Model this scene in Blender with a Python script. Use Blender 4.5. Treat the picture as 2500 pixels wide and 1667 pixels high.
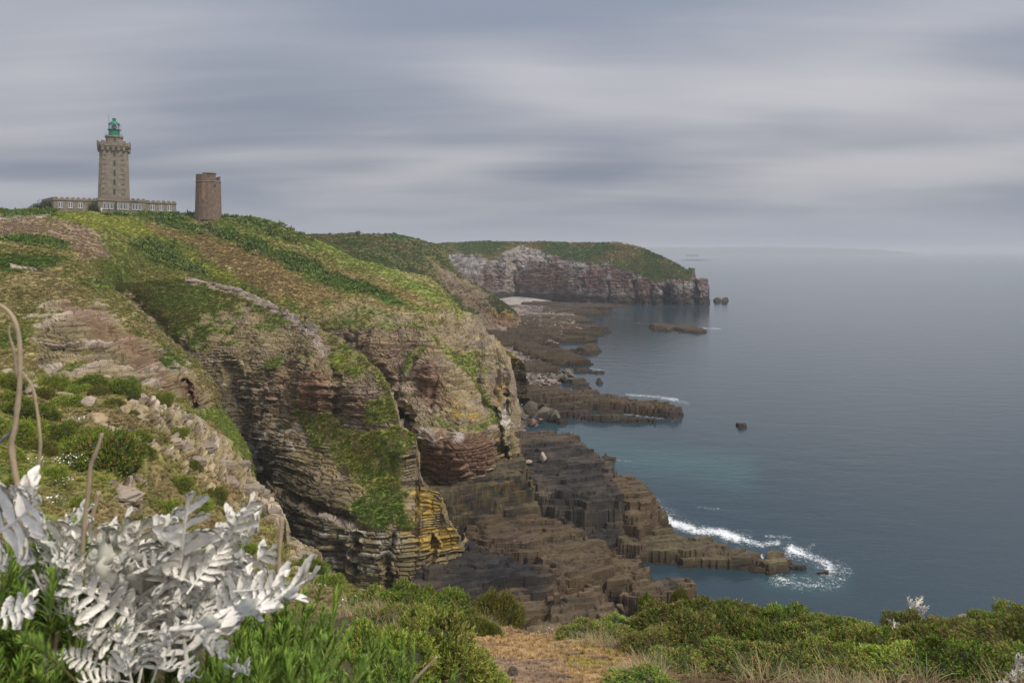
import bpy, bmesh, math, random
import numpy as np
from mathutils import Vector, Matrix, Euler

for o in list(bpy.data.objects):
    bpy.data.objects.remove(o, do_unlink=True)
scene = bpy.context.scene
COL = scene.collection
R = math.radians

# ------------------------------------------------------------------ camera
# photo grid 2500 x 1667, eye 48 m above the sea, 24 mm lens held level with the lens shifted down
FPX, CU, HV, EYE = 1667.0, 1250.0, 612.0, 48.0
cam_data = bpy.data.cameras.new('camera')
cam_data.sensor_width = 36.0
cam_data.lens = 24.0
cam_data.shift_y = -(833.5 - HV) / 2500.0
cam_data.clip_start = 0.05
cam_data.clip_end = 40000.0
cam_data.dof.use_dof = True
cam_data.dof.focus_distance = 60.0
cam_data.dof.aperture_fstop = 9.0
cam = bpy.data.objects.new('camera', cam_data)
cam.location = (0, 0, EYE)
cam.rotation_euler = (R(90), 0, 0)
COL.objects.link(cam)
scene.camera = cam

# ------------------------------------------------------------------ light
SUN_EL, SUN_AZ = 54.0, 122.0     # azimuth from +Y, clockwise: from the sea side, right of the camera
world = bpy.data.worlds.new('World')
scene.world = world
world.use_nodes = True
wt = world.node_tree
wt.nodes.clear()

def N(tree, typ, **kw):
    n = tree.nodes.new(typ)
    for k, v in kw.items():
        if k == 'inp':
            for kk, vv in v.items():
                n.inputs[kk].default_value = vv
        else:
            setattr(n, k, v)
    return n

def mathn(tree, op, a, b=None, clamp=False):
    n = tree.nodes.new('ShaderNodeMath')
    n.operation = op
    n.use_clamp = clamp
    for i, s in enumerate((a, b)):
        if s is None:
            continue
        if isinstance(s, (int, float)):
            n.inputs[i].default_value = s
        else:
            tree.links.new(s, n.inputs[i])
    return n.outputs[0]

def mixc(tree, fac, a, b, blend='MIX'):
    n = tree.nodes.new('ShaderNodeMix')
    n.data_type = 'RGBA'
    n.blend_type = blend
    n.clamp_factor = True
    for s, idx in ((fac, 0), (a, 6), (b, 7)):
        if isinstance(s, (int, float)):
            n.inputs[idx].default_value = s
        elif isinstance(s, tuple):
            n.inputs[idx].default_value = s if len(s) == 4 else (*s, 1)
        else:
            tree.links.new(s, n.inputs[idx])
    return n.outputs[2]

def maprange(tree, v, a, b, c=0.0, d=1.0, smooth=True):
    n = tree.nodes.new('ShaderNodeMapRange')
    n.interpolation_type = 'SMOOTHSTEP' if smooth else 'LINEAR'
    tree.links.new(v, n.inputs[0])
    for i, x in enumerate((a, b, c, d)):
        n.inputs[i + 1].default_value = x
    return n.outputs[0]

sky = N(wt, 'ShaderNodeTexSky', sky_type='NISHITA', sun_disc=False)
sky.sun_elevation = R(SUN_EL)
sky.sun_rotation = R(SUN_AZ)
sky.air_density, sky.dust_density, sky.ozone_density = 1.0, 3.0, 1.0
tc = N(wt, 'ShaderNodeTexCoord')
sep = N(wt, 'ShaderNodeSeparateXYZ')
wt.links.new(tc.outputs['Generated'], sep.inputs[0])
zc = mathn(wt, 'MAXIMUM', sep.outputs[2], 0.0)
den = mathn(wt, 'ADD', zc, 0.11)
cx = mathn(wt, 'DIVIDE', sep.outputs[0], den)
cy = mathn(wt, 'DIVIDE', sep.outputs[1], den)
comb = N(wt, 'ShaderNodeCombineXYZ')
wt.links.new(cx, comb.inputs[0]); wt.links.new(cy, comb.inputs[1])
def skynoise(scale, rot, loc, sc, detail, rough, dist=0.0):
    mp = N(wt, 'ShaderNodeMapping')
    wt.links.new(comb.outputs[0], mp.inputs[0])
    mp.inputs['Rotation'].default_value = (0, 0, R(rot))
    mp.inputs['Location'].default_value = loc
    mp.inputs['Scale'].default_value = sc
    n = N(wt, 'ShaderNodeTexNoise', inp={'Scale': scale, 'Detail': detail, 'Roughness': rough, 'Distortion': dist})
    wt.links.new(mp.outputs[0], n.inputs['Vector'])
    return n.outputs[0]
n1 = skynoise(0.42, 18, (3.1, 1.7, 0.0), (1.0, 1.25, 1.0), 2.5, 0.36, 0.35)
n2 = skynoise(1.1, -10, (7.3, 2.2, 4.0), (0.7, 1.2, 1.0), 1.5, 0.35, 0.3)
nn = mathn(wt, 'ADD', mathn(wt, 'MULTIPLY', n1, 0.72), mathn(wt, 'MULTIPLY', n2, 0.28))
n3 = skynoise(3.2, 6, (1.3, 5.2, 2.0), (0.35, 1.6, 1.0), 4.0, 0.5, 0.4)
nn = mathn(wt, 'ADD', nn, mathn(wt, 'MULTIPLY', mathn(wt, 'SUBTRACT', n3, 0.5), 0.09))
cl = maprange(wt, nn, 0.35, 0.68)
cloud = mixc(wt, cl, (0.165, 0.190, 0.240), (0.385, 0.380, 0.398))
# thick air towards the horizon and the even, brighter vault of an overcast sky overhead
hz = maprange(wt, zc, 0.0, 0.12, 1.0, 0.0)
cloud = mixc(wt, hz, cloud, (0.288, 0.308, 0.358))
vault = maprange(wt, zc, 0.05, 1.0, 1.0, 2.3, smooth=False)
vm = N(wt, 'ShaderNodeVectorMath', operation='SCALE')
wt.links.new(cloud, vm.inputs[0]); wt.links.new(vault, vm.inputs['Scale'])
skys = N(wt, 'ShaderNodeVectorMath', operation='SCALE')
wt.links.new(sky.outputs[0], skys.inputs[0]); skys.inputs['Scale'].default_value = 0.05
skc = mixc(wt, 0.96, skys.outputs[0], vm.outputs[0])
bg = N(wt, 'ShaderNodeBackground')
wt.links.new(skc, bg.inputs[0])
bg.inputs[1].default_value = 0.64
wo = N(wt, 'ShaderNodeOutputWorld')
wt.links.new(bg.outputs[0], wo.inputs[0])

sun_d = bpy.data.lights.new('sun', 'SUN')
sun_d.energy = 1.5
sun_d.angle = R(18)
sun_d.color = (1.0, 0.95, 0.87)
sun = bpy.data.objects.new('sun', sun_d)
az, el = R(SUN_AZ), R(SUN_EL)
sdir = Vector((math.sin(az) * math.cos(el), math.cos(az) * math.cos(el), math.sin(el)))
sun.rotation_euler = (-sdir).to_track_quat('-Z', 'Y').to_euler()
sun.location = (-40, -40, 150)
COL.objects.link(sun)

scene.view_settings.view_transform = 'Standard'
scene.view_settings.look = 'None'
scene.view_settings.gamma = 1.0
scene.view_settings.exposure = 1.0
scene.view_settings.use_curve_mapping = False
scene.cycles.use_denoising = True
scene.cycles.max_bounces = 6
scene.cycles.volume_bounces = 2
scene.cycles.transparent_max_bounces = 8
scene.render.film_transparent = False

# ------------------------------------------------------------------ numeric helpers
rng = np.random.default_rng(7)

def hsh(ix, iy, iz, seed):
    h = (ix.astype(np.uint32) * np.uint32(374761393) + iy.astype(np.uint32) * np.uint32(668265263)
         + iz.astype(np.uint32) * np.uint32(2147483647) + np.uint32((seed * 1274126177) & 0xffffffff))
    h = (h ^ (h >> np.uint32(13))) * np.uint32(1274126177)
    h = (h ^ (h >> np.uint32(15))) * np.uint32(2246822519)
    return (h ^ (h >> np.uint32(16))).astype(np.float32) / np.float32(4294967295.0)

def vn(x, y, z, seed=0):
    x = np.asarray(x, np.float64); y = np.asarray(y, np.float64); z = np.asarray(z, np.float64)
    x, y, z = np.broadcast_arrays(x, y, z)
    fx, fy, fz = np.floor(x), np.floor(y), np.floor(z)
    ix, iy, iz = fx.astype(np.int64), fy.astype(np.int64), fz.astype(np.int64)
    tx, ty, tz = (x - fx).astype(np.float32), (y - fy).astype(np.float32), (z - fz).astype(np.float32)
    tx = tx * tx * (3 - 2 * tx); ty = ty * ty * (3 - 2 * ty); tz = tz * tz * (3 - 2 * tz)
    def c(a, b, d):
        return hsh(ix + a, iy + b, iz + d, seed)
    x00 = c(0, 0, 0) * (1 - tx) + c(1, 0, 0) * tx
    x10 = c(0, 1, 0) * (1 - tx) + c(1, 1, 0) * tx
    x01 = c(0, 0, 1) * (1 - tx) + c(1, 0, 1) * tx
    x11 = c(0, 1, 1) * (1 - tx) + c(1, 1, 1) * tx
    a = x00 * (1 - ty) + x10 * ty
    b = x01 * (1 - ty) + x11 * ty
    return (a * (1 - tz) + b * tz) * 2 - 1

def fbm(x, y, z, octv=4, seed=0, gain=0.5):
    s, amp, f, tot = 0.0, 1.0, 1.0, 0.0
    for i in range(octv):
        s = s + amp * vn(x * f, y * f, z * f, seed + i * 17)
        tot += amp
        amp *= gain
        f *= 2.03
    return s / tot

def sst(a, b, x):
    t = np.clip((x - a) / (b - a), 0, 1)
    return t * t * (3 - 2 * t)

def unp(u, v, d):
    return np.stack([(u - CU) * d / FPX, d + 0 * u, EYE + (HV - v) * d / FPX], -1)

def at(u, v, d):
    return Vector(((u - CU) * d / FPX, d, EYE + (HV - v) * d / FPX))

def onz(u, v, z):
    """ground point under a photo position lying at height z"""
    d = (EYE - z) * FPX / (v - HV)
    return np.array([(u - CU) * d / FPX, d])

def sdist(px, py, poly):
    """signed distance to polygon, positive inside"""
    poly = np.asarray(poly, float)
    n = len(poly)
    best = np.full(px.shape, 1e18)
    inside = np.zeros(px.shape, bool)
    for i in range(n):
        ax, ay = poly[i]; bx, by = poly[(i + 1) % n]
        ex, ey = bx - ax, by - ay
        wx, wy = px - ax, py - ay
        t = np.clip((wx * ex + wy * ey) / (ex * ex + ey * ey + 1e-12), 0, 1)
        dx, dy = wx - t * ex, wy - t * ey
        best = np.minimum(best, dx * dx + dy * dy)
        cond = ((ay > py) != (by > py))
        with np.errstate(divide='ignore', invalid='ignore'):
            xi = ax + (py - ay) * (bx - ax) / ((by - ay) if by != ay else 1e-12)
        inside ^= cond & (px < xi)
    d = np.sqrt(best)
    return np.where(inside, d, -d)

def ldist(px, py, line):
    best = np.full(px.shape, 1e18)
    for (ax, ay), (bx, by) in zip(line[:-1], line[1:]):
        ex, ey = bx - ax, by - ay
        wx, wy = px - ax, py - ay
        t = np.clip((wx * ex + wy * ey) / (ex * ex + ey * ey + 1e-12), 0, 1)
        best = np.minimum(best, (wx - t * ex) ** 2 + (wy - t * ey) ** 2)
    return np.sqrt(best)

def mesh_np(name, verts, faces, col=None, extra=None, smooth=False):
    """verts (n,3), faces (m,3|4) -> mesh with an optional linear colour attribute"""
    verts = np.asarray(verts, np.float32); faces = np.asarray(faces, np.int32)
    me = bpy.data.meshes.new(name)
    k = faces.shape[1]
    me.vertices.add(len(verts)); me.vertices.foreach_set('co', verts.ravel())
    me.loops.add(faces.size); me.loops.foreach_set('vertex_index', faces.ravel())
    me.polygons.add(len(faces))
    me.polygons.foreach_set('loop_start', np.arange(0, faces.size, k, dtype=np.int32))
    me.polygons.foreach_set('loop_total', np.full(len(faces), k, np.int32))
    me.polygons.foreach_set('use_smooth', np.full(len(faces), smooth, bool))
    if col is not None:
        a = me.attributes.new('Col', 'FLOAT_COLOR', 'POINT')
        c4 = np.ones((len(verts), 4), np.float32); c4[:, :3] = col
        a.data.foreach_set('color', c4.ravel())
    for kx, vx in (extra or {}).items():
        a = me.attributes.new(kx, 'FLOAT', 'POINT')
        a.data.foreach_set('value', np.asarray(vx, np.float32).ravel())
    me.update(calc_edges=True)
    return me

def grid_faces(nr, nc):
    i = np.arange(nr * nc).reshape(nr, nc)
    return np.stack([i[:-1, :-1], i[1:, :-1], i[1:, 1:], i[:-1, 1:]], -1).reshape(-1, 4)

def tag(o, label=None, cat=None, group=None, kind=None):
    if label: o['label'] = label
    if cat: o['category'] = cat
    if group: o['group'] = group
    if kind: o['kind'] = kind
    return o

def link(name, me, mat=None, parent=None):
    o = bpy.data.objects.new(name, me)
    COL.objects.link(o)
    if mat is not None and me is not None and len(me.materials) == 0:
        me.materials.append(mat)
    if parent is not None:
        o.parent = parent
    return o

def empty(name, loc, rz=0.0):
    o = bpy.data.objects.new(name, None)
    o.empty_display_size = 0.2
    o.location = loc
    o.rotation_euler = (0, 0, rz)
    COL.objects.link(o)
    return o

# ------------------------------------------------------------------ materials
def new_mat(name):
    m = bpy.data.materials.new(name)
    m.use_nodes = True
    t = m.node_tree
    b = t.nodes['Principled BSDF']
    return m, t, b

def rock_mat(name, s1=2.2, s2=9.0, amp=0.55, bump=0.5, rough=0.92, spec=0.15, crk=0.5):
    m, t, b = new_mat(name)
    at_ = N(t, 'ShaderNodeAttribute', attribute_name='Col')
    geo = N(t, 'ShaderNodeNewGeometry')
    mp = N(t, 'ShaderNodeMapping')
    t.links.new(geo.outputs['Position'], mp.inputs[0])
    mp.inputs['Scale'].default_value = (1, 1, 2.4)
    a = N(t, 'ShaderNodeTexNoise', inp={'Scale': s1, 'Detail': 6.0, 'Roughness': 0.65})
    c = N(t, 'ShaderNodeTexNoise', inp={'Scale': s2, 'Detail': 4.0, 'Roughness': 0.6})
    t.links.new(mp.outputs[0], a.inputs['Vector']); t.links.new(mp.outputs[0], c.inputs['Vector'])
    big = N(t, 'ShaderNodeTexNoise', inp={'Scale': s1 * 0.28, 'Detail': 4.0, 'Roughness': 0.6})
    t.links.new(mp.outputs[0], big.inputs['Vector'])
    mb = N(t, 'ShaderNodeMapping')          # bedding: thin, nearly level streaks
    t.links.new(geo.outputs['Position'], mb.inputs[0])
    mb.inputs['Scale'].default_value = (0.12, 0.12, 2.6)
    mb.inputs['Rotation'].default_value = (R(9.0), R(-1.2), 0)
    bed = N(t, 'ShaderNodeTexNoise', inp={'Scale': s1 * 0.62, 'Detail': 5.0, 'Roughness': 0.7, 'Distortion': 0.15})
    t.links.new(mb.outputs[0], bed.inputs['Vector'])
    f = mathn(t, 'ADD', mathn(t, 'MULTIPLY', a.outputs[0], 0.35), mathn(t, 'MULTIPLY', c.outputs[0], 0.2))
    f = mathn(t, 'ADD', f, mathn(t, 'MULTIPLY', big.outputs[0], 0.2))
    f = mathn(t, 'ADD', f, mathn(t, 'MULTIPLY', bed.outputs[0], 0.25))
    k = maprange(t, f, 0.36, 0.64, 1 - amp, 1 + amp, smooth=False)
    sc = N(t, 'ShaderNodeVectorMath', operation='SCALE')
    crack = maprange(t, bed.outputs[0], 0.36, 0.46, 1 - crk, 1.0)
    k = mathn(t, 'MULTIPLY', k, crack)
    t.links.new(at_.outputs['Color'], sc.inputs[0]); t.links.new(k, sc.inputs['Scale'])
    t.links.new(sc.outputs[0], b.inputs['Base Color'])
    b.inputs['Roughness'].default_value = rough
    b.inputs['Specular IOR Level'].default_value = spec
    bp = N(t, 'ShaderNodeBump', inp={'Strength': bump, 'Distance': 0.5 / s1})
    t.links.new(f, bp.inputs['Height'])
    t.links.new(bp.outputs[0], b.inputs['Normal'])
    return m

M_ROCK = rock_mat('cliff_rock', 2.2, 9.0, 0.6, 0.7)
M_SHELF = rock_mat('shelf_rock', 2.6, 11.0, 0.6, 0.7, 0.8, 0.25)
M_FAR = rock_mat('far_rock', 0.5, 2.2, 0.55, 0.6)
M_SOIL = rock_mat('soil', 9.0, 40.0, 0.5, 0.6, crk=0.15)

def leaf_mat(name, base=(0.06, 0.09, 0.02), use='INSTANCER', var=0.35, rough=0.7, trans=0.15, attr='tint', hue=0.0):
    m, t, b = new_mat(name)
    if use == 'INSTANCER':
        a = N(t, 'ShaderNodeAttribute', attribute_name=attr, attribute_type='INSTANCER')
        c = a.outputs['Color']
    elif use == 'GEOMETRY':
        a = N(t, 'ShaderNodeAttribute', attribute_name='Col')
        c = a.outputs['Color']
    else:
        rgb = N(t, 'ShaderNodeRGB'); rgb.outputs[0].default_value = (*base, 1)
        c = rgb.outputs[0]
    geo = N(t, 'ShaderNodeNewGeometry')
    k = maprange(t, geo.outputs['Random Per Island'], 0, 1, 1 - var, 1 + var, smooth=False)
    if hue > 0:                                   # each bush its own share of brown, dying growth
        oi = N(t, 'ShaderNodeObjectInfo')
        c = mixc(t, maprange(t, oi.outputs['Random'], 0.2, 1.0, 0.0, hue), c, (0.20, 0.145, 0.05))
        k = mathn(t, 'MULTIPLY', k, maprange(t, oi.outputs['Random'], 0, 1, 1.2, 0.95, smooth=False))
    sc = N(t, 'ShaderNodeVectorMath', operation='SCALE')
    t.links.new(c, sc.inputs[0]); t.links.new(k, sc.inputs['Scale'])
    t.links.new(sc.outputs[0], b.inputs['Base Color'])
    b.inputs['Roughness'].default_value = rough
    b.inputs['Specular IOR Level'].default_value = 0.25
    return m

def plain_mat(name, color, rough=0.8, noise=0.0, scale=5.0, bump=0.0, metal=0.0):
    m, t, b = new_mat(name)
    b.inputs['Roughness'].default_value = rough
    b.inputs['Metallic'].default_value = metal
    b.inputs['Base Color'].default_value = (*color, 1)
    if noise > 0:
        tcn = N(t, 'ShaderNodeTexCoord')
        n = N(t, 'ShaderNodeTexNoise', inp={'Scale': scale, 'Detail': 5.0, 'Roughness': 0.65})
        t.links.new(tcn.outputs['Object'], n.inputs['Vector'])
        k = maprange(t, n.outputs[0], 0.3, 0.7, 1 - noise, 1 + noise, smooth=False)
        sc = N(t, 'ShaderNodeVectorMath', operation='SCALE')
        sc.inputs[0].default_value = color
        t.links.new(k, sc.inputs['Scale'])
        t.links.new(sc.outputs[0], b.inputs['Base Color'])
        if bump:
            bp = N(t, 'ShaderNodeBump', inp={'Strength': bump, 'Distance': 0.2 / scale})
            t.links.new(n.outputs[0], bp.inputs['Height'])
            t.links.new(bp.outputs[0], b.inputs['Normal'])
    return m
# ------------------------------------------------------------------ rock relief
def bed_table(seed, tmin, tmax, lo=-40.0, hi=110.0):
    r = np.random.default_rng(seed)
    n = int((hi - lo) / ((tmin + tmax) / 2)) + 80
    th = tmin + (tmax - tmin) * r.random(n) ** 1.6
    e = lo + np.concatenate([[0], np.cumsum(th)])
    return e, r.random(n + 2), r.random(n + 2), 0.6 + 1.0 * r.random(n + 2)

def strata(P, seed, tmin=0.25, tmax=0.9, dip=(0.0, 0.16), A=(0.45, 0.3, 0.25), wob=0.3, jw=1.4):
    x, y, z = P[..., 0], P[..., 1], P[..., 2]
    h = z + dip[0] * x + dip[1] * y + wob * vn(x / 11, y / 11, z / 11, seed) + 0.12 * vn(x / 1.7, y / 1.7, z / 1.7, seed + 3)
    e, b, o, w = bed_table(seed, tmin, tmax)
    k = np.clip(np.searchsorted(e, h) - 1, 0, len(e) - 2)
    f = (h - e[k]) / (e[k + 1] - e[k])
    jit = 0.5 * vn(x / 2.5, y / 2.5, z / 2.5, seed + 5)
    l1 = (x * 0.86 + y * 0.51 + jit) / (jw * w[k]) + o[k] * 37
    l2 = (-x * 0.51 + y * 0.86 + jit) / (jw * 1.3 * w[k]) + o[k] * 91
    r = hsh(np.floor(l1).astype(np.int64), np.floor(l2).astype(np.int64), k.astype(np.int64), seed)
    f1 = np.abs((l1 - np.floor(l1)) - 0.5) * 2
    f2 = np.abs((l2 - np.floor(l2)) - 0.5) * 2
    joint = np.maximum(sst(0.82, 0.97, f1), sst(0.86, 0.98, f2))
    lat = 0.55 + 0.45 * vn(x / 7, y / 7, k * 0.37, seed + 9)
    groove = sst(0.30, 0.0, f)
    disp = (b[k] - 0.5) * 2 * A[0] * lat + (r - 0.5) * 2 * A[1] - A[2] * np.maximum(groove, 0.7 * joint)
    return disp, b[k], r, f

class Ctx:
    pass

def rbf_depth(ctrl):
    c = np.asarray(ctrl, float)
    p = c[:, :2] / 400.0
    w = 1.0 / c[:, 2]
    n = len(c)
    d = np.sqrt(((p[:, None] - p[None]) ** 2).sum(-1)) + 1e-9
    K = d ** 2 * np.log(d) + np.eye(n) * 2e-3
    A = np.zeros((n + 3, n + 3))
    A[:n, :n] = K
    A[:n, n] = 1; A[:n, n + 1:] = p
    A[n, :n] = 1; A[n + 1:, :n] = p.T
    sol = np.linalg.solve(A, np.concatenate([w, [0, 0, 0]]))
    def f(u, v):
        q0, q1 = u / 400.0, v / 400.0
        out = sol[n] + sol[n + 1] * q0 + sol[n + 2] * q1
        for i in range(n):
            dd = (q0 - p[i, 0]) ** 2 + (q1 - p[i, 1]) ** 2 + 1e-12
            out = out + sol[i] * 0.5 * dd * np.log(dd)
        return 1.0 / np.clip(out, w.min() * 0.85, w.max() * 1.2)
    return f

def calc_n(P):
    gu = np.gradient(P, axis=1); gv = np.gradient(P, axis=0)
    n = np.cross(gv, gu)
    n /= np.linalg.norm(n, axis=-1, keepdims=True) + 1e-12
    tc_ = P - np.array([0, 0, EYE])
    s = np.sign((n * tc_).sum(-1, keepdims=True))
    return n * np.where(s > 0, -1, 1)

def smooth2(a, k):
    for ax in (0, 1):
        pad = [(0, 0)] * a.ndim
        pad[ax] = (k, k)
        b = np.pad(a, pad, mode='edge')
        c = np.cumsum(b, axis=ax, dtype=np.float64)
        z = np.zeros_like(np.take(c, [0], axis=ax))
        c = np.concatenate([z, c], axis=ax)
        n = a.shape[ax]
        a = (np.take(c, range(2 * k + 1, 2 * k + 1 + n), axis=ax) - np.take(c, range(0, n), axis=ax)) / (2 * k + 1)
    return a

LAYERS = {}

def layer(name, top, bot, ctrl, u0, u1, paint, step=2.0, bumps=(), crevs=(), back=((1.5, 0.6), (5, 4), (12, 12), (25, 24)),
          side=None, mat=None, seed=1, strat=None, butt=(7.0, 22.0, 1.6), vegamp=0.5, vegsc=1.2, amp=1.0, label=None, vstep=None, cleft_d=1.1):
    top = np.asarray(top, float); bot = np.asarray(bot, float)
    us = np.arange(u0, u1 + step * 0.5, step)
    vt = np.interp(us, top[:, 0], top[:, 1]); vb = np.interp(us, bot[:, 0], bot[:, 1])
    vb = np.maximum(vb, vt + 6)
    nr = int(np.ceil((vb - vt).max() / (vstep or step))) + 1
    T = np.linspace(0, 1, nr)[:, None]
    U = np.broadcast_to(us[None], (nr, len(us))).copy()
    V = vt[None] + T * (vb - vt)[None]
    D = rbf_depth(ctrl)(U, V)
    for (bu, bv, su, sv, a) in bumps:
        g = np.exp(-(((U - bu) / su) ** 2 + ((V - bv) / sv) ** 2))
        D = D - a * g
    for (line, wpx, dep) in crevs:
        dl = ldist(U + 6 * vn(U / 14, V / 14, 0, seed + 70), V, line)
        D = D + dep * np.exp(-(dl / wpx) ** 2)
    P = unp(U, V, D)
    # far side of the crest
    rows, ur, vr = [], [], []
    if back:
        P0 = P[0]
        aw = P0[:, :2] / np.linalg.norm(P0[:, :2], axis=-1, keepdims=True)
        for dd, dz in reversed(back):
            q = P0.copy()
            q[:, :2] += aw * dd
            q[:, 2] -= dz
            rows.append(q); ur.append(U[0]); vr.append(V[0])
        P = np.concatenate([np.stack(rows), P]); U = np.concatenate([np.stack(ur), U]); V = np.concatenate([np.stack(vr), V])
    if side:
        P1 = P[:, -1]
        aw = P1[:, :2] / np.linalg.norm(P1[:, :2], axis=-1, keepdims=True)
        cols = []
        for dd, dz in side:
            q = P1.copy(); q[:, :2] += aw * dd; q[:, 2] -= dz
            cols.append(q)
        P = np.concatenate([P, np.stack(cols, 1)], 1)
        k = len(side)
        U = np.concatenate([U, np.repeat(U[:, -1:], k, 1)], 1); V = np.concatenate([V, np.repeat(V[:, -1:], k, 1)], 1)
    nb = len(back) if back else 0
    c = Ctx()
    c.U, c.V, c.P, c.seed = U, V, P, seed
    c.N = calc_n(smooth2(P, 4))
    if nb:
        c.N[:nb] = c.N[nb]
    x, y, z = P[..., 0], P[..., 1], P[..., 2]
    c.n6 = fbm(x / 6, y / 6, z / 6, 4, seed + 20)
    c.n1 = fbm(x / 1.3, y / 1.3, z / 1.3, 3, seed + 21)
    c.n20 = fbm(x / 22, y / 22, z / 22, 3, seed + 22)
    st = dict(tmin=0.25, tmax=0.9)
    st.update(strat or {})
    disp, c.bed, c.blk, c.bf = strata(P, seed, **st)
    paint(c)
    rock = 1 - c.veg
    bl = fbm(x / butt[0], y / butt[0], z / butt[1], 4, seed + 40, 0.55)
    rid = -np.abs(fbm(x / (butt[0] * 0.7), y / (butt[0] * 0.7), z / (butt[1] * 1.3), 3, seed + 44)) * 1.6 + 0.3
    cn = vn(x / (butt[0] * .75), y / (butt[0] * .75), z / (butt[1] * 1.8), seed + 47) + .25 * vn(x / 1.5, y / 1.5, z / 3, seed + 48)
    cleft = np.exp(-(cn / .085) ** 2) * sst(-.3, .35, c.n20 + .2 * c.n6)
    rid = rid - cleft_d * cleft
    vegd = vegamp * (np.abs(fbm(x / vegsc, y / vegsc, z / vegsc, 3, seed + 50)) - 0.15) * 2
    full = amp * (rock * (disp + butt[2] * (0.8 * bl + 0.8 * rid)) + c.veg * (vegd + 0.5 * butt[2] * bl))
    # the crest itself is worn smoother than the faces below it
    ri = np.arange(P.shape[0])[:, None] - nb
    full = full * (0.55 + 0.45 * sst(0, 8, ri))
    P = P + c.N * full[..., None]
    c.P = P
    nr, nc = P.shape[:2]
    me = mesh_np(name, P.reshape(-1, 3), grid_faces(nr, nc), np.clip(c.col, 0.004, 0.9).reshape(-1, 3))
    o = link(name, me, mat or M_ROCK)
    tag(o, label, None, None, 'structure')
    c.obj = o
    c.nb = nb
    LAYERS[name] = c
    return c

def pm(c, poly, soft=10.0, namp=14.0, ns=0.03, seed=0):
    s = sdist(c.U, c.V, poly) + namp * fbm(c.U * ns, c.V * ns, 0.0, 3, c.seed + seed + 100)
    return sst(-soft, soft, s)

def lm(c, line, w, soft=4.0, namp=6.0, ns=0.05, seed=0):
    s = w - ldist(c.U, c.V, line) + namp * fbm(c.U * ns, c.V * ns, 0.0, 3, c.seed + seed + 130)
    return sst(-soft, soft, s)

def mx(a, b, m):
    return a * (1 - m[..., None]) + np.asarray(b) * m[..., None]

GORSE = np.array((.080, .130, .022)); BRIGHT = np.array((.250, .262, .042)); BROWN = np.array((.285, .200, .090))
OLIVE = np.array((.205, .195, .052)); DRY = np.array((.360, .280, .135)); GRASS = np.array((.165, .205, .040))
SOIL = np.array((.265, .190, .130)); SAGE = np.array((.16, .18, .10))
ROCKG = np.array((.228, .180, .098)); ROCKP = np.array((.250, .195, .142)); RED = np.array((.135, .064, .046))
DARKR = np.array((.060, .047, .033)); BLACK = np.array((.024, .023, .023)); BROWNR = np.array((.150, .105, .058))
LICH = np.array((.38, .25, .05)); WHITE = np.array((.52, .49, .45)); PALE = np.array((.38, .31, .25))

def rock_base(c, a=ROCKG, b=ROCKP, r=RED, redamt=0.25):
    col = np.zeros(c.P.shape) + a
    col = mx(col, b, sst(-0.1, 0.5, c.n6 + 0.9 * (c.bed - 0.5)))
    col = mx(col, r, sst(0.15, 0.6, c.n20 * 1.4 + 0.8 * (c.blk - 0.5)) * redamt)
    col = col * (0.72 + 0.56 * c.blk)[..., None] * (0.85 + 0.3 * c.bed)[..., None]
    return col

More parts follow.
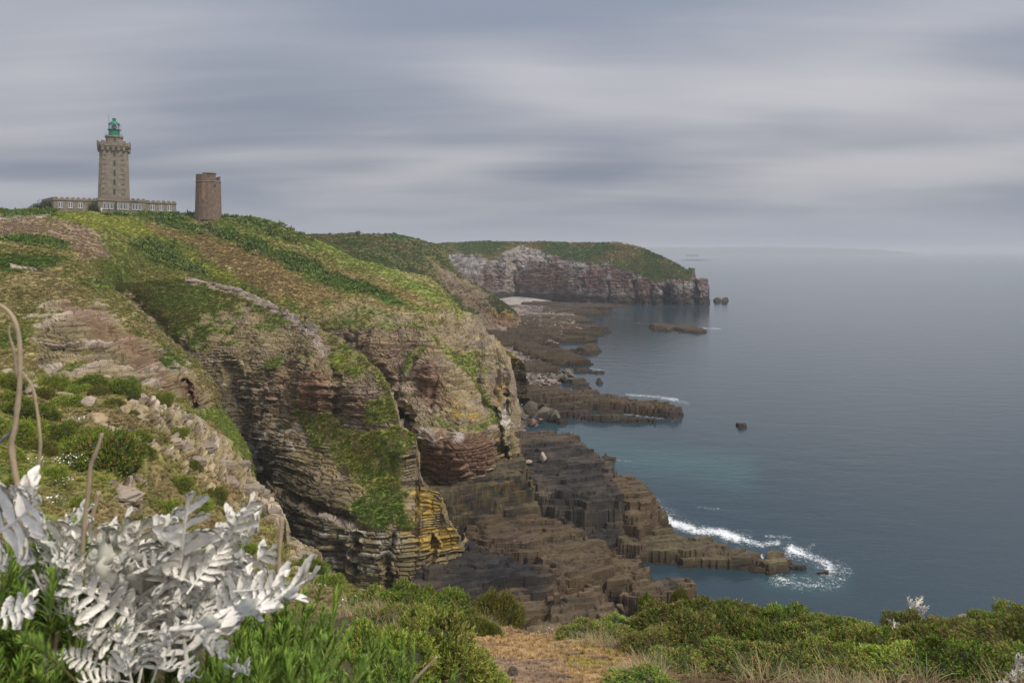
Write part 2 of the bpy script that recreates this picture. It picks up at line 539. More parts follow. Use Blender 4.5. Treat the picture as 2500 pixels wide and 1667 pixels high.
# ------------------------------------------------------------------ plateau, its slope and the third ridge
def paint_plateau(c):
    U, V = c.U, c.V
    edge = [(560, 900), (640, 790), (700, 790), (744, 778), (768, 760), (840, 736), (900, 733), (975, 757), (1035, 770),
            (1095, 763), (1134, 766), (1300, 766), (1300, 1400), (560, 1400)]
    rockm = pm(c, edge, 9, 26, 0.025, 1)
    up = c.N[..., 2]
    ledge = sst(0.55, 0.8, up + 0.35 * c.n6) * sst(-0.2, 0.3, c.n20 + 0.1)
    veg = 1 - rockm
    gr = np.maximum.reduce([pm(c, [(1055, 1015), (1085, 1030), (1130, 1040), (1185, 1035), (1205, 1000), (1215, 1035), (1150, 1052), (1080, 1045)], 4, 4),
        pm(c, [(1120, 860), (1160, 855), (1180, 880), (1160, 920), (1185, 890), (1200, 905), (1150, 925), (1130, 900)], 4, 6),
        lm(c, [(1010, 790), (1060, 830), (1110, 870), (1150, 920)], 7, 4, 8),
        lm(c, [(1040, 850), (1000, 870), (985, 900)], 5, 4, 6), lm(c, [(1150, 920), (1190, 980), (1215, 1030)], 6, 4, 6)])
    veg = np.maximum(veg, np.maximum(0.6 * ledge * (V < 800), gr))
    dirt = pm(c, [(-80, 536), (75, 532), (120, 540), (190, 553), (245, 572), (252, 592), (270, 628), (195, 632), (165, 600), (120, 576), (60, 577), (-80, 580)], 5, 9, 0.05, 3)
    path = lm(c, [(-80, 536), (20, 534), (70, 531), (118, 531)], 2.0, 1.2, 1.0)
    patch = pm(c, [(478, 529), (500, 527), (508, 532), (495, 537)], 2, 2)
    scar = lm(c, [(480, 545), (510, 558), (530, 570)], 5, 5, 8)
    veg = veg * (1 - dirt) * (1 - path) * (1 - patch)
    c.veg = np.clip(np.maximum.reduce([veg, dirt, path, patch]), 0, 1)
    v = np.zeros(c.P.shape) + OLIVE
    v = mx(v, GRASS, sst(-0.25, 0.3, c.n6))
    v = mx(v, DRY, 0.6 * sst(0.15, 0.5, -c.n20 + 0.5 * c.n1))
    v = mx(v, SAGE, 0.5 * sst(0.3, 0.55, c.n6 * 0.6 + c.n1 * 0.7))
    brown = np.maximum(pm(c, [(330, 545), (400, 560), (510, 582), (600, 598), (690, 644), (750, 695), (820, 708), (835, 735), (760, 745), (690, 735), (640, 712),
                       (597, 690), (540, 650), (480, 610), (400, 575)], 10, 16, 0.03, 4),
                      pm(c, [(720, 612), (770, 625), (830, 655), (930, 690), (1020, 722), (1085, 752), (1040, 752), (940, 712), (850, 676), (780, 645)], 6, 10, 0.03, 5))
    v = mx(v, BROWN, 0.85 * brown * sst(-0.7, 0.1, c.n1 + 0.6))
    bright = pm(c, [(135, 520), (240, 516), (330, 537), (375, 567), (450, 610), (525, 652), (600, 692), (572, 700), (480, 648), (420, 600), (360, 579), (270, 564), (195, 549), (135, 541)], 7, 10, 0.03, 6)
    v = mx(v, BRIGHT, 0.95 * bright)
    gorse = np.maximum.reduce([pm(c, [(345, 529), (510, 545), (640, 588), (750, 628), (840, 678), (945, 717), (985, 742), (930, 727), (810, 695), (735, 668), (645, 632), (540, 580), (430, 558)], 6, 14, 0.03, 7),
        pm(c, [(300, 600), (370, 580), (420, 600), (480, 645), (570, 698), (545, 702), (470, 672), (400, 640), (330, 612)], 8, 18, 0.035, 8) * 0.8,
        pm(c, [(-80, 512), (130, 514), (140, 530), (-80, 530)], 4, 6), pm(c, [(-60, 575), (90, 578), (160, 590), (150, 608), (60, 600)], 5, 8),
        pm(c, [(250, 520), (560, 526), (560, 532), (400, 533), (260, 524)], 2, 4),
        pm(c, [(560, 528), (640, 532), (760, 590), (700, 590), (600, 560)], 8, 16) * 0.7])
    v = mx(v, GORSE, 0.95 * gorse * sst(-0.75, -0.2, c.n1))
    lush = lm(c, [(770, 595), (900, 650), (1000, 690), (1060, 735)], 9, 8, 10, 0.03, 11)
    v = mx(v, GRASS * 1.25, 0.8 * lush)
    dryedge = lm(c, [(744, 782), (768, 760), (840, 738), (900, 735), (975, 759), (1035, 772), (1095, 765)], 11, 8, 12, 0.04, 12)
    v = mx(v, DRY * 1.05, 0.7 * dryedge)
    v = mx(v, mx(np.zeros(c.P.shape) + GRASS * .95, DRY * .8, .7 * sst(-.1, .3, c.n1)), gr)
    v = v * (1 + 0.35 * c.n1)[..., None]
    r = rock_base(c, ROCKG, ROCKP * 0.92, RED, 0.35)
    # rusty and red lower walls, lichen, guano
    r = mx(r, RED * 1.05, 0.75 * pm(c, [(1040, 1060), (1120, 1065), (1215, 1050), (1230, 1130), (1130, 1165), (1030, 1165)], 12, 22, 0.04, 13))
    r = mx(r, RED * 1.2, 0.6 * pm(c, [(1020, 900), (1060, 890), (1080, 950), (1100, 990), (1040, 985)], 10, 20, 0.04, 14))
    r = mx(r, WHITE, 0.6 * pm(c, [(1000, 1046), (1060, 1050), (1140, 1062), (1120, 1085), (1030, 1085)], 10, 26, 0.07, 15) * sst(-0.1, 0.3, c.n1))
    r = mx(r, WHITE, 0.65 * pm(c, [(1215, 975), (1240, 970), (1250, 1020), (1262, 1050), (1235, 1050), (1215, 1030)], 6, 16, 0.08, 16) * sst(-0.2, 0.2, c.n1))
    lich = np.maximum.reduce([pm(c, [(1205, 940), (1235, 930), (1240, 990), (1210, 1000)], 8, 16, 0.08, 17), pm(c, [(1080, 990), (1150, 990), (1180, 1030), (1090, 1020)], 8, 16, 0.08, 18),
                              pm(c, [(985, 985), (1010, 980), (1020, 1030), (980, 1025)], 6, 14, 0.08, 19), pm(c, [(1200, 845), (1260, 860), (1270, 885), (1215, 860)], 5, 10, 0.08, 20)])
    r = mx(r, LICH * 0.85, 0.75 * lich * sst(-0.15, 0.25, c.n1))
    r = mx(r, DARKR, 0.55 * pm(c, [(960, 1090), (1040, 1140), (1045, 1175), (980, 1170)], 8, 10))
    s = np.zeros(c.P.shape) + SOIL
    s = mx(s, DRY * .8, .8 * sst(-.15, 0.35, c.n1 + .4 * c.n6))
    s = mx(s, SOIL * 0.6, sst(0.2, 0.6, c.n6 - 0.4 * c.n1))
    s = mx(s, PALE, np.maximum(path, patch))
    soil = np.maximum.reduce([dirt, path, patch, 0.7 * scar])
    c.col = mx(mx(r, v, c.veg), s, soil)
    c.scat = c.veg * (1 - 0.6 * soil * sst(.3, -.2, c.n1))
    c.vcol = mx(v, s, soil)
    c.gorse = gorse

plateau = layer('hillside', 
    top=[(-200, 512), (0, 513), (130, 515), (250, 519), (430, 523), (540, 527), (627, 530), (680, 548), (744, 575), (800, 597), (870, 632), (960, 655), (1050, 676), (1100, 722),
         (1128, 764), (1149, 767), (1170, 791), (1185, 821), (1212, 845), (1235, 880), (1248, 920), (1256, 960), (1262, 1040), (1268, 1045)],
    bot=[(-200, 640), (0, 640), (200, 720), (300, 780), (456, 760), (600, 790), (700, 840), (800, 900), (900, 960), (960, 1040), (990, 1120), (1020, 1172), (1075, 1180), (1180, 1166), (1240, 1142), (1268, 1130)],
    ctrl=[(-200, 512, 225), (0, 513, 232), (250, 519, 244), (430, 523, 250), (540, 527, 250), (627, 530, 256), (744, 575, 265), (870, 632, 255), (1050, 676, 245), (1128, 764, 214), (1149, 767, 212), (1185, 821, 190),
          (1235, 880, 165), (1248, 925, 152), (1262, 1040, 138), (1254, 1131, 129), (1180, 1160, 119), (1075, 1175, 115), (1020, 1160, 119),
          (-200, 600, 120), (0, 560, 160), (0, 640, 118), (120, 600, 142), (240, 620, 158), (300, 720, 170), (456, 690, 187), (456, 600, 218), (600, 640, 206), (600, 760, 186), (660, 730, 184), (740, 765, 180), (800, 830, 172), (900, 900, 155),
          (960, 970, 143), (1000, 1100, 126), (800, 690, 208), (900, 733, 188), (1000, 760, 179), (1080, 770, 176), (840, 800, 172), (1000, 880, 156), (1060, 900, 149), (1110, 950, 142), (1160, 950, 146),
          (1210, 990, 142), (1050, 1040, 128), (1100, 1050, 123), (1200, 1055, 128), (1050, 1060, 118), (1120, 1060, 116), (1210, 1060, 126)],
    u0=-200, u1=1266, paint=paint_plateau, seed=11,
    bumps=[(1060, 900, 45, 50, 4), (930, 830, 40, 40, 3), (1130, 1110, 60, 40, 2.0), (1240, 1060, 22, 40, 3), (1030, 960, 40, 40, -3)],
    crevs=[([(1205, 1000), (1222, 1060), (1232, 1130)], 7, 4), ([(820, 842), (870, 870)], 13, 2.5), ([(885, 880), (915, 902), (948, 940), (985, 1015)], 15, 7), ([(1150, 850), (1165, 890), (1160, 950), (1190, 1000)], 10, 3), ([(985, 1015), (1012, 1080), (1020, 1165)], 15, 8), ([(1240, 960), (1236, 1000)], 5, 3)],
    back=((2, 0.2), (10, 1.0), (40, 3), (90, 30)), side=((2, 0.3), (6, 1), (14, 3), (30, 10)), vegamp=0.38, vegsc=2.6, cleft_d=1.7, butt=(8.5, 26.0, 1.8), strat=dict(tmin=0.28, tmax=0.9, A=(0.48, 0.28, 0.45), jw=2.0))

# ------------------------------------------------------------------ second ridge
def paint_ridge2(c):
    U, V = c.U, c.V
    up = c.N[..., 2]
    v1 = pm(c, [(260, 670), (456, 664), (505, 684), (600, 700), (700, 752), (690, 775), (600, 745), (540, 760), (470, 790), (420, 830), (385, 792), (330, 722), (260, 720)], 10, 22, 0.03, 1)
    crest = lm(c, [(456, 676), (585, 703), (653, 736), (745, 782), (828, 826), (888, 866), (951, 941)], 13, 8, 14, 0.04, 2)
    path = lm(c, [(456, 682), (520, 694), (590, 712), (640, 740), (690, 764), (745, 796), (770, 815), (782, 845), (800, 860)], 10.0, 4, 7, 0.06, 3)
    slope = pm(c, [(735, 1011), (780, 1004), (809, 1008), (851, 1039), (896, 1057), (970, 1035), (1016, 1055), (1012, 1084), (980, 1131), (974, 1183), (986, 1232), (995, 1276), (938, 1286), (868, 1270),
                   (856, 1236), (876, 1200), (850, 1166), (816, 1131), (788, 1095), (760, 1060)], 10, 34, 0.025, 4)
    sl2 = np.maximum(pm(c, [(800, 862), (850, 868), (890, 900), (880, 912), (830, 905), (800, 890)], 6, 12, 0.05, 5), pm(c, [(905, 985), (945, 960), (970, 1030), (940, 1035), (890, 1040)], 8, 18, 0.05, 6) * 0.8)
    tuft = sst(0.22, 0.5, c.n6 + 0.5 * (up - 0.5)) * (V < 900) * 0.8
    tuft = np.maximum(tuft, 0.7 * sst(0.42, 0.6, c.n6 + 0.25 * c.n1) * (U < 640) * (V < 960))
    veg = np.maximum.reduce([v1, crest * 0.85, slope, sl2, tuft])
    veg = veg * (1 - path)
    c.veg = np.clip(veg, 0, 1)
    v = np.zeros(c.P.shape) + OLIVE
    v = mx(v, GRASS, sst(-0.3, 0.3, c.n6))
    v = mx(v, GORSE, 0.8 * sst(0.1, 0.4, c.n20 + 0.3 * c.n1) * v1)
    v = mx(v, DRY, 0.6 * crest * sst(-0.4, 0.2, c.n1))
    sg = mx(np.zeros(c.P.shape) + GRASS * 1.2, BRIGHT * 1.0, sst(-0.2, 0.3, c.n6))
    sg = mx(sg, DRY * 0.85, 0.75 * sst(-0.1, 0.35, c.n1 + 0.5 * c.n6))
    sg = mx(sg, GORSE * 1.2, 0.6 * pm(c, [(860, 1200), (980, 1190), (995, 1290), (860, 1290)], 12, 10))
    v = mx(v, sg, np.maximum(slope, sl2))
    v = v * (1 + 0.3 * c.n1)[..., None]
    r = rock_base(c, ROCKG, ROCKP * 0.85, RED, 0.2)
    r = mx(r, RED * 1.7, 0.7 * pm(c, [(728, 915), (770, 905), (802, 915), (800, 1000), (735, 1010)], 6, 12, 0.06, 7) * (0.6 + 0.4 * c.bed))
    r = mx(r, RED, 0.15 * pm(c, [(620, 860), (730, 900), (720, 1000), (640, 980)], 14, 30, 0.03, 8) * sst(-0.3, 0.3, c.n6))
    r = mx(r, RED * 1.2, 0.4 * pm(c, [(810, 950), (900, 960), (890, 1030), (810, 1020)], 10, 20, 0.05, 9))
    wet_shade = pm(c, [(420, 840), (480, 880), (560, 940), (640, 1010), (700, 1110), (800, 1190), (860, 1240), (990, 1330), (900, 1330), (800, 1300), (680, 1240), (590, 1230), (540, 1060), (420, 920)], 22, 40, 0.02, 10)
    r = mx(r, DARKR, 0.72 * wet_shade * sst(-.9, .2, c.n6 + .5))  # wet algae, with gully shade also darkened into the rock colour
    guano = pm(c, [(600, 1060), (650, 1020), (760, 1030), (780, 1080), (700, 1110), (640, 1150), (600, 1160)], 12, 34, 0.06, 11)
    r = mx(r, WHITE * 0.75, 0.55 * guano * sst(-0.05, 0.35, c.n1))
    low = pm(c, [(640, 1225), (760, 1262), (900, 1292), (1000, 1300), (1140, 1330), (1140, 1500), (640, 1500)], 6, 6)
    lowr = mx(np.zeros(c.P.shape) + ROCKG * 0.8, DARKR, sst(0.1, 0.5, c.n6 - 0.006 * (U - 850)))
    lowr = mx(lowr, np.array((.12, .12, .04)), 0.5 * sst(0.0, 0.5, c.n1 + c.n20))
    lowr = mx(lowr, WHITE * 0.8, 0.55 * sst(0.1, 0.4, c.n1 * 0.8 + 0.5 * (c.bed - 0.5)) * pm(c, [(740, 1240), (1000, 1280), (1040, 1330), (900, 1400), (760, 1400)], 20, 20))
    lowr = lowr * (0.6 + 0.8 * c.blk)[..., None]
    r = mx(r, lowr, low)
    r = mx(r, PALE * 0.8, 0.75 * lm(c, [(650, 1208), (700, 1228), (790, 1258), (870, 1276)], 6, 4, 4))
    lich = pm(c, [(1010, 1190), (1060, 1200), (1095, 1262), (1112, 1296), (1135, 1330), (1070, 1352), (1000, 1330), (980, 1300), (1015, 1260), (1005, 1225)], 10, 22, 0.06, 12)
    r = mx(r, LICH, 0.8 * lich * sst(-0.15, 0.2, c.n1 + .5 * (c.bed - .5)))
    l2 = pm(c, [(880, 1140), (960, 1160), (1000, 1200), (990, 1240), (900, 1210), (850, 1220)], 8, 22, 0.06, 13)
    r = mx(r, LICH * 0.6, 0.5 * l2 * sst(-0.1, 0.3, c.n1))
    r = mx(r, LICH * 0.8, 0.5 * sst(0.42, 0.6, c.n1) * (V > 930))
    r = mx(r, PALE * .8, path)
    c.col = mx(r, v, c.veg)
    c.scat = c.veg
    c.vcol = v

ridge2 = layer('second_ridge',
    top=[(270, 690), (330, 690), (400, 680), (456, 677), (510, 689), (585, 703), (653, 736), (700, 754), (750, 785), (780, 806), (828, 827), (846, 848), (888, 866), (900, 884), (927, 905), (951, 941), (970, 1001), (976, 1036), (1000, 1052), (1014, 1072), (1020, 1110), (1026, 1165),
         (1046, 1192), (1075, 1203), (1090, 1265), (1114, 1296), (1133, 1330)],
    bot=[(270, 800), (430, 960), (540, 1130), (616, 1240), (680, 1300), (740, 1370), (800, 1440), (900, 1480), (1000, 1480), (1080, 1460), (1133, 1400)],
    ctrl=[(270, 690, 165), (330, 690, 169), (456, 677, 181), (585, 703, 175), (700, 754, 161), (750, 785, 150), (828, 827, 138), (888, 866, 124), (951, 941, 112), (976, 1036, 107), (1012, 1085, 107), (1020, 1120, 107), (1024, 1180, 104), (1075, 1203, 99), (1133, 1330, 98),
          (330, 780, 157), (430, 900, 148), (540, 1080, 135), (616, 1200, 123), (560, 900, 145), (500, 800, 158), (640, 900, 138), (700, 850, 142), (700, 1000, 127), (640, 1080, 125), (700, 1180, 113), (700, 1228, 106), (760, 880, 130), (820, 900, 122), (780, 1000, 120),
          (880, 1000, 112), (930, 1000, 109), (850, 1060, 112), (900, 1100, 106), (960, 1080, 104), (850, 1180, 104), (930, 1220, 99), (745, 1239, 101), (851, 1271, 96), (921, 1284, 95), (995, 1276, 95.5), (760, 1330, 99), (851, 1420, 94.5), (1000, 1450, 91), (1080, 1400, 94), (1060, 1270, 97), (700, 1300, 103), (1010, 1350, 93)],
    u0=270, u1=1133, paint=paint_ridge2, seed=23,
    bumps=[(765, 930, 45, 70, 4.0), (700, 1000, 30, 60, 1.5), (670, 1070, 40, 40, 2.5), (870, 960, 35, 50, 2), (985, 1110, 18, 40, 1.5), (560, 860, 35, 60, 2.5), (480, 760, 25, 40, 2), (640, 830, 25, 40, 1.5)],
    crevs=[([(816, 905), (826, 960), (822, 1010)], 9, 2.2), ([(715, 900), (700, 945), (685, 1000), (660, 1060)], 16, 3), ([(560, 900), (585, 1000), (600, 1100)], 22, 4), ([(330, 745), (400, 800), (440, 890), (470, 970)], 24, 5), ([(640, 1160), (720, 1215), (800, 1250), (850, 1265)], 10, 3.0),
           ([(1055, 1310), (1062, 1350), (1050, 1400)], 5, 1.5), ([(955, 1310), (945, 1370), (950, 1440)], 5, 1.5), ([(870, 1310), (860, 1400)], 5, 1.2), ([(640, 1120), (660, 1165), (620, 1190)], 12, 4)],
    back=((1.2, 0.5), (4, 4), (9, 11), (16, 22)), side=((1.5, 0.3), (5, 1), (12, 3)), vegamp=0.3, vegsc=1.6, cleft_d=1.3, butt=(8.5, 26.0, 1.25), strat=dict(tmin=0.22, tmax=0.7, A=(0.42, 0.24, 0.42), jw=1.9), step=1.8)

# ------------------------------------------------------------------ first ridge, left
def paint_ridge1(c):
    U, V = c.U, c.V
    edge = lm(c, [(60, 585), (150, 612), (210, 655), (270, 697), (321, 736), (375, 790), (420, 829), (465, 865), (516, 925), (531, 955), (540, 1000)], 22, 10, 16, 0.04, 1)
    upper = pm(c, [(-220, 560), (150, 600), (260, 690), (330, 760), (300, 800), (200, 740), (100, 690), (-220, 720)], 14, 40, 0.02, 2)
    nose = pm(c, [(470, 1000), (500, 985), (545, 1000), (580, 1045), (615, 1105), (615, 1160), (560, 1110), (500, 1060)], 8, 10, 0.04, 3)
    tuft = sst(0.1, 0.4, c.n6 + 0.25 * c.n1)
    rocks = np.maximum.reduce([pm(c, [(100, 735), (180, 738), (260, 760), (330, 810), (420, 860), (500, 960), (530, 1000), (460, 990), (400, 960), (300, 930), (180, 940), (100, 900), (60, 800)], 14, 36, 0.02, 4),
                               lm(c, [(30, 650), (90, 658), (145, 668)], 5, 4, 6), lm(c, [(60, 770), (140, 790), (220, 815)], 10, 6, 12)])
    veg = np.maximum.reduce([upper * (0.65 + 0.35 * tuft), edge, nose, tuft * 0.9, 1 - rocks - 0.2 * (V < 800)])
    veg = veg * (1 - 0.75 * rocks * (1 - tuft) * (1 - edge))
    veg = np.where(lm(c, [(30, 650), (90, 658), (145, 668)], 4, 3, 5) > 0.5, 0, veg)
    c.veg = np.clip(veg, 0, 1)
    v = np.zeros(c.P.shape) + OLIVE * 1.05
    v = mx(v, DRY * 0.85, 0.75 * sst(-0.2, 0.4, -c.n6 + 0.5 * c.n1))
    v = mx(v, GORSE, 0.9 * sst(0.12, 0.35, c.n6 * 0.8 + c.n20 * 0.4))
    v = mx(v, SAGE, 0.6 * edge * sst(-0.1, 0.4, c.n1))
    v = mx(v, GRASS * 1.15, 0.85 * nose)
    v = v * (1 + 0.3 * c.n1)[..., None]
    r = rock_base(c, ROCKG * .95, PALE * .95, RED, 0.3)
    r = mx(r, RED * 1.3, 0.45 * pm(c, [(120, 735), (240, 748), (290, 790), (380, 850), (420, 940), (330, 880), (200, 790)], 12, 26, 0.03, 5))
    r = mx(r, RED * 1.1, 0.6 * pm(c, [(430, 925), (470, 920), (490, 980), (450, 985)], 6, 8))
    r = mx(r, ROCKG, 0.4 * sst(0.0, 0.5, c.n20))
    c.col = mx(r, v, c.veg)
    c.scat = c.veg
    c.vcol = v

ridge1 = layer('first_ridge',
    top=[(-220, 575), (0, 588), (150, 616), (210, 657), (270, 699), (321, 738), (375, 792), (420, 831), (465, 867), (495, 897), (516, 927), (531, 955), (538, 997), (570, 1036), (608, 1102), (613, 1125)],
    bot=[(-220, 960), (0, 960), (300, 985), (480, 1070), (570, 1140), (613, 1200)],
    ctrl=[(-220, 575, 108), (0, 588, 113), (150, 616, 113), (210, 657, 111), (321, 738, 107), (420, 831, 102), (516, 927, 96), (538, 997, 93), (608, 1102, 88), (-220, 950, 74), (0, 700, 101), (0, 800, 92), (0, 930, 80), (150, 800, 94), (200, 930, 80), (300, 850, 91), (300, 960, 79),
          (420, 930, 88), (480, 1000, 84), (560, 1080, 85), (600, 1160, 84), (460, 960, 87)],
    u0=-220, u1=613, paint=paint_ridge1, seed=37, bumps=[(160, 810, 60, 30, 3), (330, 880, 60, 40, 2), (470, 960, 25, 40, 2), (60, 700, 60, 20, 1.5)],
    crevs=[([(455, 930), (466, 960), (478, 995)], 6, 2.5)], back=((1.0, 0.5), (4, 3), (9, 9), (18, 20)), side=((1, 0.5), (4, 2), (10, 6)), vegamp=0.3, vegsc=1.2, butt=(5.0, 9.0, 0.9), step=1.8,
    strat=dict(tmin=0.18, tmax=0.6, A=(0.5, 0.2, 0.36), dip=(0.0, 0.10), jw=2.6))

# ------------------------------------------------------------------ near spur below the viewpoint
def paint_spur(c):
    U, V = c.U, c.V
    rocks = np.maximum.reduce([
        pm(c, [(275, 990), (330, 965), (400, 975), (470, 1010), (560, 1080), (600, 1120), (650, 1195), (700, 1260), (706, 1310), (690, 1330), (640, 1260), (560, 1190), (500, 1150), (430, 1090), (380, 1040), (320, 1020)], 9, 22, 0.03, 1),
        pm(c, [(700, 1300), (770, 1340), (805, 1395), (800, 1425), (740, 1395), (700, 1360)], 6, 12, 0.04, 2),
        pm(c, [(20, 900), (85, 905), (85, 955), (60, 985), (25, 955)], 5, 8), lm(c, [(125, 965), (165, 955), (230, 985)], 5, 4, 6),
        .9 * lm(c, [(250, 1040), (330, 1060), (420, 1110), (500, 1175), (570, 1240), (640, 1320)], 9, 5, 14, 0.05, 7), .9 * lm(c, [(90, 1000), (170, 1010), (260, 1030)], 6, 4, 9, 0.05, 8),
        lm(c, [(350, 1085), (345, 1120), (330, 1160), (300, 1190)], 10, 5, 8, 0.05, 3), pm(c, [(270, 1170), (330, 1180), (350, 1250), (290, 1240)], 6, 10),
        lm(c, [(345, 1270), (395, 1290), (420, 1320)], 10, 5, 6), lm(c, [(690, 1380), (740, 1410), (790, 1440)], 8, 5, 8)])
    edgegrass = pm(c, [(500, 985), (545, 1000), (610, 1100), (612, 1140), (560, 1085)], 6, 6)
    tuft = sst(0.12, 0.35, c.n6 + 0.3 * c.n1)
    c.veg = np.clip(np.maximum(1 - rocks, 0.55 * tuft), 0, 1)
    v = np.zeros(c.P.shape) + np.array((.250, .195, .095))
    v = mx(v, OLIVE, sst(-0.35, 0.2, c.n6))
    v = mx(v, GORSE * 1.1, 0.8 * sst(0.15, 0.4, c.n6 * 0.6 + c.n20 * 0.7))
    v = mx(v, BROWN * 0.8, 0.6 * sst(0.1, 0.4, -c.n6))
    v = mx(v, GRASS * 1.1, edgegrass)
    v = v * (1 + 0.4 * c.n1)[..., None]
    r = rock_base(c, ROCKG * 1.3, PALE * .95, RED * 1.6, 0.3)
    r = mx(r, ROCKG * 1.2, 0.5 * sst(0.0, 0.5, c.n20))
    c.col = mx(r, v, c.veg)
    c.scat = c.veg
    c.vcol = v

spur = layer('near_spur',
    top=[(-220, 900), (0, 903), (60, 905), (130, 925), (300, 925), (400, 962), (440, 985), (480, 1012), (560, 1072), (600, 1118), (613, 1160), (648, 1195), (693, 1252), (698, 1303), (765, 1340), (802, 1391), (840, 1425), (900, 1470), (960, 1500), (1020, 1560)],
    bot=[(-220, 1640), (200, 1650), (500, 1680), (800, 1690), (960, 1690), (1020, 1690)],
    ctrl=[(-220, 900, 38), (0, 903, 41), (130, 925, 47), (300, 925, 52), (440, 985, 55), (570, 1080, 56), (613, 1160, 53), (648, 1195, 49), (693, 1252, 43), (765, 1340, 33), (802, 1391, 28), (884, 1449, 21), (960, 1500, 16), (0, 1000, 28), (0, 1100, 19), (150, 1150, 19.5), (300, 1080, 26), (300, 1170, 21),
          (450, 1100, 37), (450, 1180, 31), (560, 1230, 34), (320, 1300, 14), (600, 1350, 25), (700, 1400, 23), (100, 1300, 10), (500, 1400, 15), (800, 1500, 14), (200, 1450, 7), (500, 1550, 9), (960, 1620, 10), (640, 1260, 40), (-200, 1640, 4.2), (200, 1650, 4.6), (500, 1680, 6.2), (800, 1690, 7.5), (1000, 1690, 8.5)],
    u0=-220, u1=1020, paint=paint_spur, seed=51, step=2.2, back=((0.5, 0.3), (2, 2), (6, 7), (12, 16)), vegamp=0.16, vegsc=0.8, butt=(2.5, 5.0, 0.35), amp=1.0,
    strat=dict(tmin=0.10, tmax=0.36, A=(0.36, 0.14, 0.22), dip=(0.03, 0.10), wob=0.2, jw=1.8))

# ------------------------------------------------------------------ far green hill and its dark spur
def paint_hill(c):
    U, V = c.U, c.V
    rk = np.maximum.reduce([pm(c, [(1040, 625), (1075, 640), (1110, 675), (1175, 705), (1215, 735), (1190, 770), (1130, 740), (1080, 690), (1050, 655)], 6, 14, 0.05, 1),
                            pm(c, [(1150, 770), (1180, 748), (1230, 756), (1290, 775), (1290, 830), (1150, 830)], 4, 8, 0.05, 2), 0.5 * sst(0.1, 0.4, c.n20) * pm(c, [(960, 590), (1050, 600), (1060, 680), (980, 640)], 10, 20)])
    c.veg = 1 - rk
    v = np.zeros(c.P.shape) + OLIVE * 0.95
    v = mx(v, GORSE * 1.1, sst(-0.2, 0.35, c.n20 + 0.4 * c.n6))
    v = mx(v, BROWN, 0.5 * sst(0.1, 0.5, -c.n20 + 0.3 * c.n6))
    v = mx(v, GRASS * .8, 0.25 * pm(c, [(800, 610), (900, 640), (1000, 690), (1100, 770), (1040, 760), (900, 690)], 10, 20))
    v = mx(v, ROCKG * .8, .5 * sst(.05, .4, c.n6 + .5 * c.n20) * pm(c, [(900, 585), (1050, 600), (1100, 690), (1050, 720), (960, 650)], 14, 20))
    v = v * np.array((.56, .58, .66)) * (1 + 0.3 * c.n6)[..., None]  # greyed by distance haze painted into the heath colour
    r = rock_base(c, ROCKG * 0.8, ROCKP * 0.7, RED, 0.5)
    r = mx(r, LICH * 0.7, 0.8 * pm(c, [(1195, 756), (1255, 762), (1250, 780), (1200, 775)], 4, 10, 0.06, 3))
    r = mx(r, RED * 1.3, 0.5 * pm(c, [(1200, 770), (1268, 778), (1268, 795), (1190, 795)], 4, 6))
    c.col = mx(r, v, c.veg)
    c.scat = c.veg
    c.vcol = v

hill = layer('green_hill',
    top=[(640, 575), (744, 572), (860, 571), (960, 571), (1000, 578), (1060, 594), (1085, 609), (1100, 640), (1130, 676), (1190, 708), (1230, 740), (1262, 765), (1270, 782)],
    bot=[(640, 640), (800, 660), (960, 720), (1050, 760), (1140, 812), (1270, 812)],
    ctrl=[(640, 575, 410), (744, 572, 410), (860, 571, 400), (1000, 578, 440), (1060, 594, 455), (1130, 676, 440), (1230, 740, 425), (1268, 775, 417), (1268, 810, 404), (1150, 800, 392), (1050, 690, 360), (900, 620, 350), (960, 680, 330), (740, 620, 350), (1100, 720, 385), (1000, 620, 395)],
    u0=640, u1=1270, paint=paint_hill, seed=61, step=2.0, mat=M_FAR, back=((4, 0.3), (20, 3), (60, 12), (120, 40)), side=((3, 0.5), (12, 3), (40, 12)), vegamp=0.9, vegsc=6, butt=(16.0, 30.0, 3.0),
    strat=dict(tmin=0.6, tmax=2.2, A=(0.8, 0.6, 0.5), jw=3))

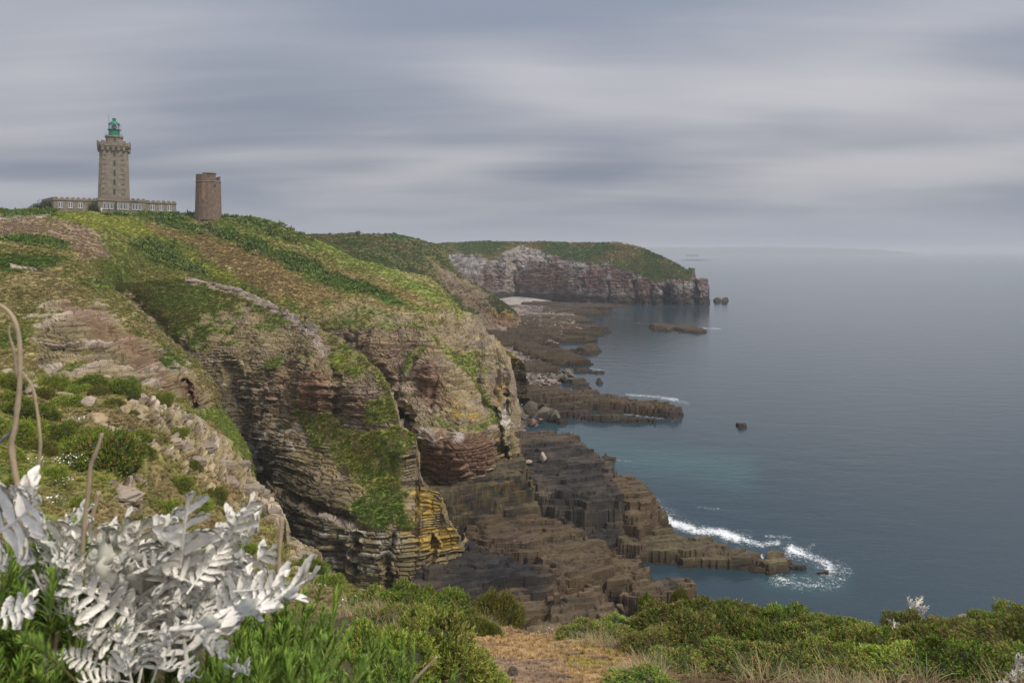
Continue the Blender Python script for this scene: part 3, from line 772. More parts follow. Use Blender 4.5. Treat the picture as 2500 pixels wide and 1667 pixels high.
# ------------------------------------------------------------------ headland with its cliff
def paint_head(c):
    U, V = c.U, c.V
    cl = pm(c, [(1090, 625), (1120, 618), (1170, 622), (1195, 640), (1238, 612), (1273, 600), (1337, 616), (1401, 636), (1449, 646), (1484, 637), (1503, 652), (1528, 660), (1576, 678), (1605, 692), (1637, 681), (1685, 682), (1694, 640), (1760, 640), (1760, 800), (1080, 800), (1100, 680)], 3, 6, 0.07, 1)
    c.veg = 1 - cl
    v = np.zeros(c.P.shape) + OLIVE * 0.75
    v = mx(v, GORSE * 0.9, sst(-0.3, 0.3, c.n20))
    v = mx(v, BROWN * 0.8, 0.5 * sst(0.0, 0.4, -c.n20 + 0.4 * c.n6))
    v = mx(v, GRASS * 0.9, 0.8 * pm(c, [(1440, 620), (1500, 640), (1600, 690), (1680, 685), (1690, 700), (1590, 700), (1480, 660)], 8, 12))
    v = mx(v, GRASS * 0.9, 0.8 * lm(c, [(1065, 600), (1085, 625), (1110, 660), (1150, 690)], 7, 5, 6))
    v = v * (1 + 0.35 * c.n6)[..., None]
    vs = vn(c.P[..., 0] / 4.0, c.P[..., 1] / 4.0, c.P[..., 2] / 40, 5)
    r = np.zeros(c.P.shape) + np.array((.145, .120, .110))
    r = mx(r, np.array((.255, .232, .215)), sst(-0.1, 0.4, vs + 0.5 * c.n6))
    r = mx(r, np.array((.13, .072, .058)), sst(-0.1, 0.5, c.n20 + 0.7 * (c.bed - 0.5) + 0.004 * (V - 670)))
    r = mx(r, np.array((.30, .255, .21)), 0.75 * pm(c, [(1235, 612), (1275, 600), (1310, 612), (1330, 640), (1270, 640), (1258, 720), (1228, 722)], 6, 16, 0.05, 2))
    r = mx(r, np.array((.25, .155, .10)), 0.5 * pm(c, [(1270, 668), (1420, 675), (1420, 692), (1270, 690)], 4, 8))
    r = mx(r, WHITE * .6, 0.45 * np.maximum.reduce([pm(c, [(1500, 655), (1560, 672), (1640, 690), (1690, 690), (1690, 706), (1600, 706), (1540, 690)], 5, 12, 0.08, 3), pm(c, [(1470, 675), (1490, 670), (1485, 720), (1468, 718)], 3, 8, 0.08, 4),
                                                     pm(c, [(1120, 622), (1180, 625), (1210, 670), (1190, 690), (1140, 650)], 5, 14, 0.08, 5)]) * sst(-0.2, 0.2, c.n6 + 0.5 * vs))
    r = mx(r, DARKR * 0.7, 0.9 * sst(9.0, 5.5, c.P[..., 2] + 2.5 * c.n6))
    r = r * (0.8 + 0.4 * c.blk)[..., None]
    c.col = mx(r, v, c.veg)
    c.scat = c.veg
    c.vcol = v

headland = layer('headland',
    top=[(1030, 600), (1060, 594), (1195, 589), (1250, 591), (1310, 589), (1400, 592), (1510, 592), (1560, 602), (1600, 619), (1650, 643), (1680, 661), (1683, 655), (1695, 656), (1697, 680), (1700, 681), (1726, 681), (1730, 700), (1731, 735)],
    bot=[(1030, 740), (1120, 745), (1180, 733), (1270, 727), (1350, 731), (1450, 742), (1560, 746), (1640, 747), (1731, 743)],
    ctrl=[(1030, 600, 760), (1060, 594, 760), (1250, 591, 730), (1400, 592, 690), (1510, 592, 660), (1600, 619, 640), (1680, 661, 625), (1273, 603, 700), (1238, 614, 690), (1170, 625, 690), (1337, 618, 668), (1401, 638, 648), (1484, 640, 632), (1528, 662, 622), (1605, 694, 606), (1685, 686, 606),
          (1100, 640, 690), (1130, 740, 620), (1200, 730, 655), (1260, 727, 668), (1350, 731, 648), (1450, 741, 622), (1560, 745, 604), (1640, 746, 600), (1725, 741, 618), (1725, 690, 622), (1260, 660, 668), (1400, 690, 635), (1560, 710, 610), (1690, 720, 606)],
    u0=1030, u1=1731, paint=paint_head, seed=71, step=1.6, mat=M_FAR,
    crevs=[([(1629, 712), (1632, 760)], 10, 70), ([(1484, 690), (1486, 745)], 4, 6), ([(1549, 690), (1550, 745)], 4, 6), ([(1590, 700), (1592, 745)], 3, 5), ([(1258, 640), (1262, 730)], 6, 6), ([(1698, 690), (1700, 740)], 4, 8)],
    back=((6, 0.3), (30, 3), (90, 20), (160, 60)), side=((4, 0.5), (15, 2), (40, 8)), vegamp=1.2, vegsc=9, butt=(14.0, 70.0, 3.2), strat=dict(tmin=0.9, tmax=3.0, A=(0.7, 0.8, 0.5), jw=4))

# dark block behind the third ridge
def paint_block(c):
    c.veg = 0.7 * pm(c, [(1180, 820), (1215, 846), (1262, 866), (1240, 872), (1190, 860)], 3, 6)
    v = np.zeros(c.P.shape) + OLIVE
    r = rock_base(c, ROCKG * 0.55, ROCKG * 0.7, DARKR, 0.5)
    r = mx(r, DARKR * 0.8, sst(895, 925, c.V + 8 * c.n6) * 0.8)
    r = mx(r, LICH * 0.8, 0.7 * pm(c, [(1200, 846), (1275, 872), (1265, 885), (1205, 866)], 3, 9, 0.08, 3))
    r = mx(r, PALE, 0.8 * lm(c, [(1255, 866), (1280, 884)], 3, 2, 4))
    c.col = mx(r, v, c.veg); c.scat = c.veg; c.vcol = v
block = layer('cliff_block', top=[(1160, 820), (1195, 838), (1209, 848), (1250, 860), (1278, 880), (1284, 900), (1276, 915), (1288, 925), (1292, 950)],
    bot=[(1160, 972), (1292, 972)], ctrl=[(1160, 820, 215), (1209, 848, 212), (1278, 880, 205), (1292, 940, 206), (1200, 960, 205), (1285, 965, 203), (1240, 910, 206)],
    u0=1160, u1=1292, paint=paint_block, seed=83, step=1.6, side=((1, 0.2), (4, 1), (12, 3)), butt=(6, 15, 1.2), strat=dict(tmin=0.5, tmax=1.4, A=(0.5, 0.4, 0.35)),
    back=((1.5, 0.4), (5, 2), (10, 5), (20, 12)))
# ------------------------------------------------------------------ sea
FOAM = [([(1595, 1245), (1640, 1275), (1700, 1295), (1760, 1300), (1800, 1315)], 13, 1.0), ([(1800, 1312), (1860, 1330), (1900, 1325)], 8, .8), ([(1860, 1355), (1862, 1375)], 4, .9),
        ([(1930, 1340), (1975, 1355), (2020, 1375), (2030, 1390)], 14, .9), ([(1970, 1340), (1985, 1330)], 5, .7), ([(1905, 1412), (1950, 1425), (2010, 1430)], 9, .62), ([(2000, 1400), (2060, 1415)], 8, .55), ([(2030, 1380), (2080, 1390), (2070, 1410)], 4, .5),
        ([(1870, 1308), (1930, 1312)], 5, .5), ([(1405, 1408), (1418, 1395), (1432, 1388)], 7, .8), ([(1488, 1445), (1495, 1460)], 4, .7), ([(1425, 1420), (1440, 1430)], 4, .5),
        ([(1530, 963), (1600, 968), (1650, 978)], 3.5, .9), ([(1600, 966), (1655, 975)], 3, .9), ([(1478, 999), (1525, 1004)], 3.5, .9), ([(1525, 1010), (1560, 1014)], 3, .9), ([(1580, 1018), (1620, 1022)], 3, .7),
        ([(1640, 1030), (1655, 1024)], 2.5, .6), ([(1440, 898), (1475, 905)], 2, .8), ([(1705, 801), (1760, 803)], 2.2, .9), ([(1545, 788), (1600, 792)], 1.6, .55), ([(1480, 757), (1525, 759)], 1.6, .5), ([(1470, 770), (1540, 778)], 1.6, .4), ([(1495, 1122), (1540, 1126)], 2, .5), ([(1700, 1238), (1755, 1242)], 4, .35),
        ([(1600, 1232), (1625, 1240)], 5, .45), ([(1500, 1360), (1560, 1352)], 4, .4), ([(1760, 1372), (1860, 1384)], 2, .4), ([(1835, 1034), (1850, 1036)], 2, .4), ([(1685, 742), (1740, 740)], 1.2, .5)]
FOAM += [([(1620, 1262), (1720, 1296), (1820, 1318)], 24, .42), ([(1930, 1345), (2010, 1375), (2060, 1395)], 26, .48), ([(1890, 1410), (1960, 1425), (2040, 1425)], 22, .45), ([(1600, 1225), (1640, 1250)], 14, .4), ([(1560, 966), (1640, 974), (1680, 985)], 6, .42), ([(1490, 1003), (1600, 1020)], 5, .4)]
SHALLOW = [([(1420, 1075), (1600, 1120), (1800, 1150)], 45, .8), ([(1300, 1045), (1420, 1070)], 25, .7), ([(1430, 1420), (1480, 1440)], 30, .5), ([(1880, 1420), (2050, 1430)], 30, .5), ([(1560, 990), (1480, 1002)], 8, .6), ([(1480, 750), (1600, 760)], 8, .4), ([(1280, 880), (1340, 885)], 8, .6)]
uc = np.concatenate([np.linspace(-9000, -250, 40, endpoint=False), np.arange(-250, 1100, 12), np.arange(1100, 2100, 3.0), np.arange(2100, 2760, 8), np.linspace(2760, 12000, 40)])
dv = np.concatenate([np.geomspace(2.7, 90, 80, endpoint=False), np.arange(90, 240, 1.6), np.arange(240, 470, 2.2), np.arange(470, 860, 2.2), np.geomspace(860, 3000, 12)])
V_, U_ = np.meshgrid(HV + dv, uc, indexing='ij')
D_ = EYE * FPX / (V_ - HV)
SP = np.stack([(U_ - CU) * D_ / FPX, D_, 0 * D_], -1)
foam = np.zeros(U_.shape); shal = np.zeros(U_.shape)
wob = 0.4 * fbm(SP[..., 0] / 3, SP[..., 1] / 3, 0 * U_, 3, 5)
for line, w, a in FOAM:
    l = np.asarray(line, float)
    m = (U_ > l[:, 0].min() - 6 * w) & (U_ < l[:, 0].max() + 6 * w) & (V_ > l[:, 1].min() - 6 * w) & (V_ < l[:, 1].max() + 6 * w)
    dd = ldist(U_[m], V_[m] * 1.0, line)
    foam[m] = np.maximum(foam[m], (0.72 if w < 4 else 0.9) * a * np.exp(-(dd / w) ** 2) * (1 + 1.4 * wob[m]))
for line, w, a in SHALLOW:
    l = np.asarray(line, float)
    dd = ldist(U_, V_ * 1.0, line)
    shal = np.maximum(shal, a * np.exp(-(dd / w) ** 2))
i_ = grid_faces(*U_.shape)
sea_me = mesh_np('sea', SP.reshape(-1, 3), i_, None, {'foam': foam, 'shallow': shal}, smooth=True)
m, t, b = new_mat('sea_water')
geo = N(t, 'ShaderNodeNewGeometry')
def wnoise(scale, sx, sy, rot, det, rough=0.55, dist=0.0):
    mp = N(t, 'ShaderNodeMapping')
    t.links.new(geo.outputs['Position'], mp.inputs[0])
    mp.inputs['Scale'].default_value = (sx, sy, 1)
    mp.inputs['Rotation'].default_value = (0, 0, R(rot))
    n = N(t, 'ShaderNodeTexNoise', inp={'Scale': scale, 'Detail': det, 'Roughness': rough, 'Distortion': dist})
    t.links.new(mp.outputs[0], n.inputs['Vector'])
    return n.outputs[0]
w1 = wnoise(0.16, 0.55, 1.25, 14, 3.0)
w2 = wnoise(0.62, 0.7, 1.2, -12, 4.0, 0.6)
w3 = wnoise(2.3, 0.8, 1.1, 20, 3.0, 0.6)
w4 = wnoise(0.012, 0.5, 1.0, 8, 3.0)
hgt = mathn(t, 'ADD', mathn(t, 'ADD', mathn(t, 'MULTIPLY', w1, 1.8), mathn(t, 'MULTIPLY', w2, 0.8)), mathn(t, 'MULTIPLY', w3, 0.2))
bp = N(t, 'ShaderNodeBump', inp={'Strength': 1.0, 'Distance': 0.075})
t.links.new(hgt, bp.inputs['Height'])
fa = N(t, 'ShaderNodeAttribute', attribute_name='foam')
sa = N(t, 'ShaderNodeAttribute', attribute_name='shallow')
lace = wnoise(1.9, 1, 1, 0, 6.0, 0.66, 1.6)
lace2 = wnoise(0.5, 1, 1, 40, 4.0, 0.6, 2.5)
ridge = mathn(t, 'SUBTRACT', 1.0, mathn(t, 'MULTIPLY', mathn(t, 'ABSOLUTE', mathn(t, 'SUBTRACT', lace2, 0.5)), 7.0), True)
pat = mathn(t, 'MAXIMUM', maprange(t, lace, 0.42, 0.62), mathn(t, 'MULTIPLY', ridge, 0.75))
fm = mathn(t, 'ADD', mathn(t, 'MULTIPLY', fa.outputs['Fac'], 1.25), mathn(t, 'MULTIPLY', mathn(t, 'SUBTRACT', pat, 1.0), 1.15))
fmask = maprange(t, fm, 0.0, 0.95)
shm = mathn(t, 'MULTIPLY', sa.outputs['Fac'], maprange(t, w4, 0.3, 0.7))
wc = mixc(t, shm, (0.024, 0.044, 0.058), (0.040, 0.105, 0.105))
wc = mixc(t, fmask, wc, (0.78, 0.80, 0.80))
t.links.new(wc, b.inputs['Base Color'])
t.links.new(mathn(t, 'ADD', mathn(t, 'MULTIPLY', fmask, 0.6), 0.10), b.inputs['Roughness'])
b.inputs['IOR'].default_value = 1.33
t.links.new(bp.outputs[0], b.inputs['Normal'])
M_SEA = m
sea = link('sea', sea_me, M_SEA)
tag(sea, None, None, None, 'structure')

# ------------------------------------------------------------------ rock shelves and skerries
def plate(name, poly, z, seed, label=None, cat=None, group=None, thing=False, col=BROWNR, col2=DARKR, steep=2.2, tmin=0.16, tmax=0.6, dip=(0.0, 0.0), cell=None, rough=0.9, zref=None,
          dark=0.3, pinch=0.0, blackm=None, red=0.2, base=-1.6, terr=1.0, lich=0.0, mat=None, wet=1.2, bdip=(0.05, -0.20), shrink=0.9):
    """a bedded rock standing in the sea: outline given by the photo's positions of its top edge at height z"""
    pts = np.array([onz(u, v, z if zref is None else zref) for u, v in poly])
    d = pts[:, 1].mean()
    cell = cell or max(0.09, d / FPX * 1.9)
    marg = (z - base) / steep + 1.5
    x0, y0 = pts.min(0) - marg; x1, y1 = pts.max(0) + marg
    nx = int((x1 - x0) / cell) + 2
    cy_ = cell * 1.7
    ny = int((y1 - y0) / cy_) + 2
    Y, X = np.meshgrid(np.linspace(y0, y1, ny), np.linspace(x0, x1, nx), indexing='ij')
    wv = fbm(X / 5, Y / 5, 0 * X, 4, seed) * 1.3 * rough + fbm(X / 1.2, Y / 1.2, 0 * X, 2, seed + 3) * 0.35
    sd = sdist(X, Y, pts) + wv - shrink
    cxm, cym = pts.mean(0)
    topz = z + dip[0] * (X - cxm) + dip[1] * (Y - cym) + 0.55 * rough * fbm(X / 4, Y / 4, 0 * X, 3, seed + 7)
    # stack of beds: each is a slab with its own broken outline, cropping out as a step
    s0 = cell / 0.12
    e, bb, oo, ww = bed_table(seed, tmin, tmax, base - 3, max(12.0, z * 1.4 + 8))
    plane = bdip[0] * (X - cxm) + bdip[1] * (Y - cym)
    jit = 0.8 * vn(X / 4, Y / 4, 0 * X, seed + 8)
    Zf = np.full(X.shape, float(base))
    kk = np.zeros(X.shape, np.int64); blk = np.full(X.shape, 0.5)
    zmid = max(0.5, z - base)
    rough_n = 0.5 * vn(X / 1.1, Y / 1.1, 0 * X, seed + 9) + 0.9 * vn(X / 3.1, Y / 3.1, 0 * X, seed + 13)
    for k in range(len(e) - 1):
        zk = e[k + 1] + plane
        if zk.min() > z + 4 + np.abs(dip[0]) * 60:
            break
        wj = (1.1 + 1.6 * ww[k]) * s0 ** 0.5
        jx = (X * 0.97 + Y * 0.24 + jit) / (wj * 2.3) + oo[k] * 53
        jy = (-X * 0.24 + Y * 0.97 + jit) / (wj * .9) + oo[k] * 17
        hb_ = hsh(np.floor(jx).astype(np.int64), np.floor(jy).astype(np.int64), np.full(X.shape, k, np.int64), seed)
        inset = (topz - zk) * 0 + (zk - base) / steep - (z - base) / steep + (bb[k] - 0.5) * 1.5 * rough
        ok = (sd + (hb_ - 0.5) * 2.3 * rough > inset) & (zk < topz + 0.45 * rough_n * rough + (hb_ - 0.5) * 0.7 * rough + 0.15)
        up_ = ok & (zk > Zf)
        Zf = np.where(up_, zk, Zf); kk = np.where(up_, k, kk); blk = np.where(up_, hb_, blk)
        fj = np.maximum(sst(0.93, 1.0, np.abs(jx - np.floor(jx) - 0.5) * 2), sst(0.95, 1.0, np.abs(jy - np.floor(jy) - 0.5) * 2))
        Zf = np.where(up_, Zf - 0.18 * fj * rough * s0 ** 0.5, Zf)
    k = kk
    Zf = np.where(Zf > base, Zf + 0.06 * vn(X / 0.45, Y / 0.45, 0 * X, seed + 10) + 0.05 * rough_n, Zf)
    Zf = np.maximum(Zf, base)
    n6 = fbm(X / 5, Y / 5, Zf / 2, 3, seed + 11); n1 = fbm(X / 1.1, Y / 1.1, Zf / 0.6, 3, seed + 12)
    C = np.zeros(X.shape + (3,)) + col * .76
    C = mx(C, col2, dark * 2 * sst(-0.2, 0.5, n6 + 0.5 * (bb[k] - 0.5)))
    C = mx(C, RED * .9, red * sst(0.0, 0.5, n6 * .8 + .3 * n1))
    if blackm is not None:
        bw = np.array([onz(u, v, z if zref is None else zref) for u, v in blackm])
        bs = sst(-1.5, 1.5, sdist(X, Y, bw) + 2.0 * n6)
        C = mx(C, BLACK, 0.9 * bs * sst(-0.5, 0.2, n6 + .3 * n1))
    if lich > 0:
        C = mx(C, LICH * 0.8, lich * sst(0.05, 0.4, n1 + 0.4 * n6))
    C = mx(C, col2 * 0.5, 0.85 * sst(wet * 1.5, wet * 0.5, Zf + 0.5 * n6))
    C = C * (0.85 + 0.3 * blk)[..., None] * (1 + 0.08 * n1)[..., None]
    P = np.stack([X, Y, Zf], -1)
    keep = Zf > base + 0.02
    F = grid_faces(ny, nx)
    F = F[keep.ravel()[F].any(1)]
    used = np.unique(F)
    rm = np.zeros(ny * nx, np.int64); rm[used] = np.arange(len(used))
    me = mesh_np(name, P.reshape(-1, 3)[used], rm[F], np.clip(C, 0.006, 0.9).reshape(-1, 3)[used])
    o = link(name, me, mat or M_SHELF)
    if thing:
        tag(o, label, cat or 'rock', group)
    else:
        tag(o, label, None, None, 'structure')
    return o

# near shelves
plate('rock_shelf', [(1005, 1160), (1100, 1150), (1262, 1105), (1285, 1130), (1287, 1172), (1230, 1184), (1168, 1188), (1120, 1200), (1078, 1214), (1040, 1196)], 9.0, 201, steep=1.5, col=ROCKG * .6, dark=.35, blackm=[(1100, 1160), (1300, 1125), (1310, 1240), (1080, 1260), (1040, 1200)], red=.1, lich=.25, base=2, wet=4)
plate('rock_shelf', [(1274, 1056), (1316, 1053), (1400, 1062), (1412, 1086), (1462, 1108), (1466, 1132), (1495, 1160), (1512, 1190), (1509, 1226), (1435, 1231), (1370, 1214), (1316, 1196), (1284, 1172), (1255, 1130), (1258, 1080)], 7.0, 203, zref=6.5, dip=(-0.03, -0.01), steep=1.3, col=ROCKP * .45, dark=.5,
      blackm=[(1290, 1085), (1420, 1090), (1480, 1140), (1520, 1200), (1520, 1260), (1400, 1260), (1270, 1230), (1260, 1150)], lich=.05)
plate('rock_shelf', [(1484, 1158), (1520, 1150), (1561, 1165), (1590, 1192), (1588, 1226), (1540, 1228), (1500, 1200)], 6.3, 205, steep=1.6, col=BROWNR * .95, dark=.2, red=.05, rough=.7)
plate('rock_shelf', [(1505, 1222), (1540, 1212), (1592, 1236), (1596, 1262), (1560, 1280), (1515, 1262)], 4.6, 206, steep=1.6, col=BROWNR * .8, dark=.15, red=.05, rough=.6)
plate('rock_shelf', [(1130, 1262), (1220, 1250), (1300, 1246), (1360, 1262), (1420, 1290), (1470, 1318), (1500, 1345), (1478, 1362), (1430, 1385), (1395, 1400), (1350, 1380), (1310, 1345), (1240, 1350), (1180, 1322), (1130, 1290)], 4.2, 207, dip=(-0.05, 0.03), steep=1.1, col=BROWNR * .85, dark=.35, tmin=.15, tmax=.55, rough=.8, base=-1)
plate('rock_shelf', [(1060, 1340), (1140, 1312), (1200, 1338), (1260, 1352), (1315, 1364), (1345, 1385), (1320, 1398), (1240, 1400), (1150, 1430), (1040, 1452), (980, 1440), (1010, 1380)], 4.8, 208, dip=(-0.06, 0.02), steep=1.2, col=DARKR * 1.3, col2=BLACK, dark=.5, tmin=.15, tmax=.5, blackm=[(1000, 1370), (1150, 1310), (1330, 1365), (1300, 1400), (1100, 1430)], base=-1, red=.1)
plate('rock_shelf', [(1260, 1378), (1345, 1376), (1375, 1396), (1390, 1420), (1340, 1438), (1250, 1440), (1180, 1462), (1120, 1470), (1160, 1430)], 3.3, 209, dip=(-0.03, 0.02), steep=1.2, col=BROWNR, dark=.25, tmin=.15, tmax=.5, base=-1)
plate('rock_shelf', [(1180, 1485), (1260, 1455), (1345, 1435), (1425, 1428), (1440, 1442), (1380, 1470), (1370, 1500), (1300, 1520), (1220, 1535)], 2.6, 210, steep=2.5, col=BROWNR * .95, dark=.15, tmin=.4, tmax=.9, rough=.4, terr=.7, base=-1)
plate('rock_shelf', [(1360, 1445), (1425, 1425), (1465, 1438), (1495, 1465), (1505, 1500), (1480, 1530), (1400, 1545), (1300, 1560), (1250, 1545), (1340, 1500)], 3.6, 211, steep=1.3, col=BROWNR * .95, dark=.35, tmin=.15, tmax=.5, base=-1)
plate('rock_reef', [(1520, 1300), (1590, 1283), (1640, 1290), (1700, 1305), (1765, 1322), (1850, 1340), (1862, 1362), (1800, 1360), (1720, 1352), (1640, 1345), (1560, 1338), (1500, 1325)], 2.0, 212, dip=(-0.035, 0.04), steep=1.5, col=ROCKG * .6, dark=.3, rough=.7, tmin=.15, tmax=.5, wet=.8)
plate('skerry', [(1880, 1332), (1920, 1338), (1932, 1352), (1922, 1368), (1880, 1372), (1862, 1360), (1868, 1345)], 1.8, 213, label='brown block of rock cut off from the reef end by a narrow foaming gap', thing=True, group='rocks standing in the sea', steep=2.5, col=ROCKG * .75, dark=.3, rough=.7, wet=.7)
plate('skerry', [(1930, 1378), (1965, 1380), (1990, 1388), (2020, 1388), (2018, 1394), (1970, 1392), (1932, 1386)], 0.35, 214, label='low dark rock barely above the foam at the outer end of the reef', thing=True, group='rocks standing in the sea', steep=1.5, rough=.4, shrink=.1)
plate('skerry', [(1440, 1388), (1500, 1358), (1560, 1352), (1568, 1376), (1598, 1404), (1590, 1420), (1520, 1436), (1475, 1430), (1470, 1400)], 2.2, 215, label='layered brown rock between the near shelves and the small cove', thing=True, group='rocks standing in the sea', steep=2.0, col=BROWNR * .85, dark=.3, tmin=.15, tmax=.5, red=.3, rough=1.1)
plate('skerry', [(1540, 1425), (1600, 1418), (1632, 1406), (1670, 1412), (1708, 1436), (1700, 1452), (1640, 1458), (1560, 1458), (1525, 1445)], 3.0, 216, label='humped brown rock with a black top just beyond the gorse', thing=True, group='rocks standing in the sea', steep=1.8, col=BROWNR, dark=.35, tmin=.3, tmax=.7, blackm=[(1580, 1405), (1640, 1400), (1690, 1425), (1640, 1432)], rough=1.0)
plate('skerry', [(1800, 1031), (1815, 1030), (1822, 1036), (1806, 1039)], 0.8, 217, label='small lone dark rock far out in open water', thing=True, group='rocks standing in the sea', rough=.3, shrink=.2)
plate('skerry', [(1465, 1108), (1492, 1107), (1498, 1116), (1480, 1120), (1464, 1117)], 1.0, 218, label='small flat brown rock in the water beside the upper shelf', thing=True, group='rocks standing in the sea', rough=.4, shrink=.2)
# middle distance ledges, each a bed running out into the sea
MID = [([(1235, 946), (1290, 944), (1360, 944), (1430, 950), (1510, 962), (1560, 968), (1625, 970), (1652, 982), (1640, 988), (1560, 980), (1470, 976), (1380, 970), (1300, 964), (1235, 970)], 3.6, (-0.05, 0.0), BROWNR, 0),
       ([(1320, 988), (1380, 994), (1450, 1004), (1520, 1010), (1560, 1016), (1600, 1018), (1598, 1021), (1540, 1022), (1450, 1016), (1380, 1010), (1330, 1000)], 1.3, (-0.03, 0.0), DARKR * 1.6, 1),
       ([(1270, 878), (1330, 880), (1364, 892), (1362, 900), (1310, 900), (1268, 900)], 3.0, (0, 0), BROWNR * .8, 1),
       ([(1255, 836), (1300, 838), (1350, 848), (1400, 858), (1441, 876), (1420, 880), (1345, 876), (1300, 866), (1255, 850)], 2.6, (-0.025, 0), BROWNR * .75, 1),
       ([(1290, 846), (1340, 846), (1400, 850), (1408, 852), (1360, 856), (1300, 852)], 2.5, (-0.02, 0), DARKR * 1.4, 1),
       ([(1185, 806), (1240, 806), (1300, 808), (1380, 815), (1455, 821), (1430, 824), (1340, 824), (1250, 822), (1185, 826)], 2.6, (-0.012, 0), BROWNR * .8, 1),
       ([(1185, 824), (1260, 822), (1330, 828), (1360, 836), (1300, 840), (1200, 844)], 2.4, (-0.01, 0), BROWNR * .7, 1),
       ([(1260, 784), (1330, 785), (1400, 790), (1470, 796), (1486, 801), (1440, 803), (1380, 802), (1300, 800), (1250, 796)], 2.6, (-0.01, 0), BROWNR * .85, 1),
       ([(1230, 796), (1320, 800), (1420, 806), (1470, 808), (1460, 811), (1350, 812), (1240, 806)], 2.2, (-0.008, 0), BROWNR * .75, 1),
       ([(1200, 790), (1260, 772), (1330, 768), (1420, 770), (1450, 778), (1380, 784), (1280, 788)], 2.0, (-0.006, 0), BROWNR * .9, 0),
       ([(1275, 737), (1330, 735), (1410, 739), (1480, 744), (1500, 750), (1440, 752), (1350, 748), (1280, 741)], 2.6, (-0.006, 0), DARKR * 1.6, 0),
       ([(1330, 748), (1420, 752), (1490, 757), (1480, 762), (1400, 764), (1320, 760)], 2.2, (-0.006, 0), BROWNR * .7, 0),
       ([(1380, 738), (1480, 740), (1540, 744), (1500, 748), (1420, 747)], 1.2, (-0.004, 0), RED * 1.3, 0),
       ([(1430, 774), (1470, 776), (1472, 778), (1432, 778)], .6, (0, 0), DARKR * 1.5, 0)]
for i, (poly, z, dip, c_, rr) in enumerate(MID):
    plate('rock_ledge', poly, z, 230 + i, dip=dip, col=c_ * .66, dark=.45, steep=1.15, tmin=.25, tmax=.7, red=.2, rough=.9, mat=M_SHELF if poly[0][1] > 860 else M_FAR)
SK = [([(1412, 846), (1440, 838), (1456, 840), (1458, 848), (1430, 851)], 2.4, 'knobbly dark islet off the middle ledges, the tallest of the small ones'),
      ([(1398, 857), (1430, 858), (1452, 862), (1440, 864), (1404, 861)], .7, 'thin dark reef just below the knobbly islet'),
      ([(1404, 900), (1430, 900), (1471, 905), (1460, 907), (1410, 904)], .8, 'thin reef lying alone with a white break at its seaward end'),
      ([(1380, 904), (1412, 906), (1410, 908), (1384, 907)], .5, 'sliver of rock between the rubble point and the thin reef'),
      ([(1392, 925), (1415, 919), (1430, 923), (1428, 931), (1400, 933)], 1.6, 'rounded rock at the tip of the rubble point'),
      ([(1455, 926), (1462, 922), (1472, 929), (1468, 932), (1456, 931)], .9, 'small lone rock seaward of the rubble point'),
      ([(1412, 945), (1440, 943), (1446, 948), (1420, 949)], 1.0, 'dark rock lying behind the long brown ledge'),
      ([(1589, 789), (1610, 787), (1649, 792), (1630, 798), (1595, 796)], 2.4, 'dark flat skerry in the bay below the headland, nearer the shore'),
      ([(1650, 797), (1690, 795), (1722, 803), (1700, 806), (1665, 802)], 1.8, 'dark flat skerry with white surf at its outer end'),
      ([(1362, 1018), (1380, 1020), (1385, 1024), (1368, 1028), (1358, 1024)], 1.0, 'small dark rock off the big grey boulders')]
for i, (poly, z, lab) in enumerate(SK):
    plate('skerry', poly, z, 260 + i, label=lab, thing=True, group='rocks standing in the sea', col=BROWNR * .6, dark=.4, steep=1.3, shrink=.3, tmin=.15, tmax=.5, rough=.5, mat=M_SHELF if poly[0][1] > 860 else M_FAR)
# stacks at the end of the headland
plate('sea_stack', [(1742, 731), (1752, 728), (1760, 731), (1757, 737), (1745, 737)], 2.7, 281, label='dark stump of rock off the headland tip, left of the pair', thing=True, cat='sea stack', zref=1, col=DARKR * 1.3, steep=4, tmin=.6, tmax=1.4, mat=M_FAR, wet=1.5, rough=.6)
plate('sea_stack', [(1762, 731), (1770, 728), (1778, 732), (1774, 738), (1763, 738)], 2.9, 282, label='dark stump of rock off the headland tip, right of the pair', thing=True, cat='sea stack', zref=1, col=DARKR * 1.3, steep=4, tmin=.6, tmax=1.4, mat=M_FAR, wet=1.5, rough=.6)
# beach at the head of the bay
bx = np.array([onz(u, v, 1.5) for u, v in [(1180, 738), (1218, 726), (1280, 725), (1335, 731), (1300, 737), (1240, 744), (1190, 750)]])
Y, X = np.meshgrid(np.linspace(bx[:, 1].min() - 5, bx[:, 1].max() + 5, 70), np.linspace(bx[:, 0].min() - 5, bx[:, 0].max() + 5, 70), indexing='ij')
sd_ = sdist(X, Y, bx)
Z = -1.5 + 4.6 * sst(-25, 22, sd_) + 0.2 * fbm(X / 8, Y / 8, 0 * X, 3, 9)
C_ = np.zeros(X.shape + (3,)) + np.array((.30, .27, .24))
C_ = mx(C_, np.array((.28, .25, .23)), sst(0.0, -25.0, Y - 600 + 20 * fbm(X / 15, Y / 15, 0 * X, 2, 4)))
beach = link('beach', mesh_np('beach', np.stack([X, Y, Z], -1).reshape(-1, 3), grid_faces(70, 70), C_.reshape(-1, 3)), M_FAR)
tag(beach, None, None, None, 'structure')
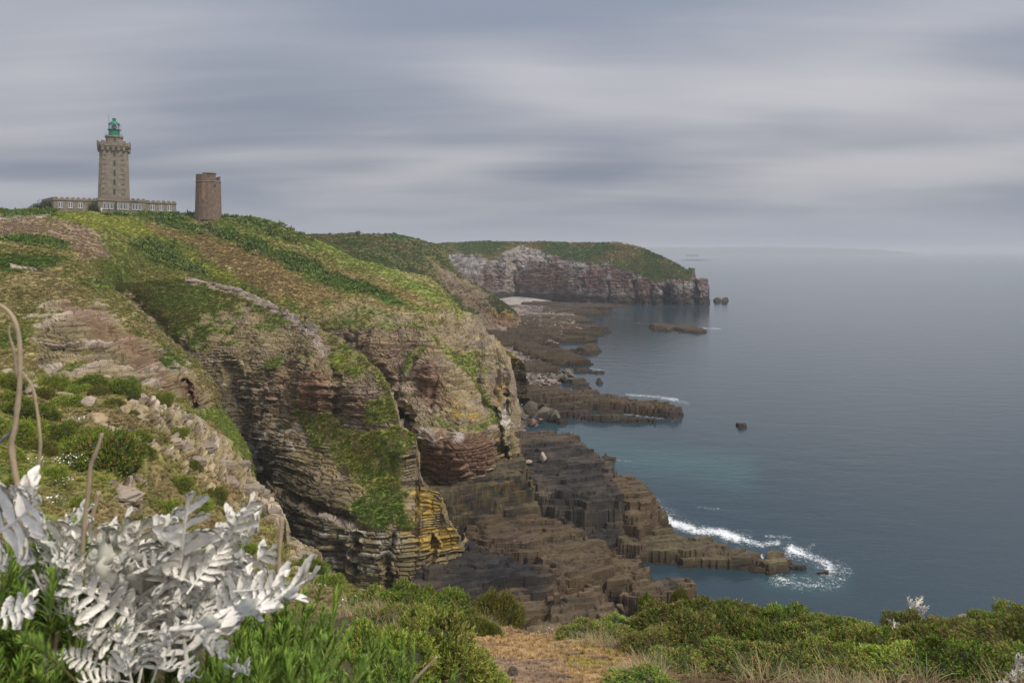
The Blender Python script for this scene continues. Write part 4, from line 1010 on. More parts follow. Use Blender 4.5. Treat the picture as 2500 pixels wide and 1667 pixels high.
# the strip of shore rubble behind the ledges, and the seabed of stones the ledges stand on
shore_poly = np.array([onz(u, v, .6) for u, v in [(1180, 745), (1330, 745), (1420, 762), (1410, 775), (1400, 800), (1360, 830), (1330, 850), (1320, 890), (1370, 905), (1360, 945), (1320, 1000), (1270, 1040), (1180, 1040), (1150, 900), (1130, 820)]])
Y, X = np.meshgrid(np.linspace(170, 640, 420), np.linspace(shore_poly[:, 0].min() - 15, shore_poly[:, 0].max() + 10, 150), indexing='ij')
sd_ = sdist(X, Y, shore_poly) + 5 * fbm(X / 12, Y / 12, 0 * X, 3, 31)
Z = np.minimum(1.5, -1 + 0.18 * (sd_ + 6)) + 0.9 * fbm(X / 3.5, Y / 3.5, 0 * X, 4, 33) + 0.5 * np.abs(fbm(X / 1.6, Y / 1.6, 0 * X, 2, 35))
k_ = fbm(X / 7, Y / 7, 0 * X, 3, 36)
C_ = mx(np.zeros(X.shape + (3,)) + np.array((.17, .135, .11)), np.array((.08, .065, .05)), sst(-.2, .4, k_))
C_ = mx(C_, np.array((.30, .20, .17)), .6 * sst(.1, .5, -k_))
shore = link('shore', mesh_np('shore', np.stack([X, Y, Z], -1).reshape(-1, 3), grid_faces(420, 150), C_.reshape(-1, 3)), M_FAR)
tag(shore, None, None, None, 'structure')

# far coast across the bay, two low islets
def strip_land(name, us, vts, vb, d, depth, label):
    n = 120
    uu = np.linspace(us[0], us[-1], n); tt = np.interp(uu, us, vts) + 0.9 * vn(uu / 9, 0 * uu, 0 * uu, 3) + 0.5 * vn(uu / 3, 0 * uu, 0 * uu, 4)
    tt = np.minimum(tt, vb - .4)
    rows = []
    for f, h in ((0, 0), (.08, .75), (.5, 1), (1, .0)):
        rows.append(np.stack([(uu - CU) * (d + f * depth) / FPX, uu * 0 + d + f * depth, -3 + (3 + EYE + (HV - tt) * d / FPX) * h], -1))
    P = np.stack(rows)
    o = link(name, mesh_np(name, P.reshape(-1, 3), grid_faces(4, n), np.zeros((4 * n, 3)) + np.array((.05, .06, .05))), M_FAR)
    tag(o, None, None, None, 'structure')
strip_land('far_coast', [1500, 1600, 1700, 1850, 1900, 2000, 2100, 2150, 2230], [604, 603.5, 603, 602.5, 602.5, 604, 606.5, 611, 617], 619, 9500, 900, '')
strip_land('far_islet', [1660, 1690, 1715, 1745], [636, 633.5, 634, 636], 636.5, 3350, 60, '')
strip_land('far_islet', [1675, 1690, 1705], [622, 620, 621.5], 622.5, 6000, 60, '')

# ------------------------------------------------------------------ haze
hb = 30500.0
hv = np.array([(-hb * 1.2, -60, -4), (hb * 1.2, -60, -4), (hb * 1.2, hb + 200, -4), (-hb * 1.2, hb + 200, -4), (-hb * 1.2, -60, 102), (hb * 1.2, -60, 102), (hb * 1.2, hb + 200, 102), (-hb * 1.2, hb + 200, 102)], float)
hf = [(0, 3, 2, 1), (4, 5, 6, 7), (0, 1, 5, 4), (1, 2, 6, 5), (2, 3, 7, 6), (3, 0, 4, 7)]
mh = bpy.data.materials.new('haze_air'); mh.use_nodes = True
tt_ = mh.node_tree; tt_.nodes.clear()
pv = N(tt_, 'ShaderNodeVolumePrincipled')
pv.inputs['Color'].default_value = (0.80, 0.83, 0.88, 1)
pv.inputs['Density'].default_value = 0.00018
pv.inputs['Anisotropy'].default_value = 0.0
mo = N(tt_, 'ShaderNodeOutputMaterial')
tt_.links.new(pv.outputs[0], mo.inputs['Volume'])
haze = link('haze', mesh_np('haze', hv, hf), mh)
tag(haze, None, None, None, 'stuff')
# ------------------------------------------------------------------ foreground ground
def paint_fore(c):
    U, V = c.U, c.V
    c.veg = np.ones(U.shape)
    x, y, z = c.P[..., 0], c.P[..., 1], c.P[..., 2]
    f1 = fbm(x / 0.25, y / 0.25, z / 0.25, 3, 301); f2 = fbm(x / 0.9, y / 0.9, z / 0.9, 3, 302)
    v = np.zeros(c.P.shape) + np.array((.36, .235, .105))
    v = mx(v, np.array((.29, .20, .13)), sst(-.1, .4, f2))
    v = mx(v, np.array((.20, .13, .085)), sst(.1, .5, -f1))
    v = mx(v, np.array((.24, .20, .03)), .8 * pm(c, [(1340, 1575), (1460, 1580), (1520, 1610), (1480, 1640), (1380, 1625)], 8, 25, .03, 1) * sst(-.2, .3, f1))
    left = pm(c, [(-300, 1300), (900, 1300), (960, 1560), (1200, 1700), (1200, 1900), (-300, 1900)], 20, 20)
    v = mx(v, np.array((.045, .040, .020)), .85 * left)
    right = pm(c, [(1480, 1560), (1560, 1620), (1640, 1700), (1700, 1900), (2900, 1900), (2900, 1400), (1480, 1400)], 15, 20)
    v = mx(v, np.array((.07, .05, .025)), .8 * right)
    c.col = v * (1 + .35 * f1)[..., None]
    c.scat = 1 - left; c.vcol = v

FORE_CTRL = [(-200, 1400, 3.0), (0, 1420, 3.0), (200, 1460, 3.2), (400, 1500, 4), (600, 1510, 6), (800, 1500, 9), (900, 1475, 11.5), (1000, 1480, 12), (1100, 1500, 11), (1250, 1530, 9.5), (1312, 1545, 9), (1400, 1540, 9), (1600, 1530, 9), (1750, 1500, 9.5),
             (1950, 1530, 9), (2200, 1535, 9.2), (2500, 1525, 9.5), (2700, 1530, 9.5), (0, 1667, 1.15), (0, 1800, .95), (300, 1667, 1.25), (500, 1667, 1.5), (500, 1800, 1.2), (800, 1667, 2.3), (800, 1800, 1.8), (1100, 1600, 5), (1100, 1667, 3.6), (1200, 1667, 4), (1350, 1600, 6),
             (1350, 1667, 4.3), (1350, 1800, 3.2), (1800, 1600, 6.5), (1800, 1667, 4.8), (2200, 1667, 4.8), (2200, 1800, 3.6), (2500, 1600, 6.5), (2500, 1667, 4.9), (2700, 1800, 3.8), (-200, 1800, .9), (3300, 1530, 9.8), (3300, 1800, 4.0)]
fore = layer('foreground_ground', top=[(-200, 1400), (0, 1420), (200, 1460), (400, 1500), (600, 1510), (700, 1512), (800, 1500), (884, 1475), (992, 1480), (1100, 1500), (1180, 1512), (1250, 1532), (1312, 1546), (1363, 1541), (1500, 1540), (1600, 1530), (1753, 1502), (1900, 1525), (2000, 1540), (2193, 1535), (2300, 1522), (2500, 1525), (2700, 1530), (3300, 1532)],
    bot=[(-200, 1900), (3300, 1900)], ctrl=FORE_CTRL, u0=-200, u1=3300, paint=paint_fore, seed=91, step=5, vstep=3.0, mat=M_SOIL, back=((.3, .25), (1, 1.6), (3, 6), (6, 14)), vegamp=.02, vegsc=.3, butt=(1.2, 1.2, .05), amp=1.0)
FORE_D = rbf_depth(FORE_CTRL)
def fore_pt(u, v):
    d = float(FORE_D(np.array(float(u)), np.array(float(v))))
    p = at(u, v, d)
    return p, d

def surf(c, u, v):
    """point of a landform nearest to a photo position, and its depth"""
    nb = c.nb
    r = np.abs(c.U[nb:] - u) + np.abs(c.V[nb:] - v)
    i = np.unravel_index(np.argmin(r), r.shape)
    p = c.P[nb + i[0], i[1]]
    return Vector(p), float(p[1])

# ------------------------------------------------------------------ plant pieces
def blades(n, rad, h, w, seed, dome=0.7, droop=0.25, seg=1):
    """tuft of n narrow triangles springing from a small cushion"""
    r = np.random.default_rng(seed)
    a = r.random(n) * 2 * np.pi
    q = np.sqrt(r.random(n)) * rad
    base = np.stack([np.cos(a) * q, np.sin(a) * q, -0.05 * h + 0 * q], -1)
    lean = (q / rad) * dome + 0.25 * r.random(n)
    a2 = a + r.normal(0, .5, n)
    L = h * (0.55 + 0.6 * r.random(n)) * (1 - 0.35 * (q / rad) ** 2)
    dirn = np.stack([np.cos(a2) * np.sin(lean), np.sin(a2) * np.sin(lean), np.cos(lean)], -1)
    tip = base + dirn * L[:, None]
    side = np.stack([-np.sin(a2 + r.normal(0, .8, n)), np.cos(a2), 0.3 * r.normal(0, 1, n)], -1)
    side *= w * (0.6 + 0.8 * r.random(n))[:, None]
    V = np.stack([base - side, base + side, tip], 1).reshape(-1, 3)
    F = np.arange(3 * n).reshape(-1, 3)
    return V, F

def leaf_cloud(n, rx, rz, size, seed, fill=0.35):
    """leaf-sized faces spread through a dome, thinner inside"""
    r = np.random.default_rng(seed)
    a = r.random(n) * 2 * np.pi; zz = r.random(n)
    lump = 1 + 0.22 * np.sin(3 * a + 5 * zz) + 0.16 * np.sin(7 * a - 4 * zz + 1)
    rr = (1 - fill * r.random(n) ** 2) * lump
    s = np.sqrt(1 - zz ** 2)
    p = np.stack([np.cos(a) * s * rx * rr, np.sin(a) * s * rx * rr, zz * rz * rr], -1)
    d = r.normal(0, 1, (n, 3)); d[:, 2] += 0.4; d /= np.linalg.norm(d, axis=1, keepdims=True)
    e = np.cross(d, r.normal(0, 1, (n, 3))); e /= np.linalg.norm(e, axis=1, keepdims=True) + 1e-9
    L = size * (0.6 + 0.8 * r.random(n))[:, None]
    V = np.stack([p - e * L * .45, p + e * L * .45, p + d * L], 1).reshape(-1, 3)
    return V, np.arange(3 * n).reshape(-1, 3)

M_HEATH = leaf_mat('heath_leaf', use='INSTANCER', var=0.3)
M_GREEN = leaf_mat('gorse_leaf', use='GEOMETRY', var=0.25, hue=0.35)
PROTO = []
def proto(name, V, F, mat, col=None):
    me = mesh_np(name, V, F, col)
    me.materials.append(mat)
    o = bpy.data.objects.new(name, me)
    return o

HEATH = [proto('heath_tuft', *blades(46, 1.0, 1.0, 0.13, 400 + i), M_HEATH) for i in range(3)]
CUSH = [proto('heath_cushion', *leaf_cloud(70, 1.0, 0.6, 0.42, 410 + i), M_HEATH) for i in range(3)]

def scatter(name, P, Nn, S, T, protos, label, cat, align=0.35, seed=0):
    r = np.random.default_rng(seed + 900)
    n = len(P)
    me = bpy.data.meshes.new(name)
    me.vertices.add(n); me.vertices.foreach_set('co', np.asarray(P, np.float32).ravel())
    up = np.array([0, 0, 1.0])
    nn_ = Nn * align + up * (1 - align)
    nn_ /= np.linalg.norm(nn_, axis=1, keepdims=True)
    # euler that tilts +Z to the given direction after a random spin
    rx = -np.arcsin(np.clip(nn_[:, 1], -1, 1)); ry = np.arctan2(nn_[:, 0], nn_[:, 2])
    rot = np.stack([rx, ry, r.random(n) * 6.283], -1).astype(np.float32)
    for nm, typ, fld, dat in (('rot', 'FLOAT_VECTOR', 'vector', rot), ('scl', 'FLOAT', 'value', np.asarray(S, np.float32)), ('pid', 'INT', 'value', r.integers(0, len(protos), n).astype(np.int32))):
        a = me.attributes.new(nm, typ, 'POINT'); a.data.foreach_set(fld, dat.ravel())
    a = me.attributes.new('tint', 'FLOAT_COLOR', 'POINT')
    c4 = np.ones((n, 4), np.float32); c4[:, :3] = np.clip(T, 0.004, .9)
    a.data.foreach_set('color', c4.ravel())
    o = link(name, me)
    ng = bpy.data.node_groups.new(name + '_scatter', 'GeometryNodeTree')
    ng.interface.new_socket('Geometry', in_out='INPUT', socket_type='NodeSocketGeometry')
    ng.interface.new_socket('Geometry', in_out='OUTPUT', socket_type='NodeSocketGeometry')
    gi = ng.nodes.new('NodeGroupInput'); go = ng.nodes.new('NodeGroupOutput')
    jn = ng.nodes.new('GeometryNodeJoinGeometry')
    def attr(nm, typ):
        q = ng.nodes.new('GeometryNodeInputNamedAttribute'); q.data_type = typ; q.inputs[0].default_value = nm
        return q.outputs[0]
    rt, sc_, pi_ = attr('rot', 'FLOAT_VECTOR'), attr('scl', 'FLOAT'), attr('pid', 'INT')
    for i, po in enumerate(protos):
        ip = ng.nodes.new('GeometryNodeInstanceOnPoints')
        oi = ng.nodes.new('GeometryNodeObjectInfo'); oi.inputs['Object'].default_value = po; oi.inputs['As Instance'].default_value = True
        cmp = ng.nodes.new('FunctionNodeCompare'); cmp.data_type = 'INT'; cmp.operation = 'EQUAL'
        ng.links.new(pi_, cmp.inputs[2]); cmp.inputs[3].default_value = i
        ng.links.new(gi.outputs[0], ip.inputs['Points']); ng.links.new(cmp.outputs[0], ip.inputs['Selection'])
        ng.links.new(oi.outputs['Geometry'], ip.inputs['Instance']); ng.links.new(rt, ip.inputs['Rotation']); ng.links.new(sc_, ip.inputs['Scale'])
        ng.links.new(ip.outputs[0], jn.inputs[0])
    ng.links.new(jn.outputs[0], go.inputs[0])
    md = o.modifiers.new('scatter', 'NODES'); md.node_group = ng
    tag(o, label, cat, None, 'stuff')
    return o

def cover(c, n, px, name, label, cat, protos, seed, thr=0.35, sink=0.1, mask=None, smin=0.6, smax=1.3, cmul=1.0, align=0.35):
    r = np.random.default_rng(seed)
    w = np.where(c.scat > thr, c.scat, 0)
    w[:c.nb + 1] *= 0.4
    if c.nb > 1:
        w[:c.nb - 1] = 0
    if mask is not None:
        w = w * mask
    w = w.ravel(); w = w / w.sum()
    idx = r.choice(len(w), n, p=w)
    P = c.P.reshape(-1, 3)[idx]
    d = P[:, 1]
    s = px * d / FPX * (smin + (smax - smin) * r.random(n))
    P = P + np.stack([r.normal(0, 1, n) * s * .3, r.normal(0, 1, n) * s * .3, -sink * s], -1)
    T = c.vcol.reshape(-1, 3)[idx] * cmul * (0.8 + 0.6 * r.random(n))[:, None]
    return scatter(name, P, c.N.reshape(-1, 3)[idx], s, T, protos, label, cat, seed=seed, align=align)

cover(plateau, 46000, 3.2, 'heath', 'low green and brown heath and bracken covering the lighthouse hillside', 'heath', HEATH + CUSH, 501)
cover(plateau, 1700, 10.5, 'hillside_gorse', 'dark gorse cushions massed in bands across the lighthouse hillside', 'gorse', CUSH, 511, mask=plateau.gorse * sst(-.25, .25, plateau.n6), smin=.5, smax=1.2, cmul=1.05)
cover(ridge2, 13000, 4.2, 'cliff_grass', 'patchy grass on the ridge with the slab steps', 'grass', HEATH, 502)
cover(ridge1, 20000, 3.8, 'ridge_heath', 'rough grass and low heath on the left ridge', 'heath', HEATH + CUSH, 503)
cover(hill, 9000, 2.7, 'hill_heath', 'dull green heath on the hill beyond the lighthouse', 'heath', CUSH, 504)
cover(headland, 9000, 2.3, 'headland_heath', 'dark low heath over the far headland', 'heath', CUSH, 505)
cover(spur, 30000, 7.5, 'spur_grass', 'dry brown grass and twigs between the gorse on the near slope', 'grass', HEATH, 506, cmul=1.0)
fr = (fore.U > 930)
cover(fore, 16000, 11, 'dry_turf', 'short orange dry turf on the ground in front', 'grass', HEATH, 507, smin=.4, smax=1.1, mask=fr * 1.0, cmul=1.05, sink=.2)

# ------------------------------------------------------------------ gorse
def gorse_mesh(seed, nsp=430, ncol=0):
    r = np.random.default_rng(seed)
    a = r.random(nsp) * 2 * np.pi; zz = r.random(nsp) ** 0.8
    lump = 1 + 0.16 * np.sin(2 * a + 3 * zz + seed) + 0.12 * np.sin(5 * a - 4 * zz + seed * 2) + r.normal(0, .05, nsp)
    s = np.sqrt(np.maximum(0, 1 - zz ** 2))
    nrm = np.stack([np.cos(a) * s, np.sin(a) * s, zz * 1.15], -1)
    p = np.stack([np.cos(a) * s, np.sin(a) * s, zz * 0.78], -1) * lump[:, None]
    k = 16
    ax = nrm + r.normal(0, .28, (nsp, 3)); ax[:, 2] += .1
    ax /= np.linalg.norm(ax, axis=1, keepdims=True)
    t = np.linspace(0, 1, k)[None, :, None]
    L = (0.09 + 0.06 * r.random(nsp))[:, None, None]
    ctr = p[:, None] + ax[:, None] * (t - .5) * L * 1.3
    d = r.normal(0, 1, (nsp, k, 3)) * .8 + ax[:, None] * (0.7 + t)
    d /= np.linalg.norm(d, axis=2, keepdims=True)
    e = np.cross(d, r.normal(0, 1, (nsp, k, 3))); e /= np.linalg.norm(e, axis=2, keepdims=True) + 1e-9
    nl = 0.062 * (0.7 + .6 * r.random((nsp, k, 1))); w = 0.0115
    V = np.stack([ctr - e * w, ctr + e * w, ctr + d * nl], 2).reshape(-1, 3)
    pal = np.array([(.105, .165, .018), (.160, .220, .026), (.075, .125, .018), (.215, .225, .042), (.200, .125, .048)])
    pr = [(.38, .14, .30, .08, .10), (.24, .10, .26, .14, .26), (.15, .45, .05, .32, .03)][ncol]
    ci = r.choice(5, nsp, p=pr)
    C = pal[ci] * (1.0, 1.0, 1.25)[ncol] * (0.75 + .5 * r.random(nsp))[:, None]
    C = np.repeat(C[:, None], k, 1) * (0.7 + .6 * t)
    C = np.repeat(C.reshape(-1, 3), 3, 0)
    return mesh_np('gorse_foliage', V, np.arange(len(V)).reshape(-1, 3), C)

def dome_mesh(name, seed, k=0.84):
    bm = bmesh.new()
    bmesh.ops.create_icosphere(bm, subdivisions=3, radius=1.0)
    me = bpy.data.meshes.new(name); bm.to_mesh(me); bm.free()
    v = np.zeros(len(me.vertices) * 3, np.float32); me.vertices.foreach_get('co', v); v = v.reshape(-1, 3)
    a = np.arctan2(v[:, 1], v[:, 0]); zz = np.clip(v[:, 2], -.25, 1)
    lump = 1 + 0.16 * np.sin(2 * a + 3 * zz + seed) + 0.12 * np.sin(5 * a - 4 * zz + seed * 2) + .08 * vn(v[:, 0] * 4, v[:, 1] * 4, v[:, 2] * 4, seed)
    v = np.stack([v[:, 0], v[:, 1], zz * .78], -1) * lump[:, None] * k
    me.vertices.foreach_set('co', v.astype(np.float32).ravel()); me.update()
    return me
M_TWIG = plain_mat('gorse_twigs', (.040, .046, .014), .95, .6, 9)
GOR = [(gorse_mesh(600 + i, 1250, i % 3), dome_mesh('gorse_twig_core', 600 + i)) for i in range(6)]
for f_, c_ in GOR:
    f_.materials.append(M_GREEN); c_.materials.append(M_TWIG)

def gorse(loc, rad, hgt, label, group, kind, rz=0.0, name='gorse_bush', cat='bush', tilt=0):
    e = empty(name, loc, rz)
    e.scale = (rad, rad, hgt / .78)
    tag(e, label, cat, group)
    f_, c_ = GOR[kind]
    link('foliage', f_, None, e); link('twigs', c_, None, e)
    return e
rr = random.Random(5)
# bushes on the near spur: photo centre, width and height in photo pixels
SPB = [(249, 1110, 150, 118, 'largest domed green gorse bush on the slope, above the white leaves'), (135, 1050, 72, 92, 'tall dark gorse bush left of the large domed one'), (216, 934, 95, 40, 'wide gorse cushion high on the slope under the rock ridge'),
       (300, 948, 78, 48, 'gorse cushion right of the wide one under the rock ridge'), (168, 982, 70, 36, 'olive gorse cushion beside the pale path slab'), (237, 960, 50, 32, 'small gorse between the two path slabs'), (126, 938, 64, 44, 'gorse cushion at the top bend of the path'),
       (396, 972, 48, 36, 'small bright gorse hanging over the ledge of slabs'), (345, 1056, 54, 30, 'flat gorse tuft in the middle of the dry grass'), (355, 1090, 56, 44, 'dark gorse below the flat tuft in the dry grass'), (294, 1066, 46, 30, 'brownish gorse behind the large domed bush'),
       (18, 930, 64, 64, 'gorse at the left edge beside the pale boulders'), (20, 975, 60, 40, 'gorse at the left edge below the pale boulders'), (60, 1050, 82, 66, 'rounded gorse near the left edge behind the tall dry stem'), (95, 1085, 70, 60, 'gorse partly hidden by the thin dry stem'),
       (117, 1102, 36, 32, 'small ball of gorse at the foot of the tall dark one'), (60, 1165, 70, 44, 'gorse just above the big white leaf on the left'), (243, 1166, 42, 42, 'small gorse below the largest domed bush'), (195, 1222, 60, 62, 'gorse behind the upright dry stem, low on the slope'),
       (399, 1238, 66, 66, 'gorse tucked left of the tallest white leaf'), (522, 1208, 58, 52, 'gorse behind the tips of the right hand white leaves'), (624, 1248, 34, 26, 'small gorse on the pale rock rim'), (718, 1314, 42, 60, 'gorse hanging on the rim above the dark gully'), (752, 1390, 78, 46, 'bright low gorse on the lower rim'),
       (800, 1425, 66, 34, 'gorse at the foot of the rim where it meets the grass'), (165, 1040, 44, 30, 'gorse sprouting beside the white daisies'), (25, 1110, 60, 50, 'gorse at the left edge at mid slope'), (430, 1060, 40, 22, 'small gorse in the lap of the pale ledge'), (470, 1135, 44, 26, 'small gorse on the pale rocks'), (330, 1000, 36, 22, 'tiny gorse beside the upper slabs'),
       (275, 985, 40, 24, 'tiny gorse left of the upper slabs'), (660, 1360, 50, 34, 'gorse by the broken dry stem on the right'), (590, 1345, 56, 34, 'gorse seen through the white leaves'), (690, 1435, 60, 30, 'gorse right of the white plant near the dry grass')]
SPB += [(42, 1002, 92, 50, 'broad gorse at the left behind the tall dry stem'), (100, 1012, 72, 42, 'gorse just right of the thin dry stem top'), (152, 1100, 62, 48, 'gorse between the daisies and the large domed bush'), (28, 1058, 84, 60, 'gorse at the left edge between two others'), (182, 1078, 62, 44, 'gorse above the left shoulder of the large domed bush'),
        (222, 1062, 72, 40, 'gorse on top of the large domed bush'), (92, 962, 54, 30, 'small gorse right of the lowest pale boulder'), (20, 1205, 92, 60, 'gorse behind the big white leaf at the left edge'), (118, 1165, 62, 42, 'gorse above the white leaves between the dry stems'), (302, 1132, 62, 40, 'gorse at the right foot of the large domed bush'),
        (190, 952, 52, 28, 'low gorse between the wide cushion and the path'), (342, 1255, 62, 50, 'gorse beside the pinkish block above the white plant'), (430, 1185, 60, 36, 'low gorse in the dry grass above the tallest white leaf'), (480, 1240, 64, 40, 'gorse between the tallest white leaves')]
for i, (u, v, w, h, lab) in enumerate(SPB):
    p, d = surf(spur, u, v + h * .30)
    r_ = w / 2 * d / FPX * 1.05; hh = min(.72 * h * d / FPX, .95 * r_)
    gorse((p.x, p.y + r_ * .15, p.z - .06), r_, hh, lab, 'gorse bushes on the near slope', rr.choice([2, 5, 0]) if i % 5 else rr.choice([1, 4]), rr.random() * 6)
# bushes along the foreground edge
FGB = []
for (u, v, w, h) in [(1450, 1560, 150, 60), (1540, 1545, 150, 62), (1640, 1535, 160, 70), (1740, 1525, 150, 76), (1830, 1530, 140, 66), (1920, 1545, 150, 60), (2010, 1555, 140, 52), (2100, 1560, 150, 56), (2240, 1550, 130, 58), (2330, 1550, 130, 44), (2430, 1545, 130, 50), (2520, 1540, 150, 56),
                     (1590, 1590, 150, 70), (1700, 1580, 170, 80), (1800, 1585, 170, 84), (1900, 1590, 160, 80), (2000, 1595, 170, 70), (2110, 1600, 170, 70), (2220, 1590, 160, 66), (2320, 1600, 170, 74), (2420, 1595, 160, 66), (2520, 1590, 160, 70),
                     (1800, 1645, 190, 66), (1930, 1650, 200, 74), (2060, 1650, 190, 70), (2200, 1640, 190, 80), (2340, 1650, 190, 90), (2480, 1650, 200, 80), (1650, 1640, 160, 54), (1590, 1690, 190, 50), (2620, 1620, 190, 90), (2640, 1560, 160, 60), (2760, 1600, 190, 80), (2900, 1570, 200, 70)]:
    FGB.append((u, v, w, h))
nth = ['first', 'second', 'third', 'fourth', 'fifth', 'sixth', 'seventh', 'eighth', 'ninth', 'tenth', 'eleventh', 'twelfth', 'thirteenth', 'fourteenth']
rows = {0: 0, 1: 0, 2: 0}
for i, (u, v, w, h) in enumerate(FGB):
    p, d = fore_pt(u, v)
    r_ = w / 2 * d / FPX * 1.1; hh = h * d / FPX * (.55 if u < 1640 else .85) * rr.uniform(.75, 1.15)
    row = 0 if i < 12 else (1 if i < 22 else 2)
    lab = '%s gorse bush from the left in the %s foreground thicket' % (nth[rows[row]], ['back row of the', 'middle row of the', 'front row of the'][row])
    rows[row] += 1
    gorse((p.x, p.y, p.z - .05), r_, hh, lab, 'gorse thicket in the right foreground', rr.choice([0, 1, 1, 4, 4, 3, 5]), rr.random() * 6)
for (u, v, w, h, lab) in [(990, 1490, 150, 46, 'gorse at the left of the grassy cliff edge in front'), (1090, 1500, 130, 44, 'gorse with brown tips in the middle of the grassy edge'), (1040, 1478, 70, 36, 'brown dying gorse on the grassy edge'), (1215, 1525, 110, 66, 'rounded green gorse beside the pink stone at the grassy edge'), (1150, 1545, 120, 40, 'dark green gorse in front of the hanging dry grass'),
                          (1195, 1555, 50, 34, 'little bright gorse at the foot of the hanging dry grass'), (915, 1480, 130, 30, 'low gorse near the daisies at the rim'), (1583, 1490, 44, 34, 'single round gorse tuft standing out above the cliff edge'), (1660, 1478, 50, 36, 'gorse tuft standing out left of the thicket top'), (960, 1535, 200, 36, 'flat gorse behind the bright green mound')]:
    p, d = fore_pt(u, v)
    gorse((p.x, p.y, p.z - .04), w / 2 * d / FPX, h * d / FPX * 1.1, lab, 'gorse on the grassy cliff edge', rr.choice([0, 1, 3, 4]), rr.random() * 6)
# bright green mound, near
for (u, v, w, h, lab) in [(1040, 1660, 300, 120, 'bright green dwarf gorse mound at the bottom, left of the bare ground'), (930, 1640, 240, 90, 'bright green dwarf gorse behind the needle leaved shoots'), (1150, 1690, 200, 70, 'bright green dwarf gorse at the bottom edge beside the stones')]:
    p, d = fore_pt(u, v)
    g = gorse((p.x, p.y, p.z - .04), w / 2 * d / FPX, h * d / FPX * 1.15, lab, 'bright dwarf gorse in front', 2 if u != 930 else 5, rr.random() * 6)

# dark bushes beside the keepers' building, and one by the far hut
def shrub(loc, rx, rz, label, seed, color, name='shrub', n=1500):
    e = empty(name, loc)
    tag(e, label, 'shrub')
    V, F = leaf_cloud(n, rx, rz, .28, seed, .6)
    m_ = leaf_mat('shrub_leaf_%d' % seed, color, 'RGB', .4)
    link('foliage', mesh_np('shrub_foliage', V, F), m_, e)
    d_ = dome_mesh('shrub_core', seed, .75)
    o = link('branches', d_, M_TWIG, e); o.scale = (rx, rx, rz / .78)
    return e
shrub(at(228, 519, 238.5), 1.9, 3.7, 'dark green rounded shrub against the keepers\' building wall', 641, (.035, .05, .025))
shrub(at(104, 516, 236), 2.1, 3.4, 'tall dark shrub at the left end of the keepers\' building', 642, (.035, .05, .028))
shrub(at(88, 515, 235), 1.8, 1.9, 'lower ragged shrub left of the tall one by the building', 643, (.04, .055, .03))
shrub(at(121, 516, 236), 0.9, 2.6, 'narrow dark shrub at the building corner', 644, (.035, .045, .025))
shrub(at(874, 571, 396), 1.6, 1.6, 'single round bush beside the little hut on the hill crest', 645, (.05, .07, .03), n=700)

# ------------------------------------------------------------------ long grass tussocks
def tussock_mesh(seed, n=110, L=.42):
    r = np.random.default_rng(seed)
    Vs, Fs, Cs = [], [], []
    o = 0
    for i in range(n):
        a = r.random() * 6.283; q = r.random() ** .5 * .24
        b = np.array([math.cos(a) * q, math.sin(a) * q, 0]); a2 = a + r.normal(0, 1.0)
        ln = L * (.45 + .7 * r.random()); bend = .8 + 2.0 * r.random(); st = .75 * r.random() ** 1.3 + .1
        w = .0022 + .0022 * r.random()
        dirn = np.array([math.cos(a2), math.sin(a2), 0]); sd = np.array([-dirn[1], dirn[0], 0])
        ns = 5
        th = st; pos = b.copy(); pts = []
        for k in range(ns + 1):
            pts.append(pos.copy())
            pos = pos + ln / ns * (dirn * math.sin(th) + np.array([0, 0, math.cos(th)]))
            th += bend / ns * (0.5 + k / ns)
        for k in range(ns + 1):
            ww = w * (1 - .92 * (k / ns) ** 1.5)
            Vs += [pts[k] - sd * ww, pts[k] + sd * ww]
        for k in range(ns):
            Fs.append((o + 2 * k, o + 2 * k + 1, o + 2 * k + 3, o + 2 * k + 2))
        c = np.array([(.44, .33, .18), (.33, .22, .12), (.22, .14, .08), (.16, .21, .07), (.24, .28, .14)][r.choice(5, p=(.2, .26, .26, .16, .12))]) * (.8 + .4 * r.random())
        Cs += [c] * (2 * ns + 2)
        o += 2 * ns + 2
    return mesh_np('grass_blades', np.array(Vs), np.array(Fs), np.array(Cs))
M_BLADE = leaf_mat('grass_blade', use='GEOMETRY', var=.15)
TUS = [tussock_mesh(700 + i, 95, .42 + .06 * (i % 3)) for i in range(5)]
for t_ in TUS:
    t_.materials.append(M_BLADE)
def tussock(u, v, s, label, group, k, lay=None):
    p, d = fore_pt(u, v) if lay is None else surf(lay, u, v)
    o = link('grass_tussock', TUS[k % 5])
    o.location = (p.x, p.y, p.z - .02)
    o.scale = (s * 1.15, s * 1.15, s)
    o.rotation_euler = (rr.uniform(-.15, .15), rr.uniform(-.15, .15), rr.random() * 6.28)
    tag(o, label, 'grass', group)
TG = 'dry grass tussocks along the cliff edge'
k = 0
